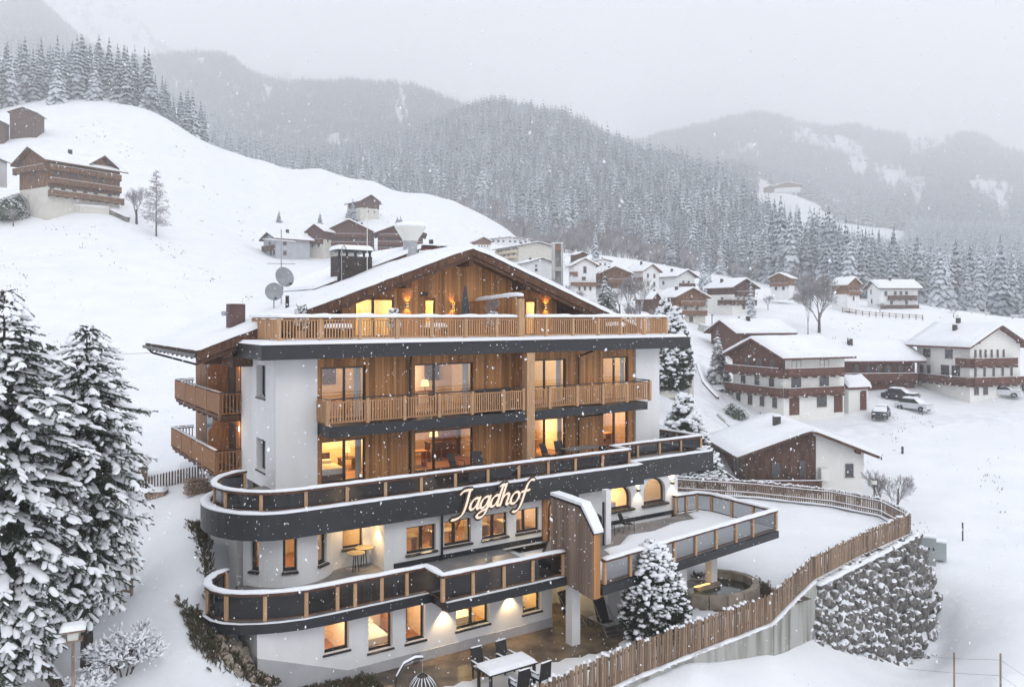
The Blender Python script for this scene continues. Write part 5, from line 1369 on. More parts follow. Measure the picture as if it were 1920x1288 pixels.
def chalet(px, t, rot, w, d, he, pitch=20, label='', group='chalets of the village', ov=1.2, storeys=2, timber=1, wall='plaster_warm', wood='dark_wood', wins=(), balc=(), chim=((.2, .6),),
           base=None, snowh=.38, name='chalet', lowdark=False, ridge_off=0.0, z=None, doors=(), cat='house'):
    """local frame: gable front at -y, ridge along y. wins: (side, pos 0..1, z, w, h, split). balc: (side, z, p0, p1)"""
    if base is not None: p = W(px, base, t); z = p.z; x, y = p.x, p.y
    else: x = (px - 960) / F * t; y = t; z = gz(x, y) if z is None else z
    root = empty(name, (x, y, z), R(rot), label, cat, group)
    fit = next((v for k, v in FIT.items() if label.startswith(k)), None)
    if fit:
        c, s = math.cos(R(rot)), math.sin(R(rot)); k = 1.0; gx = x; top0 = he + w / 2 * math.tan(R(pitch)) + .6
        for _ in range(12):
            q = [960 + F * (gx + (a * c - b * s) * k) / (y + (a * s + b * c) * k) for a in (-w / 2 - ov, w / 2 + ov) for b in (-d / 2 - ov, d / 2 + ov)]
            k *= (fit[1] - fit[0]) / (max(q) - min(q)); gx += ((fit[0] + fit[1]) / 2 - (max(q) + min(q)) / 2) / F * y
        z = -(fit[3] - HZ) * y / F
        ends = [(y + b * c * k) for b in (-d / 2 - ov, d / 2 + ov)]       # ridge ends; the higher one in the picture decides
        best = min(((HZ - fit[2]) / F * e - z) / top0 for e in ends)
        if k > 0: root.scale = (k, k, max(.45 * k, min(1.8 * k, best)))
        root.location = (gx, y, z); x = gx
    def bp(nm, mb, m, parent=root, smooth=False): return mb.build(nm, m, parent, smooth)
    hw = w / 2; tp = math.tan(R(pitch)); xr = ridge_off; zr = he + (hw - abs(0)) * tp
    sh = he / storeys; zt = he - sh * timber      # timber starts here
    y0, y1 = -d / 2, d / 2
    def roofz(x): return zr - abs(x - xr) * (zr - he) / (hw - xr if x > xr else hw + xr)
    if zt > -1 and timber < storeys: bp('wall', MB().box(-hw, hw, y0, y1, -7.0 if label.startswith('large weathered') else -2.2, zt), wall)
    if timber > 0:
        m = MB(); e = .06
        zq = zt if zt > .1 else (-7 if name in ('barn', 'shed') and t < 300 else -2.6); m.prism([(-hw - e, zq), (hw + e, zq), (hw + e, he), (xr, zr), (-hw - e, he)], 1, y0 - e, y1 + e); bp('timber_storey', m, wood)
    else:
        m = MB(); m.prism([(-hw, zt), (hw, zt), (hw, he), (xr, zr), (-hw, he)], 1, y0, y1); bp('gable', m, wall)
    # roof
    th = .28; m = MB(); s1 = (zr - he) / (hw + xr); s2 = (zr - he) / (hw - xr)
    for a, b, s in ((-hw - ov, xr, s1), (xr, hw + ov, s2)):
        za = zr - abs(a - xr) * s; zb = zr - abs(b - xr) * s
        m.add([(a, y0 - ov, za), (b, y0 - ov, zb), (b, y1 + ov, zb), (a, y1 + ov, za), (a, y0 - ov, za + th), (b, y0 - ov, zb + th), (b, y1 + ov, zb + th), (a, y1 + ov, za + th)],
              [(0, 3, 2, 1), (4, 5, 6, 7), (0, 1, 5, 4), (2, 3, 7, 6), (0, 4, 7, 3), (1, 2, 6, 5)])
    roof = bp('roof', m, wood)
    for xx in (-hw * .85, xr, hw * .85):
        bp('purlin', MB().box(xx - .12, xx + .12, y0 - ov * .9, y0 - .07, roofz(xx) - .28, roofz(xx) - .01), wood, roof)
    nx, ny = 22, 12; V = []
    xa, xb = -hw - ov - .05, hw + ov + .05; ya, yb = y0 - ov - .04, y1 + ov + .04
    for i in range(nx + 1):
        for j in range(ny + 1):
            a = xa + (xb - xa) * i / nx; b = ya + (yb - ya) * j / ny
            if i in (1, nx - 1): a = xa + .22 if i == 1 else xb - .22
            if j in (1, ny - 1): b = ya + .22 if j == 1 else yb - .22
            ed = (i in (0, nx)) or (j in (0, ny)); s = s1 if a < xr else s2
            zz = zr - abs(a - xr) * s + th + .01
            V.append((a, b, zz + (0 if ed else snowh * (1 + .22 * mnoise.noise(Vector((a * .5 + px, b * .5, t))))) - .05 * math.exp(-((a - xr) / .6) ** 2)))
    m = MB(); m.add(V, [(i * (ny + 1) + j, (i + 1) * (ny + 1) + j, (i + 1) * (ny + 1) + j + 1, i * (ny + 1) + j + 1) for i in range(nx) for j in range(ny)]); bp('roof_snow', m, 'snow', roof, True)
    for fx, fy in chim:
        xx = -hw + w * fx; yy = y0 + d * fy; zz = roofz(xx); c = bp('chimney', MB().box(xx - .4, xx + .4, yy - .4, yy + .4, zz, zz + 1.55), 'chimney_dark', roof)
        bp('chimney_snow', MB().box(xx - .45, xx + .45, yy - .45, yy + .45, zz + 1.552, zz + 1.75), 'snow_cap', c)
    def side_xf(sd, p, zz, off):
        if sd == 'f': return (-hw + w * p, y0 - off, zz), 0
        if sd == 'b': return (hw - w * p, y1 + off, zz), math.pi
        if sd == 'l': return (-hw - off, y1 - d * p, zz), -math.pi / 2
        return (hw + off, y0 + d * p, zz), math.pi / 2
    for wn in wins:
        sd, p, zz, ww, hh = wn[:5]; sp = wn[5] if len(wn) > 5 else ww > 1.0
        loc, rz = side_xf(sd, p, zz, .075); fm, pm = win_meshes(ww, hh, sp)
        fo = inst('window', fm, root, loc, (0, 0, rz)); inst('pane', pm, fo)
    for bl in balc:
        sd, zz, p0, p1 = bl[:4]; dp = bl[4] if len(bl) > 4 else 1.1; bm_ = bl[5] if len(bl) > 5 else wood
        L = w if sd in 'fb' else d; a, b = p0 * L, p1 * L
        m = MB(); m.box(a, b, -dp, -.07, -.16, 0); m.box(a, b, -dp, -dp + .08, .08, 1.0); m.box(a, a + .08, -dp + .08, -.07, .08, 1.0); m.box(b - .08, b, -dp + .08, -.07, .08, 1.0); m.box(a - .05, b + .05, -dp - .04, -dp + .12, 1.0, 1.08)
        n = max(2, int((b - a) / 2.2))
        for i in range(n + 1):
            q = a + (b - a) * i / n; m.box(q - .07, q + .07, -dp + .05, -.07, -.38, -.162)
        o = bp('balcony', m, bm_); loc, rz = side_xf(sd, 0, zz, 0)
        o.location = loc; o.rotation_euler = (0, 0, rz)
        s = MB(); s.box(a, b, -dp - .02, -dp + .10, 1.082, 1.15); q = s.build('balcony_snow', 'snow_cap', o)
    for dr in doors:
        sd, p, ww, hh, dm = dr; loc, rz = side_xf(sd, p, 0, .05); m = MB().box(-ww / 2, ww / 2, -.04, .03, 0, hh); o = bp('door', m, dm); o.location = loc; o.rotation_euler = (0, 0, rz)
    return root
def row(sd, z, ps, w=1.1, h=1.2): return [(sd, p, z, w, h) for p in ps]

def build_village():
    V = 'houses of the village'
    # --- big chalet right of the hotel
    r = chalet(1463, 104, -66, 14.5, 15.2, 8.5, 17, 'big white chalet with two brown balconies wrapping round it and maroon doors', V, 1.6, 3, 1, 'plaster_warm', 'red_wood', base=766,
           wins=row('f', 1.0, (.12, .36, .60, .84), 1.2, 1.4) + row('f', 3.8, (.22, .5, .78), 1.3, 1.4) + row('f', 6.6, (.3, .55, .8), 1.2, 1.3) + row('r', 1.0, (.62,), 2.4, 1.7) + row('r', 3.8, (.2, .66), 2.3, 1.6) + row('r', 6.5, (.2, .66), 2.3, 1.4),
           balc=(('f', 2.9, -.07, 1.0, 1.3), ('r', 2.9, 0, .92, 1.3), ('f', 5.7, -.07, 1.0, 1.3), ('r', 5.7, 0, .92, 1.3)), chim=(), doors=(('r', .17, 2.4, 2.5, 'red_wood'), ('r', .9, 2.2, 2.5, 'red_wood')), snowh=.42)
    m = MB().box(7.30, 7.36, -7.3, 7.6, 5.66, 8.5); m.build('white_upper_wall', 'plaster_warm', r)
    # --- dark chalet behind it to the right, and the small annex
    chalet(1645, 117, -84, 13, 15.0, 6.6, 17, 'dark all-timber chalet with a brick chimney behind the big white chalet', V, 1.6, 3, 2, 'plaster_warm', 'red_wood', base=757,
           wins=row('r', 4.6, (.2, .36, .5, .64, .8), 1.0, 1.2) + row('r', 1.9, (.3, .7), 1.3, 1.3) + row('f', 4.3, (.5,), 1.0, 1.6), balc=(('r', 3.6, .0, 1.0, 1.2), ('r', .9, .2, .6, 1.2)), chim=((.7, .25),))
    chalet(1592, 104.5, -66, 4.2, 5.6, 2.7, 22, 'small white garage annex under a snowy lean roof beside the big chalet', V, .5, 1, 0, 'plaster_warm', 'red_wood', base=764, chim=(), doors=(('r', .75, 1.8, 2.3, 'red_wood'),), name='garage', cat='garage')
    # --- snow roofed chalet further up on the left of it
    chalet(1412, 128, -71, 12, 15.5, 5.2, 19, 'low dark timber house with a chimney behind the big white chalet', V, 1.5, 2, 2, 'plaster_warm', 'red_wood', base=672, wins=row('r', 3.2, (.25, .6), 1.3, 1.1) + row('f', 2.6, (.4,), 1.0, 1.1), chim=((.62, .4),), balc=())
    # --- right edge house
    r = chalet(1812, 112, 17, 15, 16, 7.6, 19, 'long cream guesthouse with brown wraparound balconies at the right edge', V, 1.9, 3, 0, 'plaster_warm', 'red_wood', base=733,
           wins=row('l', 5.4, (.2, .62), 2.2, 1.3) + row('l', 2.6, (.1, .24), 1.0, 1.5) + row('l', 2.4, (.55, .75), 2.4, 1.9) + row('f', 5.2, (.1, .2, .3, .42, .54, .66), .55, 1.6) + row('f', 2.4, (.1, .28, .46, .64, .82), .6, 1.8) + row('f', 0.2, (.12, .3, .7), 1.3, 1.8),
           balc=(('f', 4.5, 0, .85, 1.4), ('l', 1.7, .05, 1.02, 1.5), ('f', 1.7, 0, 1.0, 1.5), ('l', 4.5, .82, 1.02, 1.4)), chim=((.25, .5), (.45, .62)), snowh=.45)
    # --- neighbour chalet in front on the right
    r = chalet(1497, 77, 1, 14.2, 12.0, 5.9, 17, 'brown and cream neighbour chalet just beyond the garden fence', V, 1.5, 2, 0, 'plaster_warm', 'dark_wood', base=943,
           wins=[('f', .875, 3.6, .95, 1.25), ('f', .80, .9, 1.1, .8), ('f', .95, .9, .5, .9)], balc=(('f', 2.35, -.02, .60, 1.5), ('l', 2.35, .2, 1.05, 1.4)), chim=((.38, .42),), snowh=.4, ridge_off=.3)
    m = MB(); m.prism([(-7.16, 2.3), (1.25, 2.3), (1.25, 7.55), (.3, 7.9), (-7.16, 5.9)], 1, -6.12, -6.005); m.build('timber_front', 'dark_wood', r)
    MB().box(-7.18, -7.105, -6.1, 6, 2.3, 5.85).build('timber_side', 'dark_wood', r)
    for xx, zz, ww, hh in ((-3.6, 3.6, 1.0, 1.4), (-.4, 3.3, .7, 1.9)):
        fm, pm = win_meshes(ww, hh, False); f = inst('window', fm, r, (xx, -6.18, zz)); inst('pane', pm, f)
    for yy in (-3, -1.6): fm, pm = win_meshes(1.1, 1.5, False); f = inst('window', fm, r, (-7.24, yy, 3.4), (0, 0, -math.pi / 2)); inst('pane', pm, f)
    MB().box(1.6, 2.6, -6.9, -6.1, 3.3, 4.5).build('white_parapet', 'plaster_warm', r)
    # --- middle rows (photo column, distance, turn, size ...)
    Wd = 'mid_wood'
    chalet(1375, 168, 30, 11, 12.5, 6.2, 20, 'white house with snowy roof and a brown gable near the garden trees', V, 1.4, 3, 1, 'plaster_warm', 'dark_wood', base=581, wins=row('f', 4.4, (.3, .7)) + row('f', 2.0, (.25, .5, .75)) + row('l', 2.2, (.6,)) + row('f', .2, (.5,), 1.4, 1.2), balc=(('f', 3.9, .1, .9), ('f', 1.6, 0, 1.0), ('l', 1.6, .5, 1.0)))
    chalet(1282, 146, 24, 11.5, 12, 7.2, 20, 'cream house with orange brown gable standing behind the roof terrace end', V, 1.4, 3, 1, 'sand_wall', Wd, base=607, wins=row('f', 3.2, (.3, .7)) + row('f', .6, (.5,), 1.4, 1.4) + row('f', 5.6, (.5,), 1.0, 1.0), balc=(('f', 2.5, 0, 1.0), ('f', 4.9, .1, .9)), chim=((.3, .4),))
    chalet(1223, 143, 50, 7.5, 9, 4.6, 21, 'small dark timber hut beside the cream house', V, 1.1, 2, 2, 'plaster_warm', 'dark_wood', base=590, wins=row('f', 1.6, (.5,)), chim=(), balc=(('f', .9, .1, .9),))
    chalet(1262, 182, 34, 10.5, 12.5, 5.6, 20, 'white house with long snowy roof and a dark gable behind the cream house', V, 1.4, 2, 0, 'plaster', 'dark_wood', base=548, wins=row('l', 2.8, (.35,)) + row('f', 2.8, (.35, .65)), balc=(('f', 2.0, .1, .95),), chim=((.3, .5),))
    chalet(1178, 168, 20, 12, 11, 7.2, 20, 'white gabled house with timber balconies left of the long white house', V, 1.3, 3, 1, 'plaster', Wd, base=563, wins=row('f', 4.9, (.3, .6)) + row('f', 2.4, (.7,)), balc=(('f', 4.2, 0, .7), ('f', 1.9, 0, .6)), chim=((.3, .4),))
    chalet(1208, 172, 34, 10, 11, 7.6, 20, 'tall white house with three small windows stacked at its side', V, 1.3, 3, 0, 'plaster', Wd, base=553, wins=row('f', 5.6, (.3, .7)) + row('f', 3.2, (.3, .7)) + row('f', .9, (.3, .7)), balc=(('l', 4.6, .5, 1.0), ('l', 2.2, .5, 1.0)), chim=((.4, .5),))
    chalet(1094, 154, 8, 9.2, 10, 8.6, 22, 'white gabled house with a tall stair window and orange balcony', V, 1.2, 3, 0, 'plaster', Wd, base=572, wins=[('f', .5, 6.2, 1.3, 2.0, True), ('f', .45, 4.0, 1.6, 1.0, True)] + row('f', .8, (.25, .5, .75), .8, 1.2), balc=(('f', 2.2, -.15, 1.0, 1.2, 'mid_wood'), ('f', 5.4, -.2, .15, 1.2, 'mid_wood')), chim=((.7, .6),))
    chalet(1130, 162, -12, 9, 10, 6.6, 20, 'house clad in light brown timber between two white gables', V, 1.2, 3, 2, 'plaster', Wd, base=566, wins=row('f', 4.6, (.5,)) + row('f', 2.2, (.3, .7)), balc=(('f', 3.8, .0, 1.0, 1.2, 'mid_wood'),))
    chalet(1015, 166, 20, 10.5, 14, 6.5, 20, 'white and brown house just above the hotel roof slope', V, 1.3, 2, 0, 'plaster', 'dark_wood', base=548, wins=row('f', 4.6, (.3,), .8, .8) + row('f', 2.4, (.3,)), balc=(), chim=((.3, .45),))
    chalet(1108, 192, 30, 8, 9, 3.6, 22, 'small dark barn roof behind the church tower', V, 1.1, 1, 1, 'plaster', 'dark_wood', base=515, wins=(), chim=())
    chalet(1145, 196, 15, 10, 9, 3.2, 12, 'low flat white house with snow covered roof under the forest', V, .9, 1, 0, 'plaster', 'dark_wood', base=512, wins=row('f', 1.0, (.3, .6)), chim=((.6, .5),))
    chalet(985, 206, 26, 15, 20, 6.8, 15, 'large hotel block with dark end gable below the forest', V, 1.0, 3, 0, 'sand_wall', 'dark_wood', base=512, wins=row('l', 5.0, (.15, .28, .5, .6, .8, .9), 1.3, 1.1) + row('l', 2.4, (.2, .4, .6, .8), 1.3, 1.1), balc=(('l', 3.9, .02, .98, 1.0, 'cream_wall'), ('l', 1.3, .02, .98, 1.0, 'cream_wall')), chim=((.4, .5),))
    chalet(940, 240, 12, 17, 9, 4.6, 12, 'long white house with a row of small windows at the top of the village', V, .9, 2, 0, 'plaster', 'dark_wood', base=470, wins=row('f', 3.0, (.1, .22, .34, .5, .62, .74, .88), .9, 1.1), chim=((.3, .5),))
    chalet(890, 205, 22, 11, 10, 3.4, 20, 'brown gabled farmhouse right behind the hotel chimney', V, 1.2, 2, 1, 'plaster', 'mid_wood', base=482, wins=row('f', .5, (.2, .4, .6, .8), .7, 1.0), chim=())
    # --- upper left group
    chalet(750, 186, 8, 14.5, 14, 7.4, 21, 'dark timber hotel with a white glazed bay in its gable', V, 1.4, 3, 2, 'sand_wall', 'red_wood', base=486, wins=[('f', .5, 6.4, 1.5, 1.5, True), ('f', .5, 3.6, 1.5, 1.5, True)] + row('f', 4.6, (.15, .3, .7, .85)) + row('f', 2.2, (.15, .3, .7, .85)) + row('f', .2, (.2, .4, .6, .8), 1.2, 1.3), balc=(('f', 5.9, .05, .95), ('f', 3.4, 0, 1.0), ('f', 1.4, 0, 1.0)), chim=((.3, .5),))
    chalet(648, 190, 4, 19, 14, 7.8, 19, 'wide timber and white guesthouse with a mural gable and long balconies', V, 1.5, 3, 2, 'plaster_warm', 'red_wood', base=484, wins=row('f', 6.6, (.4, .6), 1.2, 1.2) + row('f', 4.2, (.1, .25, .4, .6, .75, .9)) + row('f', 1.6, (.1, .25, .4, .6, .75, .9), 1.3, 1.4), balc=(('f', 5.8, .1, .9), ('f', 3.2, 0, 1.0), ('f', .9, -.1, 1.1, 2.2, 'plaster_grey')), chim=((.75, .5),))
    chalet(603, 186, -20, 9, 13, 7.0, 20, 'cream side wing with brown balconies left of the wide guesthouse', V, 1.4, 3, 1, 'sand_wall', 'red_wood', base=482, wins=row('f', 5.0, (.3, .7)) + row('f', 2.6, (.3, .7)) + row('r', 4.0, (.3, .6)), balc=(('f', 3.6, 0, 1.0),), chim=())
    chalet(546, 180, -48, 8.5, 11, 5.8, 21, 'plain grey rendered house with a dark gable, leftmost of its row', V, 1.1, 2, 0, 'plaster_grey', 'dark_wood', base=492, wins=row('r', 3.9, (.25,)) + row('r', 1.2, (.25,)) + row('f', 3.8, (.5,)) + row('f', 1.2, (.6, .85)), balc=(('f', 2.8, .1, .9),), chim=((.55, .5),))
    chalet(690, 234, 40, 9.0, 11, 4.4, 24, 'lone timber barn on a white base on the slope above the village', V, 1.2, 2, 1, 'sand_wall', 'dark_wood', base=402, wins=row('f', .9, (.4, .75), .6, .6), chim=(), name='barn', cat='barn')
    0 and chalet(1495, 160, -58, 9, 9, 4.0, 18, 'small brown house half hidden behind the big bare tree', V, 1.2, 2, 1, 'plaster_warm', 'red_wood', base=572, wins=row('f', 2.6, (.5,)) + row('r', .8, (.3, .7)), balc=(('r', 2.1, 0, 1.0),), chim=())
    chalet(1460, 186, -35, 9, 9, 5.6, 20, 'brown gabled house left of the big bare tree', V, 1.3, 2, 1, 'plaster', 'mid_wood', base=548, wins=row('f', 3.6, (.3, .7)) + row('f', 1.2, (.3, .7)), balc=(('f', 2.7, 0, 1.0),), chim=())
    chalet(1590, 180, 26, 9, 10, 5.6, 21, 'brown gabled house with a carport right of the big bare tree', V, 1.3, 2, 1, 'plaster', 'mid_wood', base=569, wins=row('f', 3.6, (.3, .7)) + row('f', 1.0, (.5,)), balc=(('f', 2.7, 0, 1.0),), chim=())
    chalet(1674, 205, -90, 12, 15.5, 5.6, 17, 'white house under a broad snowy roof in front of the right hand forest', V, 1.5, 2, 0, 'plaster', 'dark_wood', base=577, wins=row('f', 4.0, (.3,)) + row('f', 1.4, (.35,)) + row('r', 3.4, (.15, .4, .55, .7)) + row('r', .9, (.3, .7)), balc=(('r', 2.4, .2, .95, 1.3, 'dark_wood'), ('r', -.2, 0, 1.0, 1.2, 'dark_wood')), chim=((.6, .4),))
    # --- left hill farm houses
    r = chalet(140, 150, -31, 13, 19.5, 8.2, 24, 'large weathered timber farmhouse with balconies on the left slope', V, 1.6, 4, 3, 'sand_wall', 'stained_dark', base=378, wins=row('r', 4.6, (.12, .3, .42, .62, .74), .9, 1.2) + row('r', 1.0, (.05, .2, .35, .5, .65, .85), 1.1, 1.3) + row('f', 4.6, (.5,)), balc=(('f', 5.9, -.1, 1.0, 1.2), ('r', 5.9, 0, 1.0, 1.0), ('r', 3.0, 0, 1.0, 1.0), ('r', .2, .0, 1.02, 1.6)), chim=((.6, .45),))
    m = MB(); m.prism([(1.5, 8.3), (7.5, 8.3), (4.5, 10.4)], 0, 1.0, 6.8); m.build('dormer', 'stained_dark', r)
    m = MB(); m.prism([(.4, 8.15), (.4, 8.4), (4.5, 10.9), (8.6, 8.4), (8.6, 8.15), (4.5, 10.55)], 0, .9, 8.2); m.build('dormer_roof', 'dark_wood', r)
    m = MB(); m.prism([(.4, 8.42), (.6, 8.6), (4.5, 11.2), (8.4, 8.6), (8.6, 8.42), (4.5, 10.93)], 0, 1.2, 8.1); m.build('dormer_snow', 'snow_cap', r)
    chalet(47, 232, 12, 9.6, 9, 3.9, 22, 'dark hay barn at the edge of the wood on the left hill', V, .8, 1, 1, 'plaster', 'dark_wood', base=233, chim=(), wins=(), name='barn', cat='barn')
    chalet(-6, 226, 15, 6, 6, 2.2, 24, 'low dark shed cut off by the left edge of the picture', V, .7, 1, 1, 'plaster', 'dark_wood', base=240, chim=(), wins=(), name='shed', cat='shed')
    chalet(-8, 146, 10, 7, 8, 6.4, 26, 'white house with a steep dark roof cut off by the left edge', V, 1.0, 2, 0, 'plaster', 'dark_wood', base=332, chim=(), wins=row('f', 3.4, (.6,)))
    # --- farm on the far slope
    chalet(1478, 905, -20, 34, 20, 8, 18, 'faint farmhouse on the far snowy slope', V, 2.5, 2, 1, 'plaster', 'mid_wood', base=358, chim=(), wins=(), name='farmhouse', snowh=1.2)
    chalet(1438, 915, 15, 13, 10, 5, 22, 'faint little barn left of the far farmhouse', V, 1.5, 1, 1, 'plaster', 'mid_wood', base=357, chim=(), wins=(), name='barn', cat='barn', snowh=1)
    # church tower / slim concrete tower
    p = W(1045, 528, 158); r = empty('bell_tower', p, R(6), 'slim pale concrete tower with an orange topped opening above the village roofs', 'tower')
    r.scale = (.52, .52, .78); m = MB(); m.box(-1.9, -1.1, -1.8, 1.8, -2, 9.4); m.box(1.1, 1.9, -1.8, 1.8, -2, 9.4); m.box(-1.1, 1.1, 1.0, 1.8, -2, 9.2); m.build('tower_wall', 'concrete', r)
    MB().box(-1.1, 1.1, -1.7, 1.0, 7.6, 9.3).build('tower_head', 'brick_red', r); MB().box(-1.1, 1.1, -1.4, 1.0, 2.6, 3.6).build('cross_wall', 'concrete', r); MB().box(-2, 2, -1.9, 1.9, 9.402, 9.6).build('tower_snow', 'snow_cap', r)
mat('stained_dark', (.10, .050, .026), (.22, .115, .058), 1.2, (2, 2, .6), rough=.75, detail=6, spec=.3)
build_village()

def car(px, t, rz, body, label, snow=.9, h=1.5, L=4.4, base=None):
    p = gpt(px, t)
    if base: p = W(px, base, t); p.z = gz(p.x, p.y) + .02
    r = empty('parked_car', p, R(rz), label, 'car', 'cars parked by the houses')
    prof = [(-L / 2, .35), (-L / 2, .85), (-L / 2 + .25, .95), (-.95, 1.0), (-.45, h - .05), (.9, h), (1.55, 1.05), (L / 2 - .1, .95), (L / 2, .6), (L / 2, .35)]
    w = .88
    def pr(poly, a, b): m = MB(); m.prism([(x, z) for x, z in poly], 1, a, b); return m
    low = [(-L / 2, .3), (-L / 2, .82), (-L / 2 + .2, .95), (-1.1, 1.0), (1.75, 1.0), (L / 2, .9), (L / 2, .3)]
    m = MB(); pts = [(-L / 2, .3), (-1.85, .3), (-1.75, .58), (-1.4, .68), (-1.05, .58), (-.95, .3), (.95, .3), (1.05, .58), (1.4, .68), (1.75, .58), (1.85, .3), (L / 2, .3), (L / 2, .85), (1.75, 1.0), (-1.1, 1.0), (-L / 2 + .15, .92), (-L / 2, .75)]
    m.prism(pts, 1, -w, w); m.build('body', body, r)
    cabin = [(-1.1, 1.001), (1.7, 1.001), (1.15, h - .06), (-.35, h - .06)]
    vs = []; 
    for s in (-1, 1):
        for i, (x, z) in enumerate(cabin): vs.append((x, s * (w - .04 if i < 2 else w - .2), z))
    MB().add(vs, [(0, 1, 2, 3), (7, 6, 5, 4), (0, 4, 5, 1), (1, 5, 6, 2), (2, 6, 7, 3), (3, 7, 4, 0)]).build('windows', 'car_glass', r)
    MB().box(-.38, 1.18, -w + .2, w - .2, h - .058, h).build('roof_panel', body, r)
    for x in (-1.4, 1.4):
        for y in (-w + .04, w - .04):
            t_ = MB().tube([(x, y - .1, .32), (x, y + .1, .32)], .32, 12).build('wheel', 'tyre', r); MB().tube([(x, y - .105, .32), (x, y + .105, .32)], .17, 8).build('rim', 'grey_metal', t_)
    for y in (-.6, .6): MB().box(-L / 2 - .01, -L / 2 + .1, y - .18, y + .18, .62, .76).build('headlight', 'lamp_glass', r)
    m = MB(); snow_pad(m, [(-.45, -.68), (1.25, -.68), (1.25, .68), (-.45, .68)], h, .16, random.Random(1), g=.2, edge=.2)
    snow_pad(m, [(-2.1, -.8), (-1.05, -.8), (-1.05, .8), (-2.1, .8)], .96, .12, random.Random(1), g=.2, edge=.2); snow_pad(m, [(1.6, -.8), (2.15, -.8), (2.15, .8), (1.6, .8)], .95, .1, random.Random(1), g=.2, edge=.2)
    m.add([(-1.12, -.8, 1.02), (-1.12, .8, 1.02), (-.38, .66, h - .02), (-.38, -.66, h - .02)], [(0, 1, 2, 3)]); m.build('car_snow', 'snow_cap', r, True)
    return r
def cars():
    car(1652, 101, 60, 'car_dark', 'dark car under thick snow parked in front of the dark timber chalet', base=759)
    car(1714, 104, 122, 'car_white', 'white estate car parked nose to tail beside the snowy dark car', base=757, h=1.55, L=4.3)
    car(1688, 108, 130, 'car_dark', 'low dark car mostly hidden behind the white estate car', base=752)
    car(1880, 108, 140, 'car_white', 'white car parked below the balconies of the guesthouse at the right edge', base=733)
    car(1902, 111, 135, 'car_grey', 'snow covered car furthest right beside the guesthouse', base=728)
    car(1862, 113, 150, 'car_dark', 'dark car behind the white car at the guesthouse wall', base=728)
cars()

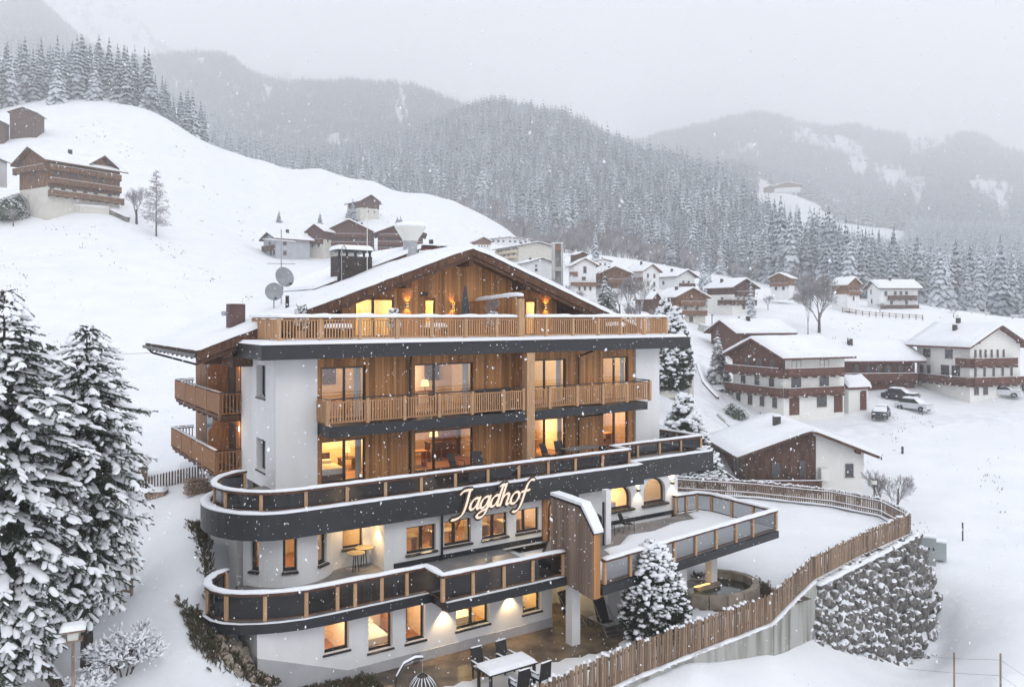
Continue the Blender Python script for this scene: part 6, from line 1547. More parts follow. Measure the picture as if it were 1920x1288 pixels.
def village_extras():
    # double garage below the terrace on the right of the hotel
    p = W(1252, 737, 92); r = empty('double_garage', p, R(8), 'low double garage with grey doors and snow on its flat roof', 'garage')
    m = MB(); m.box(-3.2, 3.2, .3, 5.5, -.6, 2.3); m.build('garage_wall', 'sand_wall', r)
    for x in (-1.5, 1.5): MB().box(x - 1.2, x + 1.2, .2, .295, 0, 2.0).build('garage_door', 'grey_metal', r)
    MB().box(-3.4, 3.4, 0, 5.7, 2.301, 2.6).build('garage_roof', 'concrete', r)
    m = MB(); snow_pad(m, [(-3.4, 0), (3.4, 0), (3.4, 5.7), (-3.4, 5.7)], 2.602, .35, random.Random(2), g=.4, edge=.3); m.build('roof_snow', 'snow', r, True)
    m = MB(); m.box(-3.3, 3.3, .1, .18, 3.2, 3.3)
    for i in range(9): m.box(-3.3 + i * .8, -3.22 + i * .8, .1, .18, 2.7, 3.2)
    m.build('roof_railing', 'brown_wood', r)
    # low terrace walls and hedges near the middle houses
    def wallseg(name, label, pts, h, w, m_, cat, snow=.2):
        P = [gpt(a, b) for a, b in pts]; c = P[0]; r = empty(name, c, 0, label, cat)
        a = MB(c); 
        for p, q in zip(P[:-1], P[1:]): a.bar((p.x, p.y, p.z + h / 2 - .3), (q.x, q.y, q.z + h / 2 - .3), w, h + .6)
        a.build('wall_body', m_, r); s = MB(c); snow_strip(s, [(p.x, p.y, p.z + h - .01) for p in P], w * 1.15, snow, random.Random(4), 1.0, .3); s.build('wall_snow', 'snow_cap', r, True)
        return r
    wallseg('hedge', 'long clipped dark hedge in snow by the white house with garden trees', [(1435, 148), (1492, 146)], 1.0, 1.4, 'hedge_dark', 'hedge', .4)
    wallseg('hedge', 'lower dark hedge in front of the long clipped one', [(1420, 140), (1498, 138)], .8, 1.2, 'hedge_dark', 'hedge', .3)
    wallseg('retaining_wall', 'low grey retaining wall along the village lane', [(1310, 138), (1368, 140)], 1.1, .5, 'concrete', 'wall', .3)
    wallseg('garden_kerb', 'dark stone kerb curving beside the lane below the big chalet', [(1345, 96), (1370, 92), (1395, 88.5), (1402, 88)], .22, .25, 'concrete', 'kerb', .02)
    wallseg('stone_kerb', 'short curved stone edging round the planted bank by the small spruce', [(1308, 112), (1320, 106), (1345, 103)], .4, .4, 'boulder', 'kerb', .1)
    wallseg('stone_wall', 'dry stone wall at the end of the left farmhouse terrace', [(205, 147), (240, 145)], .9, .6, 'boulder', 'wall', .2)
    wallseg('terrace_wall', 'pale terrace wall in front of the left farmhouse', [(90, 147), (150, 146), (205, 146.5)], 1.3, .4, 'sand_wall', 'wall', .2)
    # fence on the meadow edge in front of the right houses
    P = [gpt(1580 + i * 12.5, 176 - i * .3) for i in range(13)]; r = empty('meadow_fence', P[0], 0, 'thin snowy rail fence along the meadow below the right houses', 'fence')
    for p in P: b = MB(P[0]); b.box(p.x - .08, p.x + .08, p.y - .08, p.y + .08, p.z - .3, p.z + 1.1); b.build('post', 'weathered', r)
    for z in (.5, .95):
        b = MB(P[0])
        for p, q in zip(P[:-1], P[1:]): b.bar((p.x, p.y - .09, p.z + z), (q.x, q.y - .09, q.z + z), .06, .12)
        b.build('rail', 'weathered', r)
    # marker post in the field, street lamp by the lane
    p = gpt(1692, 86); r = MB(p).box(p.x - .09, p.x + .09, p.y - .09, p.y + .09, p.z - .2, p.z + .75).build('marker_post', 'black_metal'); r.location = p; tag(r, 'short black marker post alone in the snowy field by the road', 'post')
    for px, t in ((1385, 141), (1400, 139), (1335, 136)):
        p = gpt(px, t); b = MB(); b.tube([(0, 0, -.2), (0, 0, 3.6)], .07, 6); r = empty('street_lamp', p, 0, 'thin street lamp beside the village lane, %s' % {1385: 'behind the lower hedge', 1400: 'nearest the white house trees', 1335: 'by the grey retaining wall'}[px], 'street lamp', 'street lamps of the lane')
        b.build('pole', 'black_metal', r); MB().box(-.15, .15, -.5, .1, 3.6, 3.75).build('lamp_head', 'black_metal', r)
village_extras()

def larch_mesh(seed):
    rng = random.Random(seed); mb = MB(); mb.tube([(0, 0, 0), (0, 0, .98)], [.012, .003], 5)
    for i in range(78):
        f = .16 + .82 * i / 78; L = .25 * (1 - f) ** .75 * rng.uniform(.6, 1.2) + .015; a = rng.uniform(0, 6.28); d = Vector((math.cos(a), math.sin(a), rng.uniform(.0, .35))).normalized(); p = Vector((0, 0, f)); q = p + d * L; mb.tube([p, q], [.0042, .0018], 3, cap=False)
        for k in range(8):
            s = rng.uniform(.2, 1); e = (d * .6 + Vector((rng.gauss(0, .7), rng.gauss(0, .7), rng.gauss(-.15, .45)))).normalized(); l = L * rng.uniform(.25, .5); st = p.lerp(q, s); en = st + e * l; mb.tube([st, en], [.0028, .0014], 3, cap=False)
            for _ in range(3): e2 = (e + Vector((rng.gauss(0, .7), rng.gauss(0, .7), rng.gauss(0, .5)))).normalized(); s2 = st.lerp(en, rng.uniform(.3, 1)); mb.tube([s2, s2 + e2 * l * .5], [.0022, .0012], 3, cap=False)
    return mb.mesh('crown', 'frosted_twig')
LARCH = larch_mesh(4)
def village_trees():
    x = (293 - 960) / F * 143; t_ = empty('frosted_larch', (x, 143, gz(x, 143) - .1), 0, 'tall frosted larch on the slope right of the farmhouse', 'tree'); t_.scale = (12, 12, 12); inst('crown', LARCH, t_); inst('trunk', TRUNK, t_)
    G = 'spruces between the houses'
    for px, t, h, w, lab in ((600, 232, 4.2, 1.9, 'small snowy spruce above the wide guesthouse'), (523, 236, 3.8, 1.9, 'smallest lone spruce left of the upper village'), (662, 226, 7.6, 1.7, 'tallest spruce in front of the lone barn'), (653, 228, 5.6, 1.6, 'spruce touching the left of the tallest by the barn'),
                             (751, 226, 4.2, 1.9, 'small spruce above the dark timber hotel'), (745, 228, 3.4, 1.8, 'twin spruce left above the dark timber hotel'), (1116, 200, 11, .85, 'spruce above the low white house under the forest'), (1330, 176, 11, .8, 'narrow spruce behind the cream house'),
                             (1408, 150, 9.5, .75, 'dark slender spruce in front of the white house'), (1318, 190, 12, .8, 'spruce left behind the white house'), (1560, 215, 13, .7, 'spruce behind the brown house with the carport')):
        x = (px - 960) / F * t; spruce(x, t, h, int(px), lab, G, w=w)
    for px, t, h, w, lab in ((1345, 108, 7.8, 1.15, 'broad snowy blue spruce left of the big white chalet'), (1134, 118, 9.2, 1.0, 'snow loaded spruce rising right of the hotel gable'), (1144, 120, 7.0, 1.2, 'second snow loaded spruce beside the one right of the gable')):
        x = (px - 960) / F * t; tr = spruce(x, t, h, int(px), lab, 'garden spruces', near=True, w=w)
    Gb = 'frosted leafless trees'
    for px, t, h, w, lt, lab in ((1536, 151, 13.5, 1.0, False, 'big frosted leafless tree standing alone in the meadow'), (1515, 149, 11.5, .35, True, 'slim double trunk frosted tree left of the big bare one'), (1178, 128, 9.5, .8, True, 'frosted leafless tree right of the spruces by the gable'),
                                 (256, 146, 9.5, 1.1, True, 'shorter round frosted tree touching the farmhouse end'), (1440, 168, 4, 1, True, 'small frosted tree on the bank behind the hedge'),
                                 (1195, 118, 7.5, .9, True, 'pale frosted tree by the end of the roof slope'), (1060, 150, 5, 1.0, True, 'frosted tree at the foot of the concrete tower'), (1200, 126, 10.5, .75, True, 'taller frosted tree between the dark hut and the hotel roof'), (1162, 135, 6, 1.1, True, 'frosted tree below the timber house'), (1085, 140, 4.5, 1.3, True, 'low frosted tree under the white gabled house'), (1236, 120, 6, 1.0, True, 'frosted tree at the foot of the dark hut'), (1345, 178, 6, 1.2, True, 'frosted tree behind the gap between two white houses'), (1228, 186, 5, 1.2, True, 'frosted tree between the tall and the long white house'), (720, 176, 5, 1.2, True, 'frosted tree in front of the dark timber hotel'), (1385, 200, 7, 1.2, True, 'frosted tree behind the white house with the brown gable'), (1640, 214, 8, 1.1, True, 'frosted tree left behind the broad roofed white house'), (1035, 148, 6, 1.0, True, 'frosted shrub tree just above the roof edge')):
        x = (px - 960) / F * t; bare_tree(x, t, h, int(px) % 3, lab, Gb, w, lt)
    Gs = 'frosted bushes'
    for px, t, h, w, lab in ((1648, 66, 5.4, .9, 'frosted bush right of the neighbour chalet, the left of two'), (1680, 64, 4.9, 1.0, 'frosted bush right of the neighbour chalet, the right of two'), (1385, 142, 2.6, 1.2, 'small frosted bush by the hedge'), (1402, 143, 3, 1.2, 'second frosted bush by the hedge'),
                             (1428, 145, 2.8, 1.2, 'third frosted bush by the hedge'), (1650, 190, 3, 1.2, 'frosted bush below the right hand white house'), (1788, 180, 3.2, 1.3, 'frosted bush on the meadow bank'), (1720, 106, 2.2, 1.5, 'low frosted bush beside the dark chalet'),
                             (60, 146, 4.5, 1.0, 'frosted bush in front of the left farmhouse'), (25, 140, 4.5, 1.1, 'frosted bush below the left farmhouse near the edge')):
        x = (px - 960) / F * t; bare_tree(x, t, h, int(px) % 3, lab, Gs, w, True, 'frosted_bush', cat='bush')
village_trees()

def road():
    P = [(1300, 118), (1318, 108), (1338, 99), (1366, 93), (1420, 91.5), (1500, 93.5), (1620, 96), (1760, 99), (1920, 100), (2200, 100)]
    pts = []
    for (a, b), (c, d) in zip(P[:-1], P[1:]):
        for i in range(10): f = i / 10; px = a + (c - a) * f; t = b + (d - b) * f; pts.append(((px - 960) / F * t, t))
    n = 13; X = np.zeros((len(pts), n)); Y = X.copy()
    for i, p in enumerate(pts):
        q = pts[min(i + 1, len(pts) - 1)]; o = pts[max(i - 1, 0)]; dx, dy = q[0] - o[0], q[1] - o[1]; L = math.hypot(dx, dy)
        for j in range(n): s = (j / (n - 1) - .5) * 5.2; X[i, j] = p[0] - dy / L * s; Y[i, j] = p[1] + dx / L * s
    e = np.abs(np.linspace(-1, 1, n))[None]; Z = ground_z(X, Y) + .07 - .30 * np.clip(e - .8, 0, 1) * 2 - .07 * np.exp(-((e - .35) / .1) ** 2); make_grid('road', 'road_snow', X, Y, Z)
road()
# ------------------------------------------------------------------ near conifers built branch by branch
def emit_mesh(name, mats, tv, tf, tm, mats4, k_mat=None):
    """instances of one small template (tv verts, tf tris, tm material ids) under many 4x4 matrices -> one mesh"""
    M = np.asarray(mats4); n = len(M); tv = np.asarray(tv); V = np.einsum('nij,kj->nki', M[:, :3, :3], tv) + M[:, None, :3, 3]
    T = (np.asarray(tf)[None] + (np.arange(n) * len(tv))[:, None, None]).reshape(-1, 3)
    return V.reshape(-1, 3), T, np.tile(np.asarray(tm), n)
def rotz(a): c, s = math.cos(a), math.sin(a); return np.array([[c, -s, 0], [s, c, 0], [0, 0, 1.]])
def basis(d, roll=0):
    d = np.array(d, float); d /= np.linalg.norm(d); s = np.cross(d, [0, 0, 1]); ns = np.linalg.norm(s)
    s = s / ns if ns > .05 else np.array([1., 0, 0]); u = np.cross(s, d); c, q = math.cos(roll), math.sin(roll)
    s2 = s * c + u * q; u2 = -s * q + u * c
    return np.stack([d, s2, u2], 1)
def twig_template(seed, needles=52):
    """a needle spray along +x (length 1): needle tufts below, a lumpy pad of snow on top"""
    rng = random.Random(seed); V = []; T = []; M = []
    for i in range(needles):
        x = rng.uniform(.02, 1.0); sd = rng.choice((-1, 1)); a = rng.uniform(.35, 1.0); L = rng.uniform(.14, .27) * (1.1 - .45 * x)
        dx, dy, dz = math.cos(a) * L, sd * math.sin(a) * L, rng.uniform(-.16, .05)
        b = len(V); wv = .024
        V += [(x - wv, 0, 0), (x + wv, 0, 0), (x + dx, dy, dz)]; T.append((b, b + 1, b + 2)); M.append(0)
        b = len(V); V += [(x, 0, -wv), (x, 0, wv), (x + dx * .9, dy * .6, dz - .07)]; T.append((b, b + 1, b + 2)); M.append(0)
    return V, T, M
def snowpad_template(seed):
    rng = random.Random(seed); n = 7; prof = [(-.03, .02), (.08, .085), (.32, .115), (.6, .115), (.86, .09), (1.0, .03)]; V = []; T = []
    for x, w in prof:
        w *= rng.uniform(.85, 1.35); h = w * rng.uniform(.75, 1.15)
        for j in range(n):
            a = math.pi * (-.12 + 1.24 * j / (n - 1)); V.append((x + rng.uniform(-.03, .03), math.cos(a) * (w + .012), .015 + math.sin(a) * (h + .01)))
    for i in range(len(prof) - 1):
        for j in range(n - 1):
            a, b, c, d = i * n + j, i * n + j + 1, (i + 1) * n + j + 1, (i + 1) * n + j; T += [(a, b, c), (a, c, d)]
    return V, T, [0] * len(T)
def big_spruce(name, label, x, y, z, h, radius, seed, low=.05, dens=1.0, group=None, snow=.62, twig=.42, sector=None, bushy=True):
    rng = random.Random(seed); root = empty(name, (x, y, z), 0, label, 'tree', group)
    MB().tube([(0, 0, -.3), (0, 0, h * .5), (0, 0, h * .98)], [.19 * h / 10, .1 * h / 10, .015], 8).build('trunk', 'trunk_bark', root)
    G = []; S = []; BR = MB()
    nl = int(h / .30 * dens)
    for i in range(nl):
        f = (i + rng.uniform(-.3, .3)) / nl; f = min(max(f, 0), .985); zz = h * (low + (1 - low) * f)
        r = radius * (min(1, ((1 - f) / .30) ** .85) * (1 - .4 * max(0, (.3 - f) / .3)) if bushy else (1 - f) ** .8) * rng.uniform(.72, 1.12) * (1 + .22 * mnoise.noise(Vector((seed, f * 7, 0)))) + .12
        nb = int((5 + 5.0 * (1 - f)) * dens); a0 = rng.uniform(0, 6.28)
        for k in range(nb):
            a = a0 + 6.283 * k / nb + rng.uniform(-.3, .3)
            L = r * rng.uniform(.66, 1.22) * (1 + .25 * mnoise.noise(Vector((math.cos(a) * 1.5, math.sin(a) * 1.5 + seed, f * 5)))); droop = L * rng.uniform(.25, .5) * (1 - f * .7); lift = rng.uniform(-.02, .12) * L + (.25 * L if f > .93 else 0)
            ca, sa = math.cos(a), math.sin(a)
            def P(s): return np.array([ca * L * s, sa * L * s, zz + lift * math.sin(s * 3.0) - droop * s ** 1.8 + .10 * L * max(0, s - .8)])
            BR.tube([P(0), P(.5), P(1)], [.022 * (1 + L * .3), .015, .005], 4, cap=False)
            step = .17 * (twig / .42); n = max(2, int(L / step))
            for q in range(n):
                s = (q + .6) / n
                if s < .12 and L > 1: continue
                p = P(s); d = P(min(1, s + .05)) - P(max(0, s - .05)); d /= np.linalg.norm(d)
                sidea = np.array([-d[1], d[0], 0]); sidea /= max(1e-6, np.linalg.norm(sidea))
                for sd in (-1, 1):
                    tl = twig * rng.uniform(.7, 1.25) * (1.15 - .5 * s) * min(1, .35 + L * .5)
                    dd = d * rng.uniform(.55, .9) + sidea * sd * rng.uniform(.5, .9) + np.array([0, 0, -rng.uniform(.05, .55)])
                    B = basis(dd, rng.uniform(-.3, .3)) * tl; M4 = np.eye(4); M4[:3, :3] = B; M4[:3, 3] = p; G.append(M4)
                    if rng.random() < snow * (.26 + .30 * s) * (1.35 if mnoise.noise(Vector((p[0] * 1.4, p[1] * 1.4, p[2] * 1.1 + seed))) > -.05 else .55):
                        M5 = M4.copy(); M5[:3, :3] = basis(dd, 0) * tl * np.array([rng.uniform(.7, 1.15), rng.uniform(.8, 2.3), rng.uniform(.7, 1.6)]); M5[2, 3] += .015; S.append(M5)
            p = P(.86); B = basis(P(1) - P(.8)) * twig * .8; M4 = np.eye(4); M4[:3, :3] = B; M4[:3, 3] = p; G.append(M4)
            if rng.random() < snow:
                M5 = M4.copy(); M5[:3, :3] = M5[:3, :3] * np.array([1.1, 1.9, 1.7]); S.append(M5)
            if rng.random() < snow * 1.0 and L > .5:      # snow lying along the limb itself
                p = P(.42); B = basis(P(.8) - P(.4)) * L * .42; M5 = np.eye(4); M5[:3, :3] = B * np.array([1.0, 1.05, .85]); M5[:3, 3] = p + np.array([0, 0, .02]); S.append(M5)
    M4 = np.eye(4); M4[:3, :3] = basis((0, 0, 1)) * .35; M4[:3, 3] = (0, 0, h * .95); G.append(M4)
    BR.build('branches', 'trunk_bark', root)
    for nm, mats4, tm, mt in (('needles', G, TWIG, 'dark_leaf'), ('snow_load', S, SPAD, 'snow_cap')):
        Vs = []; Ts = []; off = 0
        for kk, tmp in enumerate(tm):
            mm = mats4[kk::len(tm)]
            if not mm: continue
            V, T, _ = emit_mesh('', None, tmp[0], tmp[1], tmp[2], mm); Vs.append(V); Ts.append(T + off); off += len(V)
        me = np_mesh(nm, [mt], np.concatenate(Vs), T=np.concatenate(Ts)); me.polygons.foreach_set('use_smooth', np.full(len(me.polygons), nm == 'snow_load'))
        o = bpy.data.objects.new(nm, me); COL.objects.link(o); o.parent = root
    return root
TWIG = [twig_template(s) for s in (1, 2, 3)]
SPAD = [snowpad_template(s) for s in (1, 2, 3, 4)]
def dense_conifer(name, label, x, y, z, h, radius, seed, tops=((0, 0, 1.0),), group=None, n=2600, snow=.5, m='dark_leaf'):
    """garden conifer: dense body of foliage tufts with lumps of snow"""
    rng = random.Random(seed); root = empty(name, (x, y, z), 0, label, 'tree', group); G = []; S = []
    MB().tube([(0, 0, -.2), (0, 0, h * .7)], [.1, .03], 6).build('trunk', 'trunk_bark', root)
    core = MB()
    for tx, ty, th in tops:
        core.lathe([(radius * .55, .15), (radius * .72, h * .18), (radius * .62, h * th * .42), (radius * .3, h * th * .75), (.03, h * th * .93)], (tx, ty, 0), 12)
    core.build('inner_foliage', m, root)
    for i in range(n):
        tx, ty, th = tops[i % len(tops)]; f = 1 - math.sqrt(rng.random()) ** 1.15; f = rng.uniform(0, 1) ** 1.25
        H_ = h * th; r = radius * (math.sin(min(1, (1 - f) * 1.25 + .02) * math.pi / 2)) ** .9 * (1 if f > .12 else .75 + f * 2) * rng.uniform(.80, 1.06) / (1 + .25 * (len(tops) > 1))
        r = max(r, .05); a = rng.uniform(0, 6.28); zz = .12 + H_ * f * .96
        p = np.array([tx * (1 - f * .3) + math.cos(a) * r, ty * (1 - f * .3) + math.sin(a) * r, zz]); out_ = np.array([math.cos(a), math.sin(a), rng.uniform(.1, 1.3)])
        tl = rng.uniform(.20, .38) * h / 4; B = basis(out_, rng.uniform(-.5, .5)) * tl * np.array([1, 1.7, 1.7]); M4 = np.eye(4); M4[:3, :3] = B; M4[:3, 3] = p - out_ / np.linalg.norm(out_) * tl * .5; G.append(M4)
        if rng.random() < snow * (1.0 if f > .3 else .35 + f) * (1.1 if mnoise.noise(Vector((math.cos(a) * 2.2, math.sin(a) * 2.2 + seed, zz * 2.4))) > 0 else .3):
            s = rng.uniform(.045, .14) * h / 4 * (1.15 if f > .5 else 1); M5 = np.eye(4); M5[:3, :3] = basis((math.cos(a), math.sin(a), rng.uniform(-.3, .5))) * s * np.array([1.5, 1.1, .8]); M5[:3, 3] = p + out_ / np.linalg.norm(out_) * tl * .15 + np.array([0, 0, .04]); S.append(M5)
    blobs = []
    for sd in (1, 2, 3):
        me = blob_mesh('blob', 'snow_cap', sd, 1, .22, .8); v = np.array([tuple(q.co) for q in me.vertices]); t_ = [tuple(p.vertices) for p in me.polygons]; blobs.append((v, t_, [0] * len(t_)))
    for nm, mats4, tm, mt in (('foliage', G, TWIG, m), ('snow_load', S, blobs, 'snow_cap')):
        Vs = []; Ts = []; off = 0
        for kk, tmp in enumerate(tm):
            mm = mats4[kk::len(tm)]
            if not mm: continue
            V, T, _ = emit_mesh('', None, tmp[0], tmp[1], tmp[2], mm); Vs.append(V); Ts.append(T + off); off += len(V)
        me = np_mesh(nm, [mt], np.concatenate(Vs), T=np.concatenate(Ts)); me.polygons.foreach_set('use_smooth', np.full(len(me.polygons), nm == 'snow_load'))
        o = bpy.data.objects.new(nm, me); COL.objects.link(o); o.parent = root
    return root
def near_trees():
    def at(px, t): x = (px - 960) / F * t; return x, t, gz(x, t)
    x, y, z = at(163, 26.5); big_spruce('spruce_tree', 'large snow laden spruce at the left edge with a clear pointed top', x, y, -11.7, 11.5, 1.62, 5, low=.22, dens=1.3, group='snow laden spruces at the left edge')
    x, y, z = at(8, 23.5); big_spruce('spruce_tree', 'biggest snow laden spruce, half outside the left edge', x, y, -12.0, 12.8, 1.95, 9, low=.15, dens=1.25, group='snow laden spruces at the left edge')
    x, y, z = at(-10, 17.0); big_spruce('spruce_tree', 'low young spruce drooping with snow in the bottom left corner', x, y, -11.9, 4.6, 1.15, 14, low=.04, dens=1.2, bushy=False, group='snow laden spruces at the left edge')
    x, y, z = at(88, 29); big_spruce('spruce_tree', 'snow laden spruce standing behind the pointed one', x, y, -11.6, 10.6, 2.0, 21, low=.12, dens=1.2, group='snow laden spruces at the left edge')
    x, y = W(1228, 0, 33.3).xy; dense_conifer('garden_conifer', 'dense double topped conifer caked in snow behind the picket fence', x, y, -13.3, 4.05, 1.30, 3, tops=((-.28, 0, 1.0), (.32, .1, .93)), n=4600, snow=.55)
    x, y = W(1283, 0, 66).xy; dense_conifer('garden_conifer', 'tall snowy conifer behind the right end of the main terrace', x, y, -15.0, 8.7, 2.7, 7, tops=((0, 0, 1.0), (-1.6, .3, .72), (1.1, .3, .62)), n=4200, snow=.6)
    x, y = W(1322, 0, 62).xy; dense_conifer('garden_conifer', 'lower snowy conifer leaning out from under the right terrace', x, y, -15.2, 5.2, 1.3, 8, tops=((0, 0, 1.0),), n=1700, snow=.5)
    x, y = W(1266, 0, 84).xy; dense_conifer('garden_conifer', 'rounded snowy conifer beyond the end of the roof terrace', x, y, -7.6, 8.6, 1.9, 11, tops=((0, 0, 1.0), (-1.0, 0, .8)), n=2600, snow=.55)
    x, y = W(1247, 0, 88).xy; dense_conifer('garden_conifer', 'slender frosted conifer left of the rounded one beyond the roof terrace', x, y, -4.9, 6.8, 1.5, 12, tops=((0, 0, 1.0),), n=1500, snow=.6)
    for px, t, h, r, lab in ((1372, 99, 1.5, 1.1, 'round clipped snowy shrub left of the big white chalet'), (1386, 97.5, 1.5, 1.2, 'second round clipped snowy shrub beside the big white chalet')):
        x, y, z = at(px, t); o = dense_conifer('round_shrub', lab, x, y, z, h, r, int(px), n=500, snow=.6, group='clipped shrubs'); o['category'] = 'shrub'
    for px, t, h, r, lab in ((12, 143, 4.0, 3.6, 'dark evergreen bush heaped with snow at the left edge below the farmhouse'), (38, 147, 3.5, 3.8, 'dark evergreen bush heaped with snow beside the farmhouse terrace')):
        x, y, z = at(px, t); o = dense_conifer('evergreen_bush', lab, x, y, z, h, r, int(px) + 3, n=1100, snow=.7, group='evergreen bushes'); o['category'] = 'bush'
near_trees()
BUSH = bare_mesh(31, 5, spread=.8, up=.2, thick=.016, nb=3).mesh('crown', 'frosted_twig')
def snowy_bush(px, t, h, w, label, seed, n=420, z=None):
    """leafless shrub with lumps of snow caught in its twigs"""
    x = (px - 960) / F * t; z = gz(x, t) if z is None else z; root = empty('snowy_bush', (x, t, z - .05), 0, label, 'bush', 'leafless bushes near the hotel')
    rng = random.Random(seed); mb = MB(); tips = []
    def grow(p, d, L, r, k):
        q = p + d * L + Vector((0, 0, -.05 * L * (4 - k))); mb.tube([p, q], [r, r * .7], 4, cap=False)
        tips.append((p.lerp(q, .6), d)); 
        if k == 0: tips.append((q, d)); return
        for i in range(3): grow(p.lerp(q, rng.uniform(.5, 1)), (d + Vector((rng.gauss(0, 1), rng.gauss(0, 1), rng.gauss(0.05, .5))).normalized() * .75).normalized(), L * rng.uniform(.6, .85), r * .62, k - 1)
    for i in range(9):
        a = 6.283 * i / 9 + rng.uniform(-.3, .3); grow(Vector((math.cos(a) * .15, math.sin(a) * .15, 0)), Vector((math.cos(a) * .55, math.sin(a) * .55, 1)).normalized(), .42, .02, 4)
    s = h / 1.7; o = mb.build('twigs', 'trunk_bark', root); o.scale = (s * w, s * w, s)
    S = []
    for p, d in rng.sample(tips, min(n, len(tips))):
        k = rng.uniform(.025, .06); M = np.eye(4); M[:3, :3] = basis(d) * k * np.array([2.0, 1.0, .8]); M[:3, 3] = (p.x * s * w, p.y * s * w, p.z * s + .02); S.append(M)
    me = blob_mesh('blob', 'snow_cap', seed, 1, .25, .8); v = np.array([tuple(q.co) for q in me.vertices]); t_ = [tuple(p.vertices) for p in me.polygons]
    V, T, _ = emit_mesh('', None, v, t_, [0] * len(t_), S); me = np_mesh('snow_load', ['snow_cap'], V, T=T); me.polygons.foreach_set('use_smooth', np.ones(len(me.polygons), bool))
    o = bpy.data.objects.new('snow_load', me); COL.objects.link(o); o.parent = root
    return root
snowy_bush(232, 25.5, 2.6, .95, 'big leafless bush full of snow right of the bird house', 4, 1300)
snowy_bush(165, 24.3, 1.7, .8, 'leafless snowy bush just below the bird house', 6, 700)
snowy_bush(708, 27.6, 1.15, .7, 'small leafless bush with clumps of snow at the bottom near the swing chair', 8, 260, z=-13.35)
snowy_bush(640, 27.3, .8, .9, 'low snowy bush at the corner of the garden wall', 9, 240, z=-13.2)

# ------------------------------------------------------------------ fences, walls
def picket_run(path, h, step, me, zf, label, width=.085, top_snow=False, name='picket_fence', rails=True, m_rail='weathered', tilt=.03, lean_out=0, pointed=False, off=.05, cat='fence', jit=.05, side=1, rail_snow=True):
    P = [Vector(p) for p in path]; c = Vector((*P[0], zf(*P[0]))); root = empty(name, c, 0, label, cat); rng = random.Random(len(path) * 7 + 1)
    cum = [0]
    for a, b in zip(P[:-1], P[1:]): cum.append(cum[-1] + (b - a).length)
    L = cum[-1]; n = int(L / step); sn = MB(c); seg = 0; railpts = []
    for i in range(n):
        s = (i + .5) * step
        while s > cum[seg + 1]: seg += 1
        d = (P[seg + 1] - P[seg]).normalized(); p = P[seg] + d * (s - cum[seg]); z = zf(p.x, p.y); nrm = Vector((d.y, -d.x)) * side
        hh = h + rng.uniform(-jit, jit); q = p + nrm * off
        inst('picket', me, root, (q.x - c.x, q.y - c.y, z - c.z), (rng.uniform(-tilt, tilt), rng.uniform(-tilt, tilt), math.atan2(d.y, d.x) + rng.uniform(-.06, .06)), (width * rng.uniform(.8, 1.15), .034, hh))
        if top_snow is True or (top_snow and rng.random() < .55):
            b = Vector((q.x, q.y, z + hh - .01)); k = rng.uniform(.045, .085) * (1.0 if top_snow != 'light' else .75)
            vs = [(b.x - k, b.y - k, b.z), (b.x + k, b.y - k, b.z), (b.x + k, b.y + k, b.z), (b.x - k, b.y + k, b.z), (b.x - k * .8, b.y - k * .8, b.z + k * 1.3), (b.x + k * .8, b.y - k * .8, b.z + k * 1.2), (b.x + k * .8, b.y + k * .8, b.z + k * 1.3), (b.x - k * .8, b.y + k * .8, b.z + k * 1.4)]
            sn.add(vs, [(4, 5, 6, 7), (0, 1, 5, 4), (1, 2, 6, 5), (2, 3, 7, 6), (3, 0, 4, 7)])
    for zz in ((.25, .8) if rails else ()):
        r = MB(c); sr = []
        for a, b in zip(P[:-1], P[1:]):
            r.bar((a.x, a.y, zf(*a) + h * zz), (b.x, b.y, zf(*b) + h * zz), .05, .09); sr += [(a.x, a.y, zf(*a) + h * zz + .045)]
        r.build('rail', m_rail, root); sr.append((P[-1].x, P[-1].y, zf(*P[-1]) + h * zz + .045)); rail_snow and snow_strip(sn, [Vector(q) for q in sr], .10, .05, rng, .4, .4)
    if sn.v: sn.build('fence_snow', 'snow_cap', root, True)
    return root
def picket_mesh(m, pointed):
    b = MB()
    if pointed: b.prism([(-.5, 0), (.5, 0), (.5, .9), (0, 1.0), (-.5, .9)], 1, -.5, .5)
    else: b.prism([(-.5, 0), (.5, 0), (.46, .97), (.1, 1.0), (-.42, .985)], 1, -.5, .5)
    return b.mesh('picket_' + m, m)
PK = picket_mesh('picket_wood', False); PKD = picket_mesh('picket_dark', True); PKB = picket_mesh('weathered', True)
WALLTOP = -13.22
picket_run(FENCE_FRONT, 1.22, .138, PK, lambda x, y: WALLTOP, 'long rough split-wood fence running along the top of the garden wall', top_snow='light', width=.108, tilt=.028, jit=.08, rail_snow=False)
picket_run(FENCE_BACK, 1.15, .155, PKB, lambda x, y: WALLTOP + .05, 'snow capped picket fence along the far side of the garden', top_snow=True, width=.10, side=1)
picket_run([tuple(W(215, 0, 43).xy), tuple(W(385, 0, 44.5).xy), tuple(W(420, 0, 45.5).xy)], .82, .145, PKD, lambda x, y: gz(x, y) - .02, 'dark pointed picket fence crossing the path left of the hotel', width=.085, tilt=.01, jit=.01)
picket_run([tuple(W(48, 0, 28.5).xy), tuple(W(85, 0, 26.5).xy), tuple(W(128, 0, 24.6).xy)], .62, .13, PKD, lambda x, y: gz(x, y) - .02, 'small dark garden fence under the spruces in the bottom left', width=.09, tilt=.05)

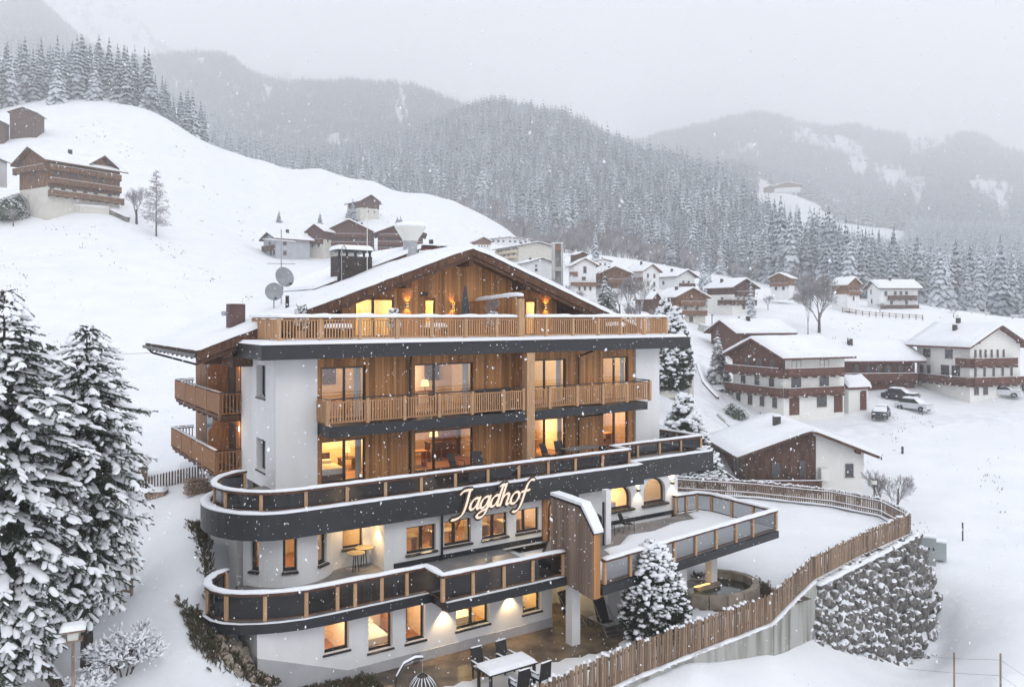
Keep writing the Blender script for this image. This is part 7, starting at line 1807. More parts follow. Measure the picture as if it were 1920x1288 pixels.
def walls():
    # concrete retaining wall, poured in panels
    root = empty('concrete_wall', (*FENCE_FRONT[0], WALLTOP), 0, 'stained concrete retaining wall under the split-wood fence', 'wall'); c = Vector((*FENCE_FRONT[0], WALLTOP))
    P = [Vector(p) for p in FENCE_FRONT[:7]]
    for a, b in zip(P[:-1], P[1:]):
        L = (b - a).length; n = max(1, round(L / 2.6))
        for i in range(n):
            p = a.lerp(b, i / n); q = a.lerp(b, (i + 1) / n); d = (q - p).normalized(); nn = Vector((d.y, -d.x)); p = p + d * .008 + nn * .05; q = q - d * .008 + nn * .05
            m = MB(c); m.bar((p.x, p.y, WALLTOP - 2.1), (q.x, q.y, WALLTOP - 2.1), .34, 4.1); m.build('panel', 'concrete_stained', root)
    s = MB(c); snow_strip(s, [(p.x + .1, p.y - .1, WALLTOP - .07) for p in P], .20, .07, random.Random(3), .3, .5); s.build('wall_snow', 'snow_cap', root, True)
    # kerb wall under the back fence
    root = empty('fence_kerb', (*FENCE_BACK[0], WALLTOP), 0, 'low concrete kerb carrying the snow capped back fence', 'wall'); c = Vector((*FENCE_BACK[0], WALLTOP)); m = MB(c); s = MB(c)
    for a, b in zip(FENCE_BACK[:-1], FENCE_BACK[1:]): m.bar((*a, WALLTOP - 1.8), (*b, WALLTOP - 1.8), .3, 3.8)
    m.build('kerb_body', 'concrete', root); snow_strip(s, [(a - .14, b - .16, WALLTOP + .09) for a, b in FENCE_BACK], .22, .08, random.Random(5), .3, .4); s.build('kerb_snow', 'snow_cap', root, True)
    # boulder wall: battered face of large stones
    A = Vector((15.1, 40.55, -13.35)); B = Vector((24.4, 49.3, -13.35)); C_ = Vector((14.75, 39.6, -16.6)); D = Vector((23.4, 44.9, -20.0))
    B2 = Vector((25.7, 51.6, -13.8)); D2 = Vector((27.2, 49.5, -20.2))
    root = empty('boulder_wall', (A + B) / 2, 0, 'tall battered retaining wall of grey boulders with snow in its joints', 'wall'); c = (A + B) / 2
    rng = random.Random(12); meshes = [blob_mesh('stone', 'boulder', 50 + i, 2 if i < 2 else 1, .13, 1) for i in range(6)]
    meshes = []
    import bmesh
    for i in range(8):
        bm = bmesh.new(); bmesh.ops.create_icosphere(bm, subdivisions=2, radius=1); r2 = random.Random(70 + i)
        pl = [(Vector((r2.gauss(0, 1), r2.gauss(0, 1), r2.gauss(0, 1))).normalized(), r2.uniform(.62, .9)) for _ in range(11)]
        for v in bm.verts:
            for nn, dd in pl:
                k = v.co.dot(nn)
                if k > dd: v.co -= nn * (k - dd) * .93
            v.co *= 1 + .06 * mnoise.noise(v.co * 2.2 + Vector((i, 0, 0)))
        me = bpy.data.meshes.new('stone'); bm.to_mesh(me); bm.free(); me.materials.append(MATS['boulder']); meshes.append(me)
    def face(A, B, C, D, nu, nv, seed):
        nn = (B - A).cross(C - A).normalized()
        if nn.y > 0: nn = -nn
        # back plate of packed snow
        m = MB(c); k = -nn * .20; m.add([A + k, B + k, D + k, C + k], [(0, 1, 2, 3)]); m.build('packed_snow', 'snow_cap', root)
        for j in range(nv):
            for i in range(nu):
                u = (i + .5 + (.5 if j % 2 else 0) + rng.uniform(-.28, .28)) / (nu + .5); v = (j + .5 + rng.uniform(-.2, .2) + .7 * mnoise.noise(Vector((i * .55, j * .3, seed))) + .25 * math.sin(i * 2.1 + j)) / nv; v = min(max(v, .03), .98)
                p = (A.lerp(B, u)).lerp(C.lerp(D, u), v); rowh = (A.lerp(B, u) - C.lerp(D, u)).length / nv; roww = ((B - A).length * (1 - v) + (D - C).length * v) / nu
                if rng.random() < .03: continue
                big = rng.uniform(.82, 1.12); q = inst('stone', rng.choice(meshes), root, p - c + nn * rng.uniform(-.06, .05), scale=(roww * .66 * big * rng.uniform(.85, 1.25), .30, rowh * .76 * big * rng.uniform(.8, 1.2)))
                q.rotation_euler = (rng.uniform(-.25, .25) + .35, rng.uniform(-.7, .7), math.atan2((B - A).y, (B - A).x) + rng.uniform(-.2, .2))
    face(A, B, C_, D, 21, 11, 1); face(B, B2, D, D2, 5, 10, 2)
    s = MB(c); snow_strip(s, [A + Vector((.1, -.25, -.05)), B + Vector((0, -.2, -.05)), B2], .36, .14, rng, .3, .4); s.build('wall_snow', 'snow_cap', root, True)
walls()

# ------------------------------------------------------------------ sign
def sign():
    u0, v, zb, xh = 17.15, 29.98, -8.33, .49
    root = empty('hotel_sign', H(19.1, v, -8.1), TH, 'lit script lettering reading Jagdhof on the dark terrace front', 'sign'); OFFS = (19.1, v, -8.1)
    # each letter: strokes in units of x-height, sheared afterwards
    def arc(cx, cy, rx, ry, a0, a1, n=14): return [(cx + rx * math.cos(R(a0 + (a1 - a0) * i / n)), cy + ry * math.sin(R(a0 + (a1 - a0) * i / n))) for i in range(n + 1)]
    def bez(*p, n=12):
        r = []
        for k in range(0, len(p) - 3, 3):
            for i in range(n + 1):
                t = i / n; a = (1 - t) ** 3; b = 3 * (1 - t) ** 2 * t; c = 3 * (1 - t) * t * t; d = t ** 3
                r.append((a * p[k][0] + b * p[k + 1][0] + c * p[k + 2][0] + d * p[k + 3][0], a * p[k][1] + b * p[k + 1][1] + c * p[k + 2][1] + d * p[k + 3][1]))
        return r
    bowl = bez((.72, .86), (.55, 1.06), (.16, 1.0), (.06, .52), (-.02, .12), (.16, -.04), (.34, .04), (.52, .12), (.66, .40), (.72, .86))
    L = {'J': (1.1, [bez((.05, 1.50), (.12, 1.78), (.40, 1.80), (.95, 1.76)), bez((.78, 1.74), (.76, 1.0), (.80, .4), (.66, -.12), (.56, -.50), (.20, -.66), (-.22, -.62))]),
         'a': (.92, [bowl, bez((.76, 1.0), (.72, .6), (.66, .25), (.72, .06), (.78, -.04), (.9, .04), (.98, .16))]),
         'g': (.92, [bowl, bez((.76, 1.0), (.74, .5), (.76, 0), (.66, -.38), (.56, -.80), (.16, -.88), (-.04, -.70), (-.14, -.55), (.0, -.36), (.3, -.24), (.55, -.14), (.8, .0), (.95, .14))]),
         'd': (.92, [bowl, bez((.84, 1.86), (.76, 1.2), (.66, .5), (.70, .10), (.74, -.04), (.88, .02), (.98, .16)), bez((.60, 1.74), (.68, 1.80), (.78, 1.84), (.86, 1.86))]),
         'h': (.95, [bez((.20, 1.86), (.14, 1.2), (.10, .6), (.06, 0)), bez((-.02, 1.74), (.06, 1.8), (.14, 1.84), (.22, 1.86)), bez((.08, .45), (.20, .82), (.46, 1.06), (.62, .96), (.76, .86), (.62, .4), (.62, .12), (.62, -.04), (.78, .0), (.92, .14))]),
         'o': (.84, [bez((.42, 1.0), (.14, .98), (.0, .62), (.02, .34), (.04, .06), (.20, -.02), (.34, 0), (.62, .04), (.76, .42), (.74, .70), (.72, .90), (.58, 1.0), (.42, 1.0))]),
         'f': (.9, [bez((1.05, 1.86), (.82, 2.04), (.55, 1.90), (.46, 1.42), (.38, .95), (.36, .3), (.26, -.22), (.18, -.66), (-.06, -.86), (-.36, -.72)), bez((.08, .94), (.3, .98), (.55, 1.0), (.80, 1.02))])}
    x = 0
    total = sum(L[c][0] for c in 'Jagdhof')
    sc = (21.0 - u0) / (total + .25)
    for ch in 'Jagdhof':
        adv, strokes = L[ch]
        for kind in ('back', 'face'):
            mb = MB(OFFS); nibw, nibt = (.110, .040) if kind == 'face' else (.235, .165); th = .03 if kind == 'face' else .05; vf = v - (.085 if kind == 'face' else .04)
            ca, sa = math.cos(R(38)), math.sin(R(38)); k = 0
            for st in strokes:
                pts = [((x + px_ + .26 * py_) * sc + u0, zb + py_ * xh) for px_, py_ in st]
                for (ax, az), (bx, bz) in zip(pts[:-1], pts[1:]):
                    if math.hypot(bx - ax, bz - az) < 1e-5: continue
                    # hull of the slanted nib at both ends
                    nib = [(ca * nibw * s + sa * nibt * q * -1, sa * nibw * s + ca * nibt * q) for s, q in ((-.5, -.5), (.5, -.5), (.5, .5), (-.5, .5))]
                    P = [(ax + a * 1.0, az + b) for a, b in nib] + [(bx + a, bz + b) for a, b in nib]
                    P = sorted(set((round(a, 5), round(b, 5)) for a, b in P))
                    def cr(o, a, b): return (a[0] - o[0]) * (b[1] - o[1]) - (a[1] - o[1]) * (b[0] - o[0])
                    lo = []; up = []
                    for p in P:
                        while len(lo) > 1 and cr(lo[-2], lo[-1], p) <= 0: lo.pop()
                        lo.append(p)
                    for p in reversed(P):
                        while len(up) > 1 and cr(up[-2], up[-1], p) <= 0: up.pop()
                        up.append(p)
                    hull = lo[:-1] + up[:-1]; e = .0006 * (k % 9); k += 1
                    mb.prism(hull, 1, vf - e, vf + th - e)
            if kind == 'back': o = mb.build('letter', 'sign_brown', root); back = o
            else: mb.build('letter_face', 'sign_white', back)
        x += adv
sign()

# ------------------------------------------------------------------ furniture and small things
def hobj(name, u, v, z, rz, label, cat, group=None): return empty(name, H(u, v, z), TH + R(rz), label, cat, group)
def dining_set():
    p = W(980, 0, 26.6)
    cx, cy = W(985, 1262, 29.6).xy  # table centre
    cu, cv = toUV(cx, cy); gz0 = -13.2
    cu, cv = 15.95, 24.2
    t = hobj('garden_table', cu, cv, gz0, 0, 'dark rectangular garden table under a slab of snow', 'table')
    MB().box(-1.0, 1.0, -.48, .48, .70, .745).build('tabletop', 'wicker', t)
    for sx in (-1, 1):
        for sy in (-1, 1): MB().box(sx * .92 - .045, sx * .92 + .045, sy * .40 - .045, sy * .40 + .045, 0, .698).build('leg', 'wicker', t)
    m = MB(); snow_pad(m, [(-1.02, -.5), (1.02, -.5), (1.02, .5), (-1.02, .5)], .747, .13, random.Random(2), g=.09, edge=.06); m.build('table_snow', 'snow_cap', t, True)
    def chair(label):
        c = hobj('garden_chair', 0, 0, gz0, 0, label, 'chair', 'dark wicker chairs round the garden table')
        MB().box(-.25, .25, -.25, .25, .38, .44).build('seat', 'wicker', c)
        MB().add([(-.25, .24, .44), (.25, .24, .44), (.25, .30, .44), (-.25, .30, .44), (-.23, .32, 1.05), (.23, .32, 1.05), (.23, .37, 1.05), (-.23, .37, 1.05)], [(0, 3, 2, 1), (4, 5, 6, 7), (0, 1, 5, 4), (1, 2, 6, 5), (2, 3, 7, 6), (3, 0, 4, 7)]).build('backrest', 'wicker', c)
        for sx in (-1, 1):
            for sy in (-1, 1): MB().box(sx * .22 - .025, sx * .22 + .025, sy * .22 - .025, sy * .22 + .025, 0, .379).build('leg', 'wicker', c)
            m = MB(); m.box(sx * .27 - .025, sx * .27 + .025, -.22, .24, .62, .655); m.box(sx * .27 - .025, sx * .27 + .025, -.22, -.17, .38, .619); m.build('armrest', 'wicker', c)
        m = MB(); snow_pad(m, [(-.24, -.25), (.24, -.25), (.24, .22), (-.24, .22)], .441, .09, random.Random(5), g=.08, edge=.06)
        for sx in (-1, 1): snow_strip(m, [(sx * .27, -.22, .655), (sx * .27, .22, .655)], .06, .04, random.Random(6), .1)
        snow_strip(m, [(-.23, .345, 1.05), (.23, .345, 1.05)], .07, .03, random.Random(6), .1); m.build('chair_snow', 'snow_cap', c, True)
        return c
    c0 = chair('dark wicker chair at the far left side of the snowy table')
    spots = [(-.48, .95, 0, None), (.62, .97, 4, 'dark wicker chair at the far right side of the snowy table'), (-.1, -.92, 180, 'dark wicker chair at the near left side of the table, back to the camera'), (.85, -.85, 186, 'dark wicker chair at the near right side of the table, back to the camera')]
    for i, (du, dv, rz, lab) in enumerate(spots):
        loc = H(cu + du, cv + dv, gz0)
        if i == 0: c0.location = loc; c0.rotation_euler = (0, 0, TH)
        else: copy_tree(c0, loc=loc, rz=TH + R(rz), label=lab)
dining_set()
def swing_chair():
    u, v, z = 12.1, 24.1, -13.3
    r = hobj('swing_chair', u, v, z, -10, 'hanging egg chair of open dark wicker on a curved snowy stand', 'swing chair')
    m = MB(); pts = [(-.45, 0, .05), (-.55, 0, .8), (-.5, 0, 1.45), (-.25, 0, 1.85), (.15, 0, 1.98), (.42, 0, 1.95)]
    m.tube(pts, .04, 8); m.build('stand', 'black_metal', r); m = MB(); m.tube([(math.cos(a) * .5, math.sin(a) * .5, .04) for a in [6.283 * i / 20 for i in range(21)]], .03, 6); m.build('base_ring', 'black_metal', r)
    s = MB(); snow_strip(s, [(-.5, 0, 1.5), (-.25, 0, 1.88), (.15, 0, 2.01), (.42, 0, 1.98)], .08, .05, random.Random(3), .12, .3); s.build('stand_snow', 'snow_cap', r, True)
    MB().tube([(.4, 0, 1.93), (.4, 0, 1.45)], .012, 5).build('chain', 'grey_metal', r)
    m = MB(); k = 16
    for i in range(k):
        a = 6.283 * i / k; pr = []
        for j in range(11):
            t = j / 10; rr = math.sin(math.pi * (t * .93 + .0)) ** .75 * .46; pr.append((.4 + math.cos(a) * rr, math.sin(a) * rr, 1.45 - t * 1.15))
        if not (-2.1 < a - 6.283 < -1.05): m.tube(pr, .012, 4, cap=False)
    for t in [.08 + .075 * i for i in range(12)]:
        rr = math.sin(math.pi * t * .93) ** .75 * .46; m.tube([(.4 + math.cos(a) * rr, math.sin(a) * rr, 1.45 - t * 1.15) for a in [-1.0 + 5.2 * i / 20 for i in range(21)]], .010, 4, cap=False)
    m.build('basket', 'wicker', r)
    s = MB()
    for i in range(0, k, 1):
        a = 6.283 * i / k; pr = []
        for j in range(1, 6):
            t = j / 10; rr = math.sin(math.pi * t * .93) ** .75 * .475; pr.append((.4 + math.cos(a) * rr, math.sin(a) * rr, 1.46 - t * 1.15))
        snow_strip(s, pr, .03, .022, random.Random(i), .1, .3)
    s.build('basket_snow', 'snow_cap', r, True)
    MB().lathe([(.05, 0), (.36, .06), (.40, .2), (.3, .24)], (.4, 0, .42), 14).build('cushion', 'chair_mesh', r)
swing_chair()
def loungers():
    def lounger(label):
        c = hobj('reclining_chair', 0, 0, -13.33, 0, label, 'reclining chair', 'folding reclining chairs by the wall')
        MB().add([(-.28, -.1, .42), (.28, -.1, .42), (.28, .32, .36), (-.28, .32, .36), (-.28, -.1, .45), (.28, -.1, .45), (.28, .32, .39), (-.28, .32, .39)], [(0, 3, 2, 1), (4, 5, 6, 7), (0, 1, 5, 4), (1, 2, 6, 5), (2, 3, 7, 6), (3, 0, 4, 7)]).build('seat', 'chair_mesh', c)
        MB().add([(-.28, .33, .38), (.28, .33, .38), (.28, .72, 1.22), (-.28, .72, 1.22), (-.28, .30, .41), (.28, .30, .41), (.28, .69, 1.24), (-.28, .69, 1.24)], [(0, 3, 2, 1), (4, 5, 6, 7), (0, 1, 5, 4), (1, 2, 6, 5), (2, 3, 7, 6), (3, 0, 4, 7)]).build('backrest', 'chair_mesh', c)
        m = MB()
        for s in (-1, 1):
            m.tube([(s * .3, -.45, .02), (s * .3, .72, 1.22)], .018, 6); m.tube([(s * .32, .6, .02), (s * .32, -.1, .6), (s * .32, .45, .66)], .018, 6)
        for q in ((-.45, .02), (-.33, .16), (-.2, .30)): m.tube([(-.3, q[0], q[1]), (.3, q[0], q[1])], .016, 6)
        m.build('frame', 'grey_metal', c); return c
    a = lounger('folding reclining chair nearest the white column, left of two'); a.location = H(21.75, 27.75, -13.33); a.rotation_euler = (0, 0, TH + R(4))
    copy_tree(a, loc=H(22.35, 26.2, -13.33), rz=TH - R(8), label='folding reclining chair in front of the wall edge, right of two')
    t = hobj('side_table', 22.1, 27.2, -13.33, 0, 'small grey round table between the two reclining chairs', 'table'); m = MB(); m.lathe([(.28, 0), (.28, .03)], (0, 0, .5), 14); m.build('tabletop', 'grey_metal', t)
    for s in (-1, 1): MB().tube([(s * .18, -.1, 0), (-s * .05, .1, .5)], .015, 5).build('leg', 'grey_metal', t)
loungers()
def terrace_things():
    # stacking chairs in the corner of the right terrace
    def armchair(label, g='mesh armchairs on the right terrace'):
        c = hobj('terrace_chair', 0, 0, -10.49, 0, label, 'chair', g)
        MB().box(-.24, .24, -.22, .24, .41, .44).build('seat', 'chair_mesh', c)
        MB().add([(-.24, .22, .46), (.24, .22, .46), (.24, .25, .46), (-.24, .25, .46), (-.23, .42, 1.0), (.23, .42, 1.0), (.23, .45, 1.0), (-.23, .45, 1.0)], [(0, 3, 2, 1), (4, 5, 6, 7), (0, 1, 5, 4), (1, 2, 6, 5), (2, 3, 7, 6), (3, 0, 4, 7)]).build('backrest', 'chair_mesh', c)
        for s in (-1, 1):
            MB().tube([(s * .27, -.26, 0), (s * .27, -.24, .62), (s * .27, -.18, .68), (s * .27, .28, .66)], .014, 6).build('armrest', 'black_metal', c)
            MB().tube([(s * .25, .34, 0), (s * .25, .22, .45), (s * .25, .43, 1.0)], .014, 6).build('rear_leg', 'black_metal', c)
        return c
    a = armchair('black mesh armchair under the left arched window, against the pier'); a.location = H(25.4, 29.75, -10.49); a.rotation_euler = (0, 0, TH + R(70))
    copy_tree(a, loc=H(26.5, 29.6, -10.49), rz=TH + R(75), label='black mesh armchair between the two arched windows'); 
    # main terrace: table with chairs behind the glass
    c0 = armchair('dark chair on the main terrace at the left of the dining table', 'chairs on the main terrace'); c0.location = H(24.6, 33.4, -7.56); c0.rotation_euler = (0, 0, TH + R(20))
    for i, (u, v, rz, lab) in enumerate(((25.6, 33.6, -5, 'dark chair at the wall side of the terrace table'), (26.7, 31.9, 170, 'dark chair on the railing side of the terrace table'), (19.2, 33.4, 25, 'dark chair in front of the wide lower window, left one'), (20.3, 33.2, -15, 'dark chair in front of the wide lower window, right one'))):
        copy_tree(c0, loc=H(u, v, -7.56), rz=TH + R(rz), label=lab)
    t = hobj('terrace_table', 26.3, 32.8, -7.56, 0, 'grey outdoor dining table on the main terrace by the tall window', 'table'); MB().box(-1.1, 1.1, -.45, .45, .72, .76).build('tabletop', 'tile_grey', t)
    for sx in (-1, 1):
        for sy in (-1, 1): MB().box(sx * 1 - .03, sx * 1 + .03, sy * .38 - .03, sy * .38 + .03, 0, .718).build('leg', 'black_metal', t)
    # bar tables in the niche
    for i, (u, v, lab) in enumerate(((13.15, 31.2, 'round wooden table in the lit niche, left of the pair'), (13.75, 31.75, 'round wooden table in the lit niche, right of the pair'))):
        t = hobj('bar_table', u, v, -10.49, 0, lab, 'table', 'round bar tables in the niche'); MB().lathe([(.36, 0), (.38, .02), (.38, .045), (.36, .05)], (0, 0, .74), 20).build('tabletop', 'table_wood', t)
        for s in (-1, 0, 1): MB().tube([(s * .13, .05 * (1 - abs(s)), 0), (s * .07, 0, .74)], .02, 6).build('leg', 'black_metal', t)
    # garden sofa cover on upper balcony
    r = hobj('covered_bench', 22.0, 34.3, L2, 0, 'dark cushioned bench behind the balcony rail near the timber post', 'bench'); MB().box(-1.0, 1.0, -.28, .2, .1, .45).build('seat', 'chair_mesh', r); MB().box(-1.0, 1.0, .2, .3, .1, 1.08).build('backrest', 'chair_mesh', r)
    # closed umbrella on the roof terrace
    u, v = 20.95, 35.6; z = -1.1; r = hobj('closed_umbrella', u, v, z, 0, 'closed dark grey parasol standing on the roof terrace', 'umbrella')
    MB().tube([(0, 0, 0), (0, 0, 2.6)], .03, 6).build('pole', 'black_metal', r)
    m = MB(); n = 16; pf = [(.06, .35), (.20, .45), (.22, 1.0), (.17, 1.7), (.10, 2.3), (.04, 2.62)]; V = []
    for rr, zz in pf:
        for j in range(n): k = rr * (1 if j % 2 else .68); V.append((math.cos(6.283 * j / n) * k, math.sin(6.283 * j / n) * k, zz))
    m.add(V, [(i * n + j, i * n + (j + 1) % n, (i + 1) * n + (j + 1) % n, (i + 1) * n + j) for i in range(len(pf) - 1) for j in range(n)]); m.build('canopy', 'umbrella_cloth', r)
    # small potted trees on the roof terrace
    def potted(u, v, h, lab, seed, leafy):
        r = hobj('potted_tree', u, v, -1.1, 0, lab, 'potted plant', 'potted plants on the roof terrace'); MB().lathe([(.18, 0), (.26, .4), (.28, .42)], (0, 0, 0), 12).build('pot', 'terracotta', r)
        if leafy:
            G = []; rng = random.Random(seed)
            for i in range(160):
                a = rng.uniform(0, 6.28); f = rng.random(); rr = .34 * (1 - f) ** .6; d = (math.cos(a), math.sin(a), .5); M = np.eye(4); M[:3, :3] = basis(d) * .22; M[:3, 3] = (math.cos(a) * rr * .6, math.sin(a) * rr * .6, .45 + f * h); G.append(M)
            V, T, _ = emit_mesh('', None, *TWIG[0], G); me = np_mesh('foliage', ['dark_leaf'], V, T=T); o = bpy.data.objects.new('foliage', me); COL.objects.link(o); o.parent = r
            V, T, _ = emit_mesh('', None, *SPAD[0], [g @ np.diag([1, 2.4, 2.4, 1]) for g in G[::2]]); me = np_mesh('snow_load', ['snow_cap'], V, T=T); o = bpy.data.objects.new('snow_load', me); COL.objects.link(o); o.parent = r
        else:
            o = inst('twigs', BARE_LIGHT[0], r, (0, 0, .4), scale=(h * .8, h * .8, h))
    potted(12.6, 36.2, 1.1, 'small conifer in a pot at the left end of the roof terrace', 1, True); potted(22.25, 35.0, .75, 'snowy round plant in a pot before the partition', 2, True); potted(22.3, 35.1, 2.1, 'spindly leafless tree in a pot before the partition', 3, False); potted(17.3, 36.3, .9, 'small round plant by the left roof storey window', 4, True)
    # roof terrace furniture under snow
    for u, v, w, lab in ((14.2, 35.7, 1.3, 'snow heaped table behind the left part of the roof railing'), (19.3, 35.7, 1.1, 'snow heaped table in the middle of the roof terrace'), (31.0, 35.6, 1.2, 'snow heaped lounger at the right end of the roof terrace')):
        r = hobj('snowy_table', u, v, -1.1, 0, lab, 'table', 'snow covered furniture on the roof terrace'); MB().box(-w / 2, w / 2, -.35, .35, .45, .5).build('tabletop', 'chair_mesh', r)
        for sx in (-1, 1): MB().box(sx * w * .42 - .03, sx * w * .42 + .03, -.3, .3, 0, .449).build('leg', 'black_metal', r)
        m = MB(); snow_pad(m, [(-w / 2, -.35), (w / 2, -.35), (w / 2, .35), (-w / 2, .35)], .502, .24, random.Random(3), g=.1, edge=.12); m.build('table_snow', 'snow_cap', r, True)
terrace_things()
def roof_things():
    # antenna with yagis and two dishes
    u, v = 13.1, 40.6; zr = lambda u: 3.62 - abs(u - 22.2) * (5.14 / 13.92)
    z = zr(u) + .2; r = hobj('antenna_mast', u, v, z, 0, 'thin television antenna mast with crossbars on the left roof slope', 'antenna'); MB().tube([(0, 0, -.3), (0, 0, 3.9)], .028, 6).build('mast', 'grey_metal', r)
    m = MB(); m.tube([(-.75, 0, 2.15), (.75, 0, 2.2)], .016, 5)
    for i in range(9): m.tube([(-.6 + i * .15, -.22, 2.17), (-.6 + i * .15, .22, 2.17)], .010, 4)
    m.build('crossbar', 'grey_metal', r); m = MB(); m.tube([(-.95, 0, 3.35), (.75, 0, 3.3)], .016, 5); s = MB(); snow_strip(s, [(-.95, 0, 3.36), (.75, 0, 3.31)], .04, .04, random.Random(2), .2, .3); m.build('crossbar', 'grey_metal', r); s.build('antenna_snow', 'snow_cap', r, True)
    def dish(u, v, z, rad, rz, lab, tilt=20):
        r = hobj('satellite_dish', u, v, z, rz, lab, 'satellite dish', 'satellite dishes on the roof'); m = MB(); n = 20; V = []; Fc = []
        for k in range(6):
            rr = rad * k / 5; d = .22 * rad * (k / 5) ** 2
            for j in range(n): V.append((math.cos(6.283 * j / n) * rr, -d, math.sin(6.283 * j / n) * rr * 1.08))
        for k in range(5):
            for j in range(n): Fc.append((k * n + j, k * n + (j + 1) % n, (k + 1) * n + (j + 1) % n, (k + 1) * n + j))
        m.add(V, Fc); o = m.build('reflector', 'dish_metal', r, True); o.rotation_euler = (R(-tilt), 0, 0)
        MB().tube([(0, .03, 0), (0, .12, -.2), (0, .12, -rad - .35)], .025, 6).build('bracket', 'black_metal', r); m = MB(); m.tube([(0, -.05, -rad * .9), (.05, -.6, -.32)], .012, 5); m.box(0, .1, -.68, -.56, -.36, -.26); m.build('receiver_arm', 'black_metal', r)
    dish(13.15, 40.35, z + 1.45, .50, 8, 'upper satellite dish fixed on the antenna mast'); dish(12.45, 39.7, zr(12.4) + 1.15, .44, -15, 'lower satellite dish standing on the roof snow')
    p = H(17.95, 41.0, 2.0); r = empty('whip_antenna', p, 0, 'tall thin white pole rising in front of the dark wide chimney', 'antenna'); MB().tube([(0, 0, -.4), (0, 0, 3.9)], .022, 6).build('pole', 'lamp_glass', r)
roof_things()
def left_things():
    # bird house on a post
    p = W(137, 1176, 22.3); zg = gz(p.x, 22.3); r = empty('bird_house', (p.x, 22.3, zg), R(25), 'small bird house on a post with a thick cap of snow', 'bird house')
    h = p.z - zg; MB().box(-.04, .04, -.04, .04, -.2, h - .35).build('post', 'weathered', r); MB().box(-.24, .24, -.18, .18, h - .35, h - .32).build('tray', 'weathered', r)
    m = MB(); m.box(-.13, .13, -.12, .12, h - .318, h - .08); m.build('box_body', 'lamp_glass', r); MB().box(-.3, .3, -.25, .25, h - .078, h - .04).build('roof_board', 'weathered', r)
    m = MB(); snow_pad(m, [(-.32, -.27), (.32, -.27), (.32, .27), (-.32, .27)], h - .038, .15, random.Random(2), g=.07, edge=.09); m.build('roof_snow', 'snow_cap', r, True)
    m = MB(); snow_pad(m, [(-.42, -.22), (-.16, -.22), (-.16, .1), (-.42, .1)], h - .318, .12, random.Random(2), g=.07, edge=.06); m.build('tray_snow', 'snow_cap', r, True)
    # wire fence with two posts
    a = W(188, 0, 33); b = W(247, 0, 30.5); za, zb_ = gz(a.x, a.y), gz(b.x, b.y); c = Vector((a.x, a.y, za)); r = empty('wire_fence', c, 0, 'chain link fence panel between two wooden posts at the path', 'fence')
    for p, z in ((a, za), (b, zb_)):
        m = MB(c); m.tube([(p.x, p.y, z - .3), (p.x, p.y, z + 1.75)], .055, 6); m.build('post', 'weathered', r)
    m = MB(c); n = 16; A0, A1, B0, B1 = Vector((a.x, a.y, za + .1)), Vector((a.x, a.y, za + 1.6)), Vector((b.x, b.y, zb_ + .1)), Vector((b.x, b.y, zb_ + 1.6))
    for i in range(-n, n * 2):
        for s in (1, -1):
            pts = []
            for k in range(n + 1):
                f = k / n; u = (i + s * k * 1.0) / n
                if 0 <= u <= 1: pts.append(A0.lerp(B0, u).lerp(A1.lerp(B1, u), f))
            if len(pts) > 1: m.tube([pts[0], pts[-1]], .006, 3, cap=False)
    m.tube([A1, B1], .012, 4); m.build('mesh_panel', 'grey_metal', r); m = MB(c); m.tube([(b.x, b.y, zb_ + .15), (b.x - .9, b.y - .6, zb_ + .5)], .05, 6); m.build('brace', 'weathered', r)
    # stone trough on the path, wood pile by the picket fence
    p = gpt(293, 42.3); r = empty('snow_covered_trough', p, R(5), 'snow covered dark trough standing on the path', 'trough'); MB().box(-.5, .5, -.35, .35, -.05, .28).build('trough_body', 'weathered', r)
    m = MB(); snow_pad(m, [(-.53, -.38), (.53, -.38), (.53, .38), (-.53, .38)], .282, .2, random.Random(2), g=.1, edge=.1); m.build('trough_snow', 'snow_cap', r, True)
    p = gpt(240, 46.5); r = empty('small_shed', p, R(12), 'small low shed with thick snow roof behind the path fence', 'shed'); MB().box(-.9, .9, -.7, .7, -.1, .95).build('shed_wall', 'weathered', r); m = MB(); snow_pad(m, [(-1.1, -.9), (1.1, -.9), (1.1, .9), (-1.1, .9)], .952, .35, random.Random(2), g=.15, edge=.2); m.build('shed_snow', 'snow_cap', r, True)
    p = gpt(372, 40.5); r = empty('woodpile', p, R(40), 'stack of split firewood beside the hotel corner', 'woodpile'); rng = random.Random(3); lm = MB().tube([(0, -.3, 0), (0, .3, 0)], .07, 7).mesh('log', 'weathered')
    for j in range(6):
        for i in range(9 - j // 2): inst('log', lm, r, (i * .14 - .6 + (j % 2) * .07 + rng.uniform(-.01, .01), rng.uniform(-.05, .05), .07 + j * .125), (0, rng.uniform(0, 3), 0), (1, rng.uniform(.9, 1.15), rng.uniform(.85, 1.1)))
    # rock bank at the foot of the lower terrace
    root = empty('rock_bank', H(8.0, 27.6, -12.5), 0, 'bank of rounded brown stones below the lower terrace', 'rocks'); c = H(8.0, 27.6, -12.5); rng = random.Random(8)
    sm = [blob_mesh('stone', 'stone_block', 90 + i, 2, .07, .85) for i in range(4)]
    for i in range(150):
        f = rng.random(); u = 6.9 + f * 1.6 + rng.uniform(-.2, .5) * (1 - f); v = 27.1 + rng.uniform(0, 1.6) + (1 - f) * rng.uniform(0, 1.5)
        if u > 8.15 and v > 27.9: v = 27.9 - rng.uniform(0, .5)
        p = H(u, v); z = gz(p.x, p.y); s = rng.uniform(.10, .24); inst('stone', sm[i % 4], root, (p.x - c.x, p.y - c.y, z - c.z + s * .25), (rng.uniform(0, 3), rng.uniform(0, 3), rng.uniform(0, 3)), (s, s * .85, s * .75))
    # weeds and ground cover on the bank
    G = []; D = []
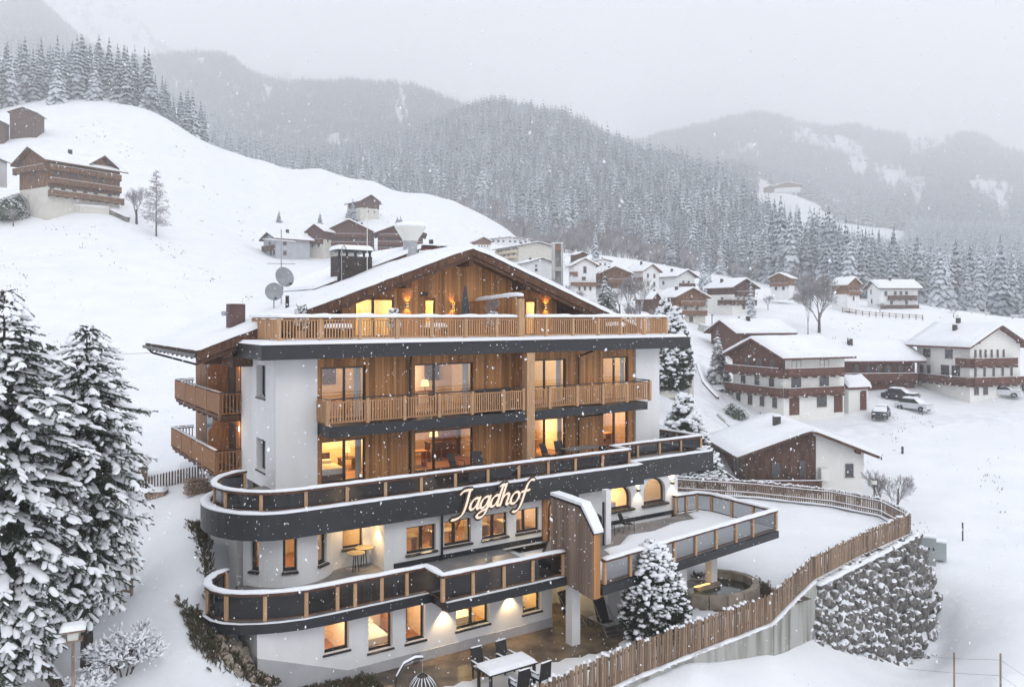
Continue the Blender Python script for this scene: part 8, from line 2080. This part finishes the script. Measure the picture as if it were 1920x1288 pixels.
    for i in range(3600):
        f = rng.random(); px = 372 + 290 * f ** .9; 
        u = rng.uniform(6.2, 12.2); v = 27.5 + rng.gauss(0, .28) - max(0, u - 8) * .08 + max(0, 8 - u) * rng.uniform(.1, 1.9)
        if u > 8.1 and v > 27.9: continue
        p = H(u, v); z = max(gz(p.x, p.y), -13.3); M = np.eye(4); M[:3, :3] = basis((rng.gauss(0, .6), rng.gauss(0, .6), 1), rng.uniform(0, 6)) * rng.uniform(.12, .3) * np.array([1, 1.5, 1.5]); M[:3, 3] = (p.x - c.x, p.y - c.y, z - c.z); (G if rng.random() < .6 else D).append(M)
    for i in range(700):       # edge of the slope beside the main terrace
        t = rng.uniform(29.5, 36.5); f = (t - 29.5) / 7; px = 402 - f * 40 + rng.gauss(0, 7); x = (px - 960) / F * t; M = np.eye(4); M[:3, :3] = basis((rng.gauss(0, .7), rng.gauss(0, .7), 1), rng.uniform(0, 6)) * rng.uniform(.12, .28) * np.array([1, 1.5, 1.5]); M[:3, 3] = (x - c.x, t - c.y, gz(x, t) - c.z - .03); (G if rng.random() < .6 else D).append(M)
    for nm, mm, mt in (('weeds', G, 'moss_leaf'), ('dry_stalks', D, 'dry_leaf')):
        V, T, _ = emit_mesh('', None, *TWIG[1], mm); me = np_mesh(nm, [mt], V, T=T); o = bpy.data.objects.new(nm, me); COL.objects.link(o); o.location = c; o['kind'] = 'stuff'; o['label'] = 'weeds growing on the bank' if nm == 'weeds' else 'dry stalks on the bank'
left_things()
def right_things():
    # planter basin under the right terrace with a lit pool
    cu, cv = 29.6, 26.9; root = empty('stone_basin', H(cu, cv, -13.35), TH, 'low stone edged basin with a warm light under the right terrace', 'basin'); n = 11; pts = []
    for i in range(n + 1):
        a = R(-205 + 250 * i / n); pts.append((math.cos(a) * 2.25, math.sin(a) * 1.75))
    for (ax, ay), (bx, by) in zip(pts[:-1], pts[1:]):
        m = MB(); m.bar((ax, ay, .30), (bx, by, .30), .3, .6); m.build('stone', 'stone_block', root)
    m = MB(); m.prism([(x * .93, y * .93) for x, y in pts], 2, .02, .22); m.build('basin_water', 'pond_water', root); MB().box(-.7, .7, .2, .6, .23, .42).build('water_channel', 'stone_block', root)
    MB().box(-.9, .1, .3, .42, .425, .45).build('pool_lamp', 'pool_light', root); lamp(cu - .9, cv + .1, -12.6, 5, (1, .60, .25), .15, 'basin_light')
    rng = random.Random(5); G = []; c = H(cu, cv, -13.3)
    for i in range(1100):
        a = R(rng.uniform(-70, 70)); r = 2.35 + abs(rng.gauss(0, .33)); u = cu + math.cos(a) * r * 1.08; v = cv + math.sin(a) * r * .9
        p = H(u, v); M = np.eye(4); M[:3, :3] = basis((rng.gauss(0, .6), rng.gauss(0, .6), 1), rng.uniform(0, 6)) * rng.uniform(.12, .30) * np.array([1, 1.5, 1.5]); M[:3, 3] = (p.x - c.x, p.y - c.y, -.05); G.append(M)
    V, T, _ = emit_mesh('', None, *TWIG[2], G); me = np_mesh('dry_planting', ['dry_leaf'], V, T=T); o = bpy.data.objects.new('dry_planting', me); COL.objects.link(o); o.location = c; o['kind'] = 'stuff'; o['label'] = 'brown dry planting round the basin'
    # utility cabinets
    for px, py, t, w, h, lab in ((1738, 1045, 52, 1.05, 1.35, 'grey green utility cabinet beyond the corner of the boulder wall'), (1762, 1036, 54, .8, .75, 'smaller lower cabinet right beside the utility cabinet')):
        p = W(px, py, t); r = empty('utility_cabinet', p, R(-28), lab, 'cabinet', 'utility cabinets'); MB().box(-w / 2, w / 2, -.35, .35, -.4, h).build('cabinet_body', 'box_green', r); MB().box(-w / 2 - .03, w / 2 + .03, -.38, .38, h + .002, h + .1).build('cabinet_snow', 'snow_cap', r)
        if h > 1:
            for x in (.12, .38): MB().box(x - .05, x + .05, -.37, -.352, .6, .75).build('vent', 'black_metal', r)
    # posts with wires in the field
    P = [(1789, 33.5), (1876, 31)]; tops = []
    for i, (px, t) in enumerate(P):
        p = gpt(px, t); tops.append(p + Vector((0, 0, 1.6))); o = MB().tube([(0, 0, -.3), (0, 0, 1.75)], .035, 6).build('fence_stake', 'weathered'); o.location = p; tag(o, ('thin stake of the wire fence nearer the boulder wall', 'thin stake of the wire fence nearer the right edge')[i], 'stake', 'stakes of the field fence')
    A = gpt(1700, 37); B = gpt(1990, 28)
    for k, dz in enumerate((.9, 1.5)):
        pts = [A + Vector((0, 0, dz)), tops[0] + Vector((0, 0, dz - 1.6)), tops[1] + Vector((0, 0, dz - 1.6)), B + Vector((0, 0, dz))]; o = MB(A).tube(pts, .008, 4).build('fence_wire', 'grey_metal'); o.location = A; tag(o, ('lower wire strung between the field stakes', 'upper wire strung between the field stakes')[k], 'wire', 'wires of the field fence')
    p = gpt(1805, 58); o = MB().tube([(0, 0, -.3), (0, 0, 1.3)], .05, 6).build('marker_post', 'black_metal'); o.location = p; tag(o, 'single dark post far out in the right hand field', 'post')
    for px, py, t, h, lab in ((1684, 945, 52, 1.8, 'dark pole standing behind the corner of the garden fence'),):
        p = W(px, py, t); o = MB().tube([(0, 0, -.8), (0, 0, h - .8)], .045, 6).build('fence_pole', 'black_metal'); o.location = p; tag(o, lab, 'pole')
    # little garden lamp by the corner
    p = W(1639, 935, 55.5); r = empty('garden_lantern', p, 0, 'small lantern on a short pole behind the back fence', 'lantern'); MB().tube([(0, 0, -1), (0, 0, 1.0)], .04, 6).build('pole', 'black_metal', r); MB().box(-.14, .14, -.14, .14, 1.0, 1.3).build('lamp_box', 'lamp_glass', r); MB().box(-.18, .18, -.18, .18, 1.302, 1.36).build('lamp_cap', 'black_metal', r)
    # long overhead cable running past the neighbour chalet, and the one left of the hotel
    def cable(pts, label, sag=.6, r=.02):
        P = []; 
        for a, b in zip(pts[:-1], pts[1:]):
            for i in range(13): f = i / 12; P.append(a.lerp(b, f) - Vector((0, 0, sag * 4 * f * (1 - f))))
        c = P[0].copy(); o = MB(c).tube(P, r, 4, cap=False).build('overhead_cable', 'grey_metal'); o.location = c; tag(o, label, 'cable', 'overhead cables')
    cable([W(1355, 735, 98), W(1920, 1068, 58), W(2300, 1290, 45)], 'long overhead cable sloping down across the neighbour chalet', .6, .022)
    cable([W(1355, 732, 98.2), W(1920, 1052, 59), W(2300, 1250, 46)], 'second overhead cable just above the long sloping one', .6, .012)
    cable([W(60, 642, 36), W(300, 660, 44)], 'thin cable running from behind the spruces to the hotel eaves', .25, .012)
right_things()
def indoors():
    """what shows through the lit windows"""
    def table_lamp(u, v, z, lab, s=1.0, e=8):
        r = hobj('table_lamp', u, v, z, 0, lab, 'lamp', 'lamps behind the windows'); MB().lathe([(.09, 0), (.02, .03), (.02, .28)], (0, 0, 0), 8).build('lamp_base', 'furniture', r); MB().lathe([(.17 * s, .27), (.12 * s, .27 + .26 * s)], (0, 0, 0), 14).build('lamp_shade', 'shade_glow', r)
        return r
    def stand(u, v, z, w, h, m, name, lab, cat, group=None):
        r = hobj(name, u, v, z, 0, lab, cat, group); MB().box(-w / 2, w / 2, -.3, .3, h - .05, h).build('top', m, r)
        for sx in (-1, 1): MB().box(sx * w * .45 - .03, sx * w * .45 + .03, -.25, .25, 0, h - .051).build('leg', m, r)
        return r
    def picture(u, v, z, w, h, lab): r = hobj('wall_picture', u, v, z, 0, lab, 'picture', 'pictures behind the windows'); MB().box(-w / 2, w / 2, -.02, .02, 0, h).build('frame', 'furniture', r); MB().box(-w / 2 + .06, w / 2 - .06, -.03, -.021, .06, h - .06).build('picture_print', 'picture_dark', r)
    def bed(u, v, z, lab, w=1.6, rz=0): 
        r = hobj('bed', u, v, z, rz, lab, 'bed', 'beds behind the windows'); MB().box(-w / 2, w / 2, -1, 1, .1, .32).build('bed_frame', 'furniture', r); MB().box(-w / 2 + .03, w / 2 - .03, -.97, .97, .322, .58).build('mattress', 'linen', r); MB().box(-w / 2, w / 2, .98, 1.06, .1, 1.0).build('headboard', 'furniture', r)
        for s in (-1, 1): MB().box(s * w / 4 - .3, s * w / 4 + .3, .5, .9, .582, .72).build('pillow', 'linen', r)
    z1 = L1 + .05; z2 = L2 + .03; z0 = L0 + .03
    bed(13.6, 36.2, z1, 'white bed inside the lower left window', 1.5); stand(15.4, 37.6, z1, .8, .6, 'furniture', 'bedside_table', 'bedside table beside the bed in the lower left room', 'table'); table_lamp(15.4, 37.6, z1 + .6, 'lit lamp in the lower left bedroom')
    picture(20.9, 39.1, -3.5, .9, 1.1, 'dark framed picture in the wide upper window'); stand(19.9, 38.2, z2, 1.0, .75, 'furniture', 'side_table', 'side table holding the lamp in the wide upper window', 'table'); table_lamp(19.9, 38.0, z2 + .75, 'bright lamp in the wide upper window', 1.3)
    stand(18.4, 36.6, z1, 1.6, .76, 'orange_wood', 'dining_table', 'wooden dining table inside the wide lower window', 'table'); table_lamp(20.1, 37.4, z1 + 1.0, 'glowing lamp inside the wide lower window', 1.4); stand(20.1, 37.4, z1, .8, 1.0, 'furniture', 'cabinet', 'dark cabinet under the lamp in the wide lower window', 'cabinet')
    r = hobj('wardrobe', 21.4, 38.4, z1, 0, 'tall wardrobe at the right of the wide lower window', 'wardrobe'); MB().box(-.5, .5, -.35, .35, 0, 2.2).build('wardrobe_body', 'furniture', r)
    table_lamp(26.3, 37.9, z1 + .9, 'glowing lamp in the lower window right of the timber post', 1.6); stand(26.3, 37.9, z1, .8, .9, 'furniture', 'cabinet', 'cabinet under the glowing lamp right of the timber post', 'cabinet'); stand(25.3, 36.6, z1, 1.3, .76, 'orange_wood', 'dining_table', 'wooden table inside the lower window right of the post', 'table')
    picture(31.4, 38.7, z1 + 1.2, 1.2, .7, 'picture on the wall of the lower right room'); stand(30.4, 36.2, z1, 1.4, .76, 'orange_wood', 'dining_table', 'wooden table inside the lower right window', 'table'); bed(30.6, 37.6, z1, 'bed at the back of the lower right room', 1.8)
    picture(14.9, 38.7, -3.4, .7, .9, 'picture in the upper left room'); table_lamp(30.3, 37.8, z2 + .7, 'lamp in the upper right room', 1.2); stand(30.3, 37.8, z2, .8, .7, 'furniture', 'side_table', 'side table of the upper right room', 'table')
    stand(15.0, 37.0, z2, 1.2, .76, 'orange_wood', 'dining_table', 'wooden table inside the upper left window', 'table'); stand(25.6, 37.2, z2, 1.2, .76, 'orange_wood', 'dining_table', 'wooden table behind the upper window right of the post', 'table')
    # restaurant behind the entrance storey windows
    for i, u in enumerate((15.9, 17.8, 19.6, 21.4)):
        lab = ('first', 'second', 'third', 'fourth')[i]
        stand(u, 32.3, z0, 1.1, .76, 'table_wood', 'dining_table', 'restaurant table behind the %s window under the sign, from the left' % lab, 'table', 'restaurant tables'); table_lamp(u + .3, 33.6, z0 + 1.1, 'warm lamp behind the %s window under the sign, from the left' % lab, 1.2)
        r = hobj('timber_beam', u - .5, 32.9, z0, 0, 'slanted timber beam behind the %s window under the sign, from the left' % lab, 'beam', 'timber beams in the restaurant'); MB().bar((-.3, 0, .5), (.8, .3, 2.2), .12, .12).build('beam_body', 'furniture', r)
    stand(27.2, 32.2, z0, 1.2, .76, 'linen', 'dining_table', 'laid table with candles inside the left arched window', 'table'); table_lamp(27.4, 32.6, z0 + .9, 'lamp inside the left arched window', 1.1)
    r = hobj('candle_pair', 26.9, 31.6, z0 + .95, 0, 'two glowing candles on the sill of the left arched window', 'candles'); 
    for s in (-1, 1): MB().box(s * .15 - .05, s * .15 + .05, -.05, .05, 0, .2).build('candle', 'shade_glow', r)
    MB().box(-.5, .5, -.15, .25, -.93, -.004).build('candle_shelf', 'inside_white', r)
    # sauna / bedroom level
    zg = GZ + .35; bed(16.6, 29.9, zg, 'wooden bed with a bright cover behind the double garden window', 1.8); bed(19.5, 30.1, zg, 'bed behind the rightmost garden window', 1.3)
    picture(12.9, 31.45, -12.0, .9, .7, 'picture behind the second garden window'); r = hobj('wardrobe', 14.7, 31.0, zg, 0, 'wardrobe behind the third garden window', 'wardrobe'); MB().box(-.4, .4, -.3, .3, 0, 2.1).build('wardrobe_body', 'orange_wood', r)
    bed(12.9, 29.9, zg, 'bed with pink cover behind the second garden window', 1.4)
indoors()
def snowfall():
    rs = np.random.RandomState(4); n = 38000
    P = np.stack([rs.uniform(-26, 30, n), rs.uniform(9, 46, n), rs.uniform(-15, 9, n)], -1)
    t = np.array([[1, 0, 0], [-1, 0, 0], [0, 1, 0], [0, -1, 0], [0, 0, 1], [0, 0, -1.]]); f = np.array([[0, 2, 4], [2, 1, 4], [1, 3, 4], [3, 0, 4], [2, 0, 5], [1, 2, 5], [3, 1, 5], [0, 3, 5]])
    s = rs.gamma(2.6, .0026, (n, 1, 1)) + .004; jit = rs.uniform(.6, 1.4, (n, 6, 1)); V = t[None] * s * jit
    sh = rs.normal(0, .25, (n, 1)); V[:, :, 2] *= rs.uniform(.9, 2.0, (n, 1)); V[:, :, 0] += V[:, :, 2] * sh
    V = (V + P[:, None]).reshape(-1, 3); T = (f[None] + (np.arange(n) * 6)[:, None, None]).reshape(-1, 3)
    me = np_mesh('falling_snow', ['snow_cap'], V, T=T); o = bpy.data.objects.new('falling_snow', me); COL.objects.link(o); tag(o, 'snowflakes falling in the air', None, None, 'stuff')
snowfall()
# ------------------------------------------------------------------ the snowy air
def haze():
    m = bpy.data.materials.new('air'); m.use_nodes = True; n = m.node_tree.nodes; l = m.node_tree.links; n.clear()
    o = n.new('ShaderNodeOutputMaterial'); v = n.new('ShaderNodeVolumePrincipled')
    v.inputs['Color'].default_value = (.998, .999, 1, 1); v.inputs['Density'].default_value = HAZE
    v.inputs['Anisotropy'].default_value = 0.6
    l.new(v.outputs[0], o.inputs['Volume'])
    MATS['air'] = m
    b = MB().box(-3600, 5200, -60, 3900, -40, 1450)
    tag(b.build('haze', 'air'), kind='stuff')
HAZE = .00084
haze()
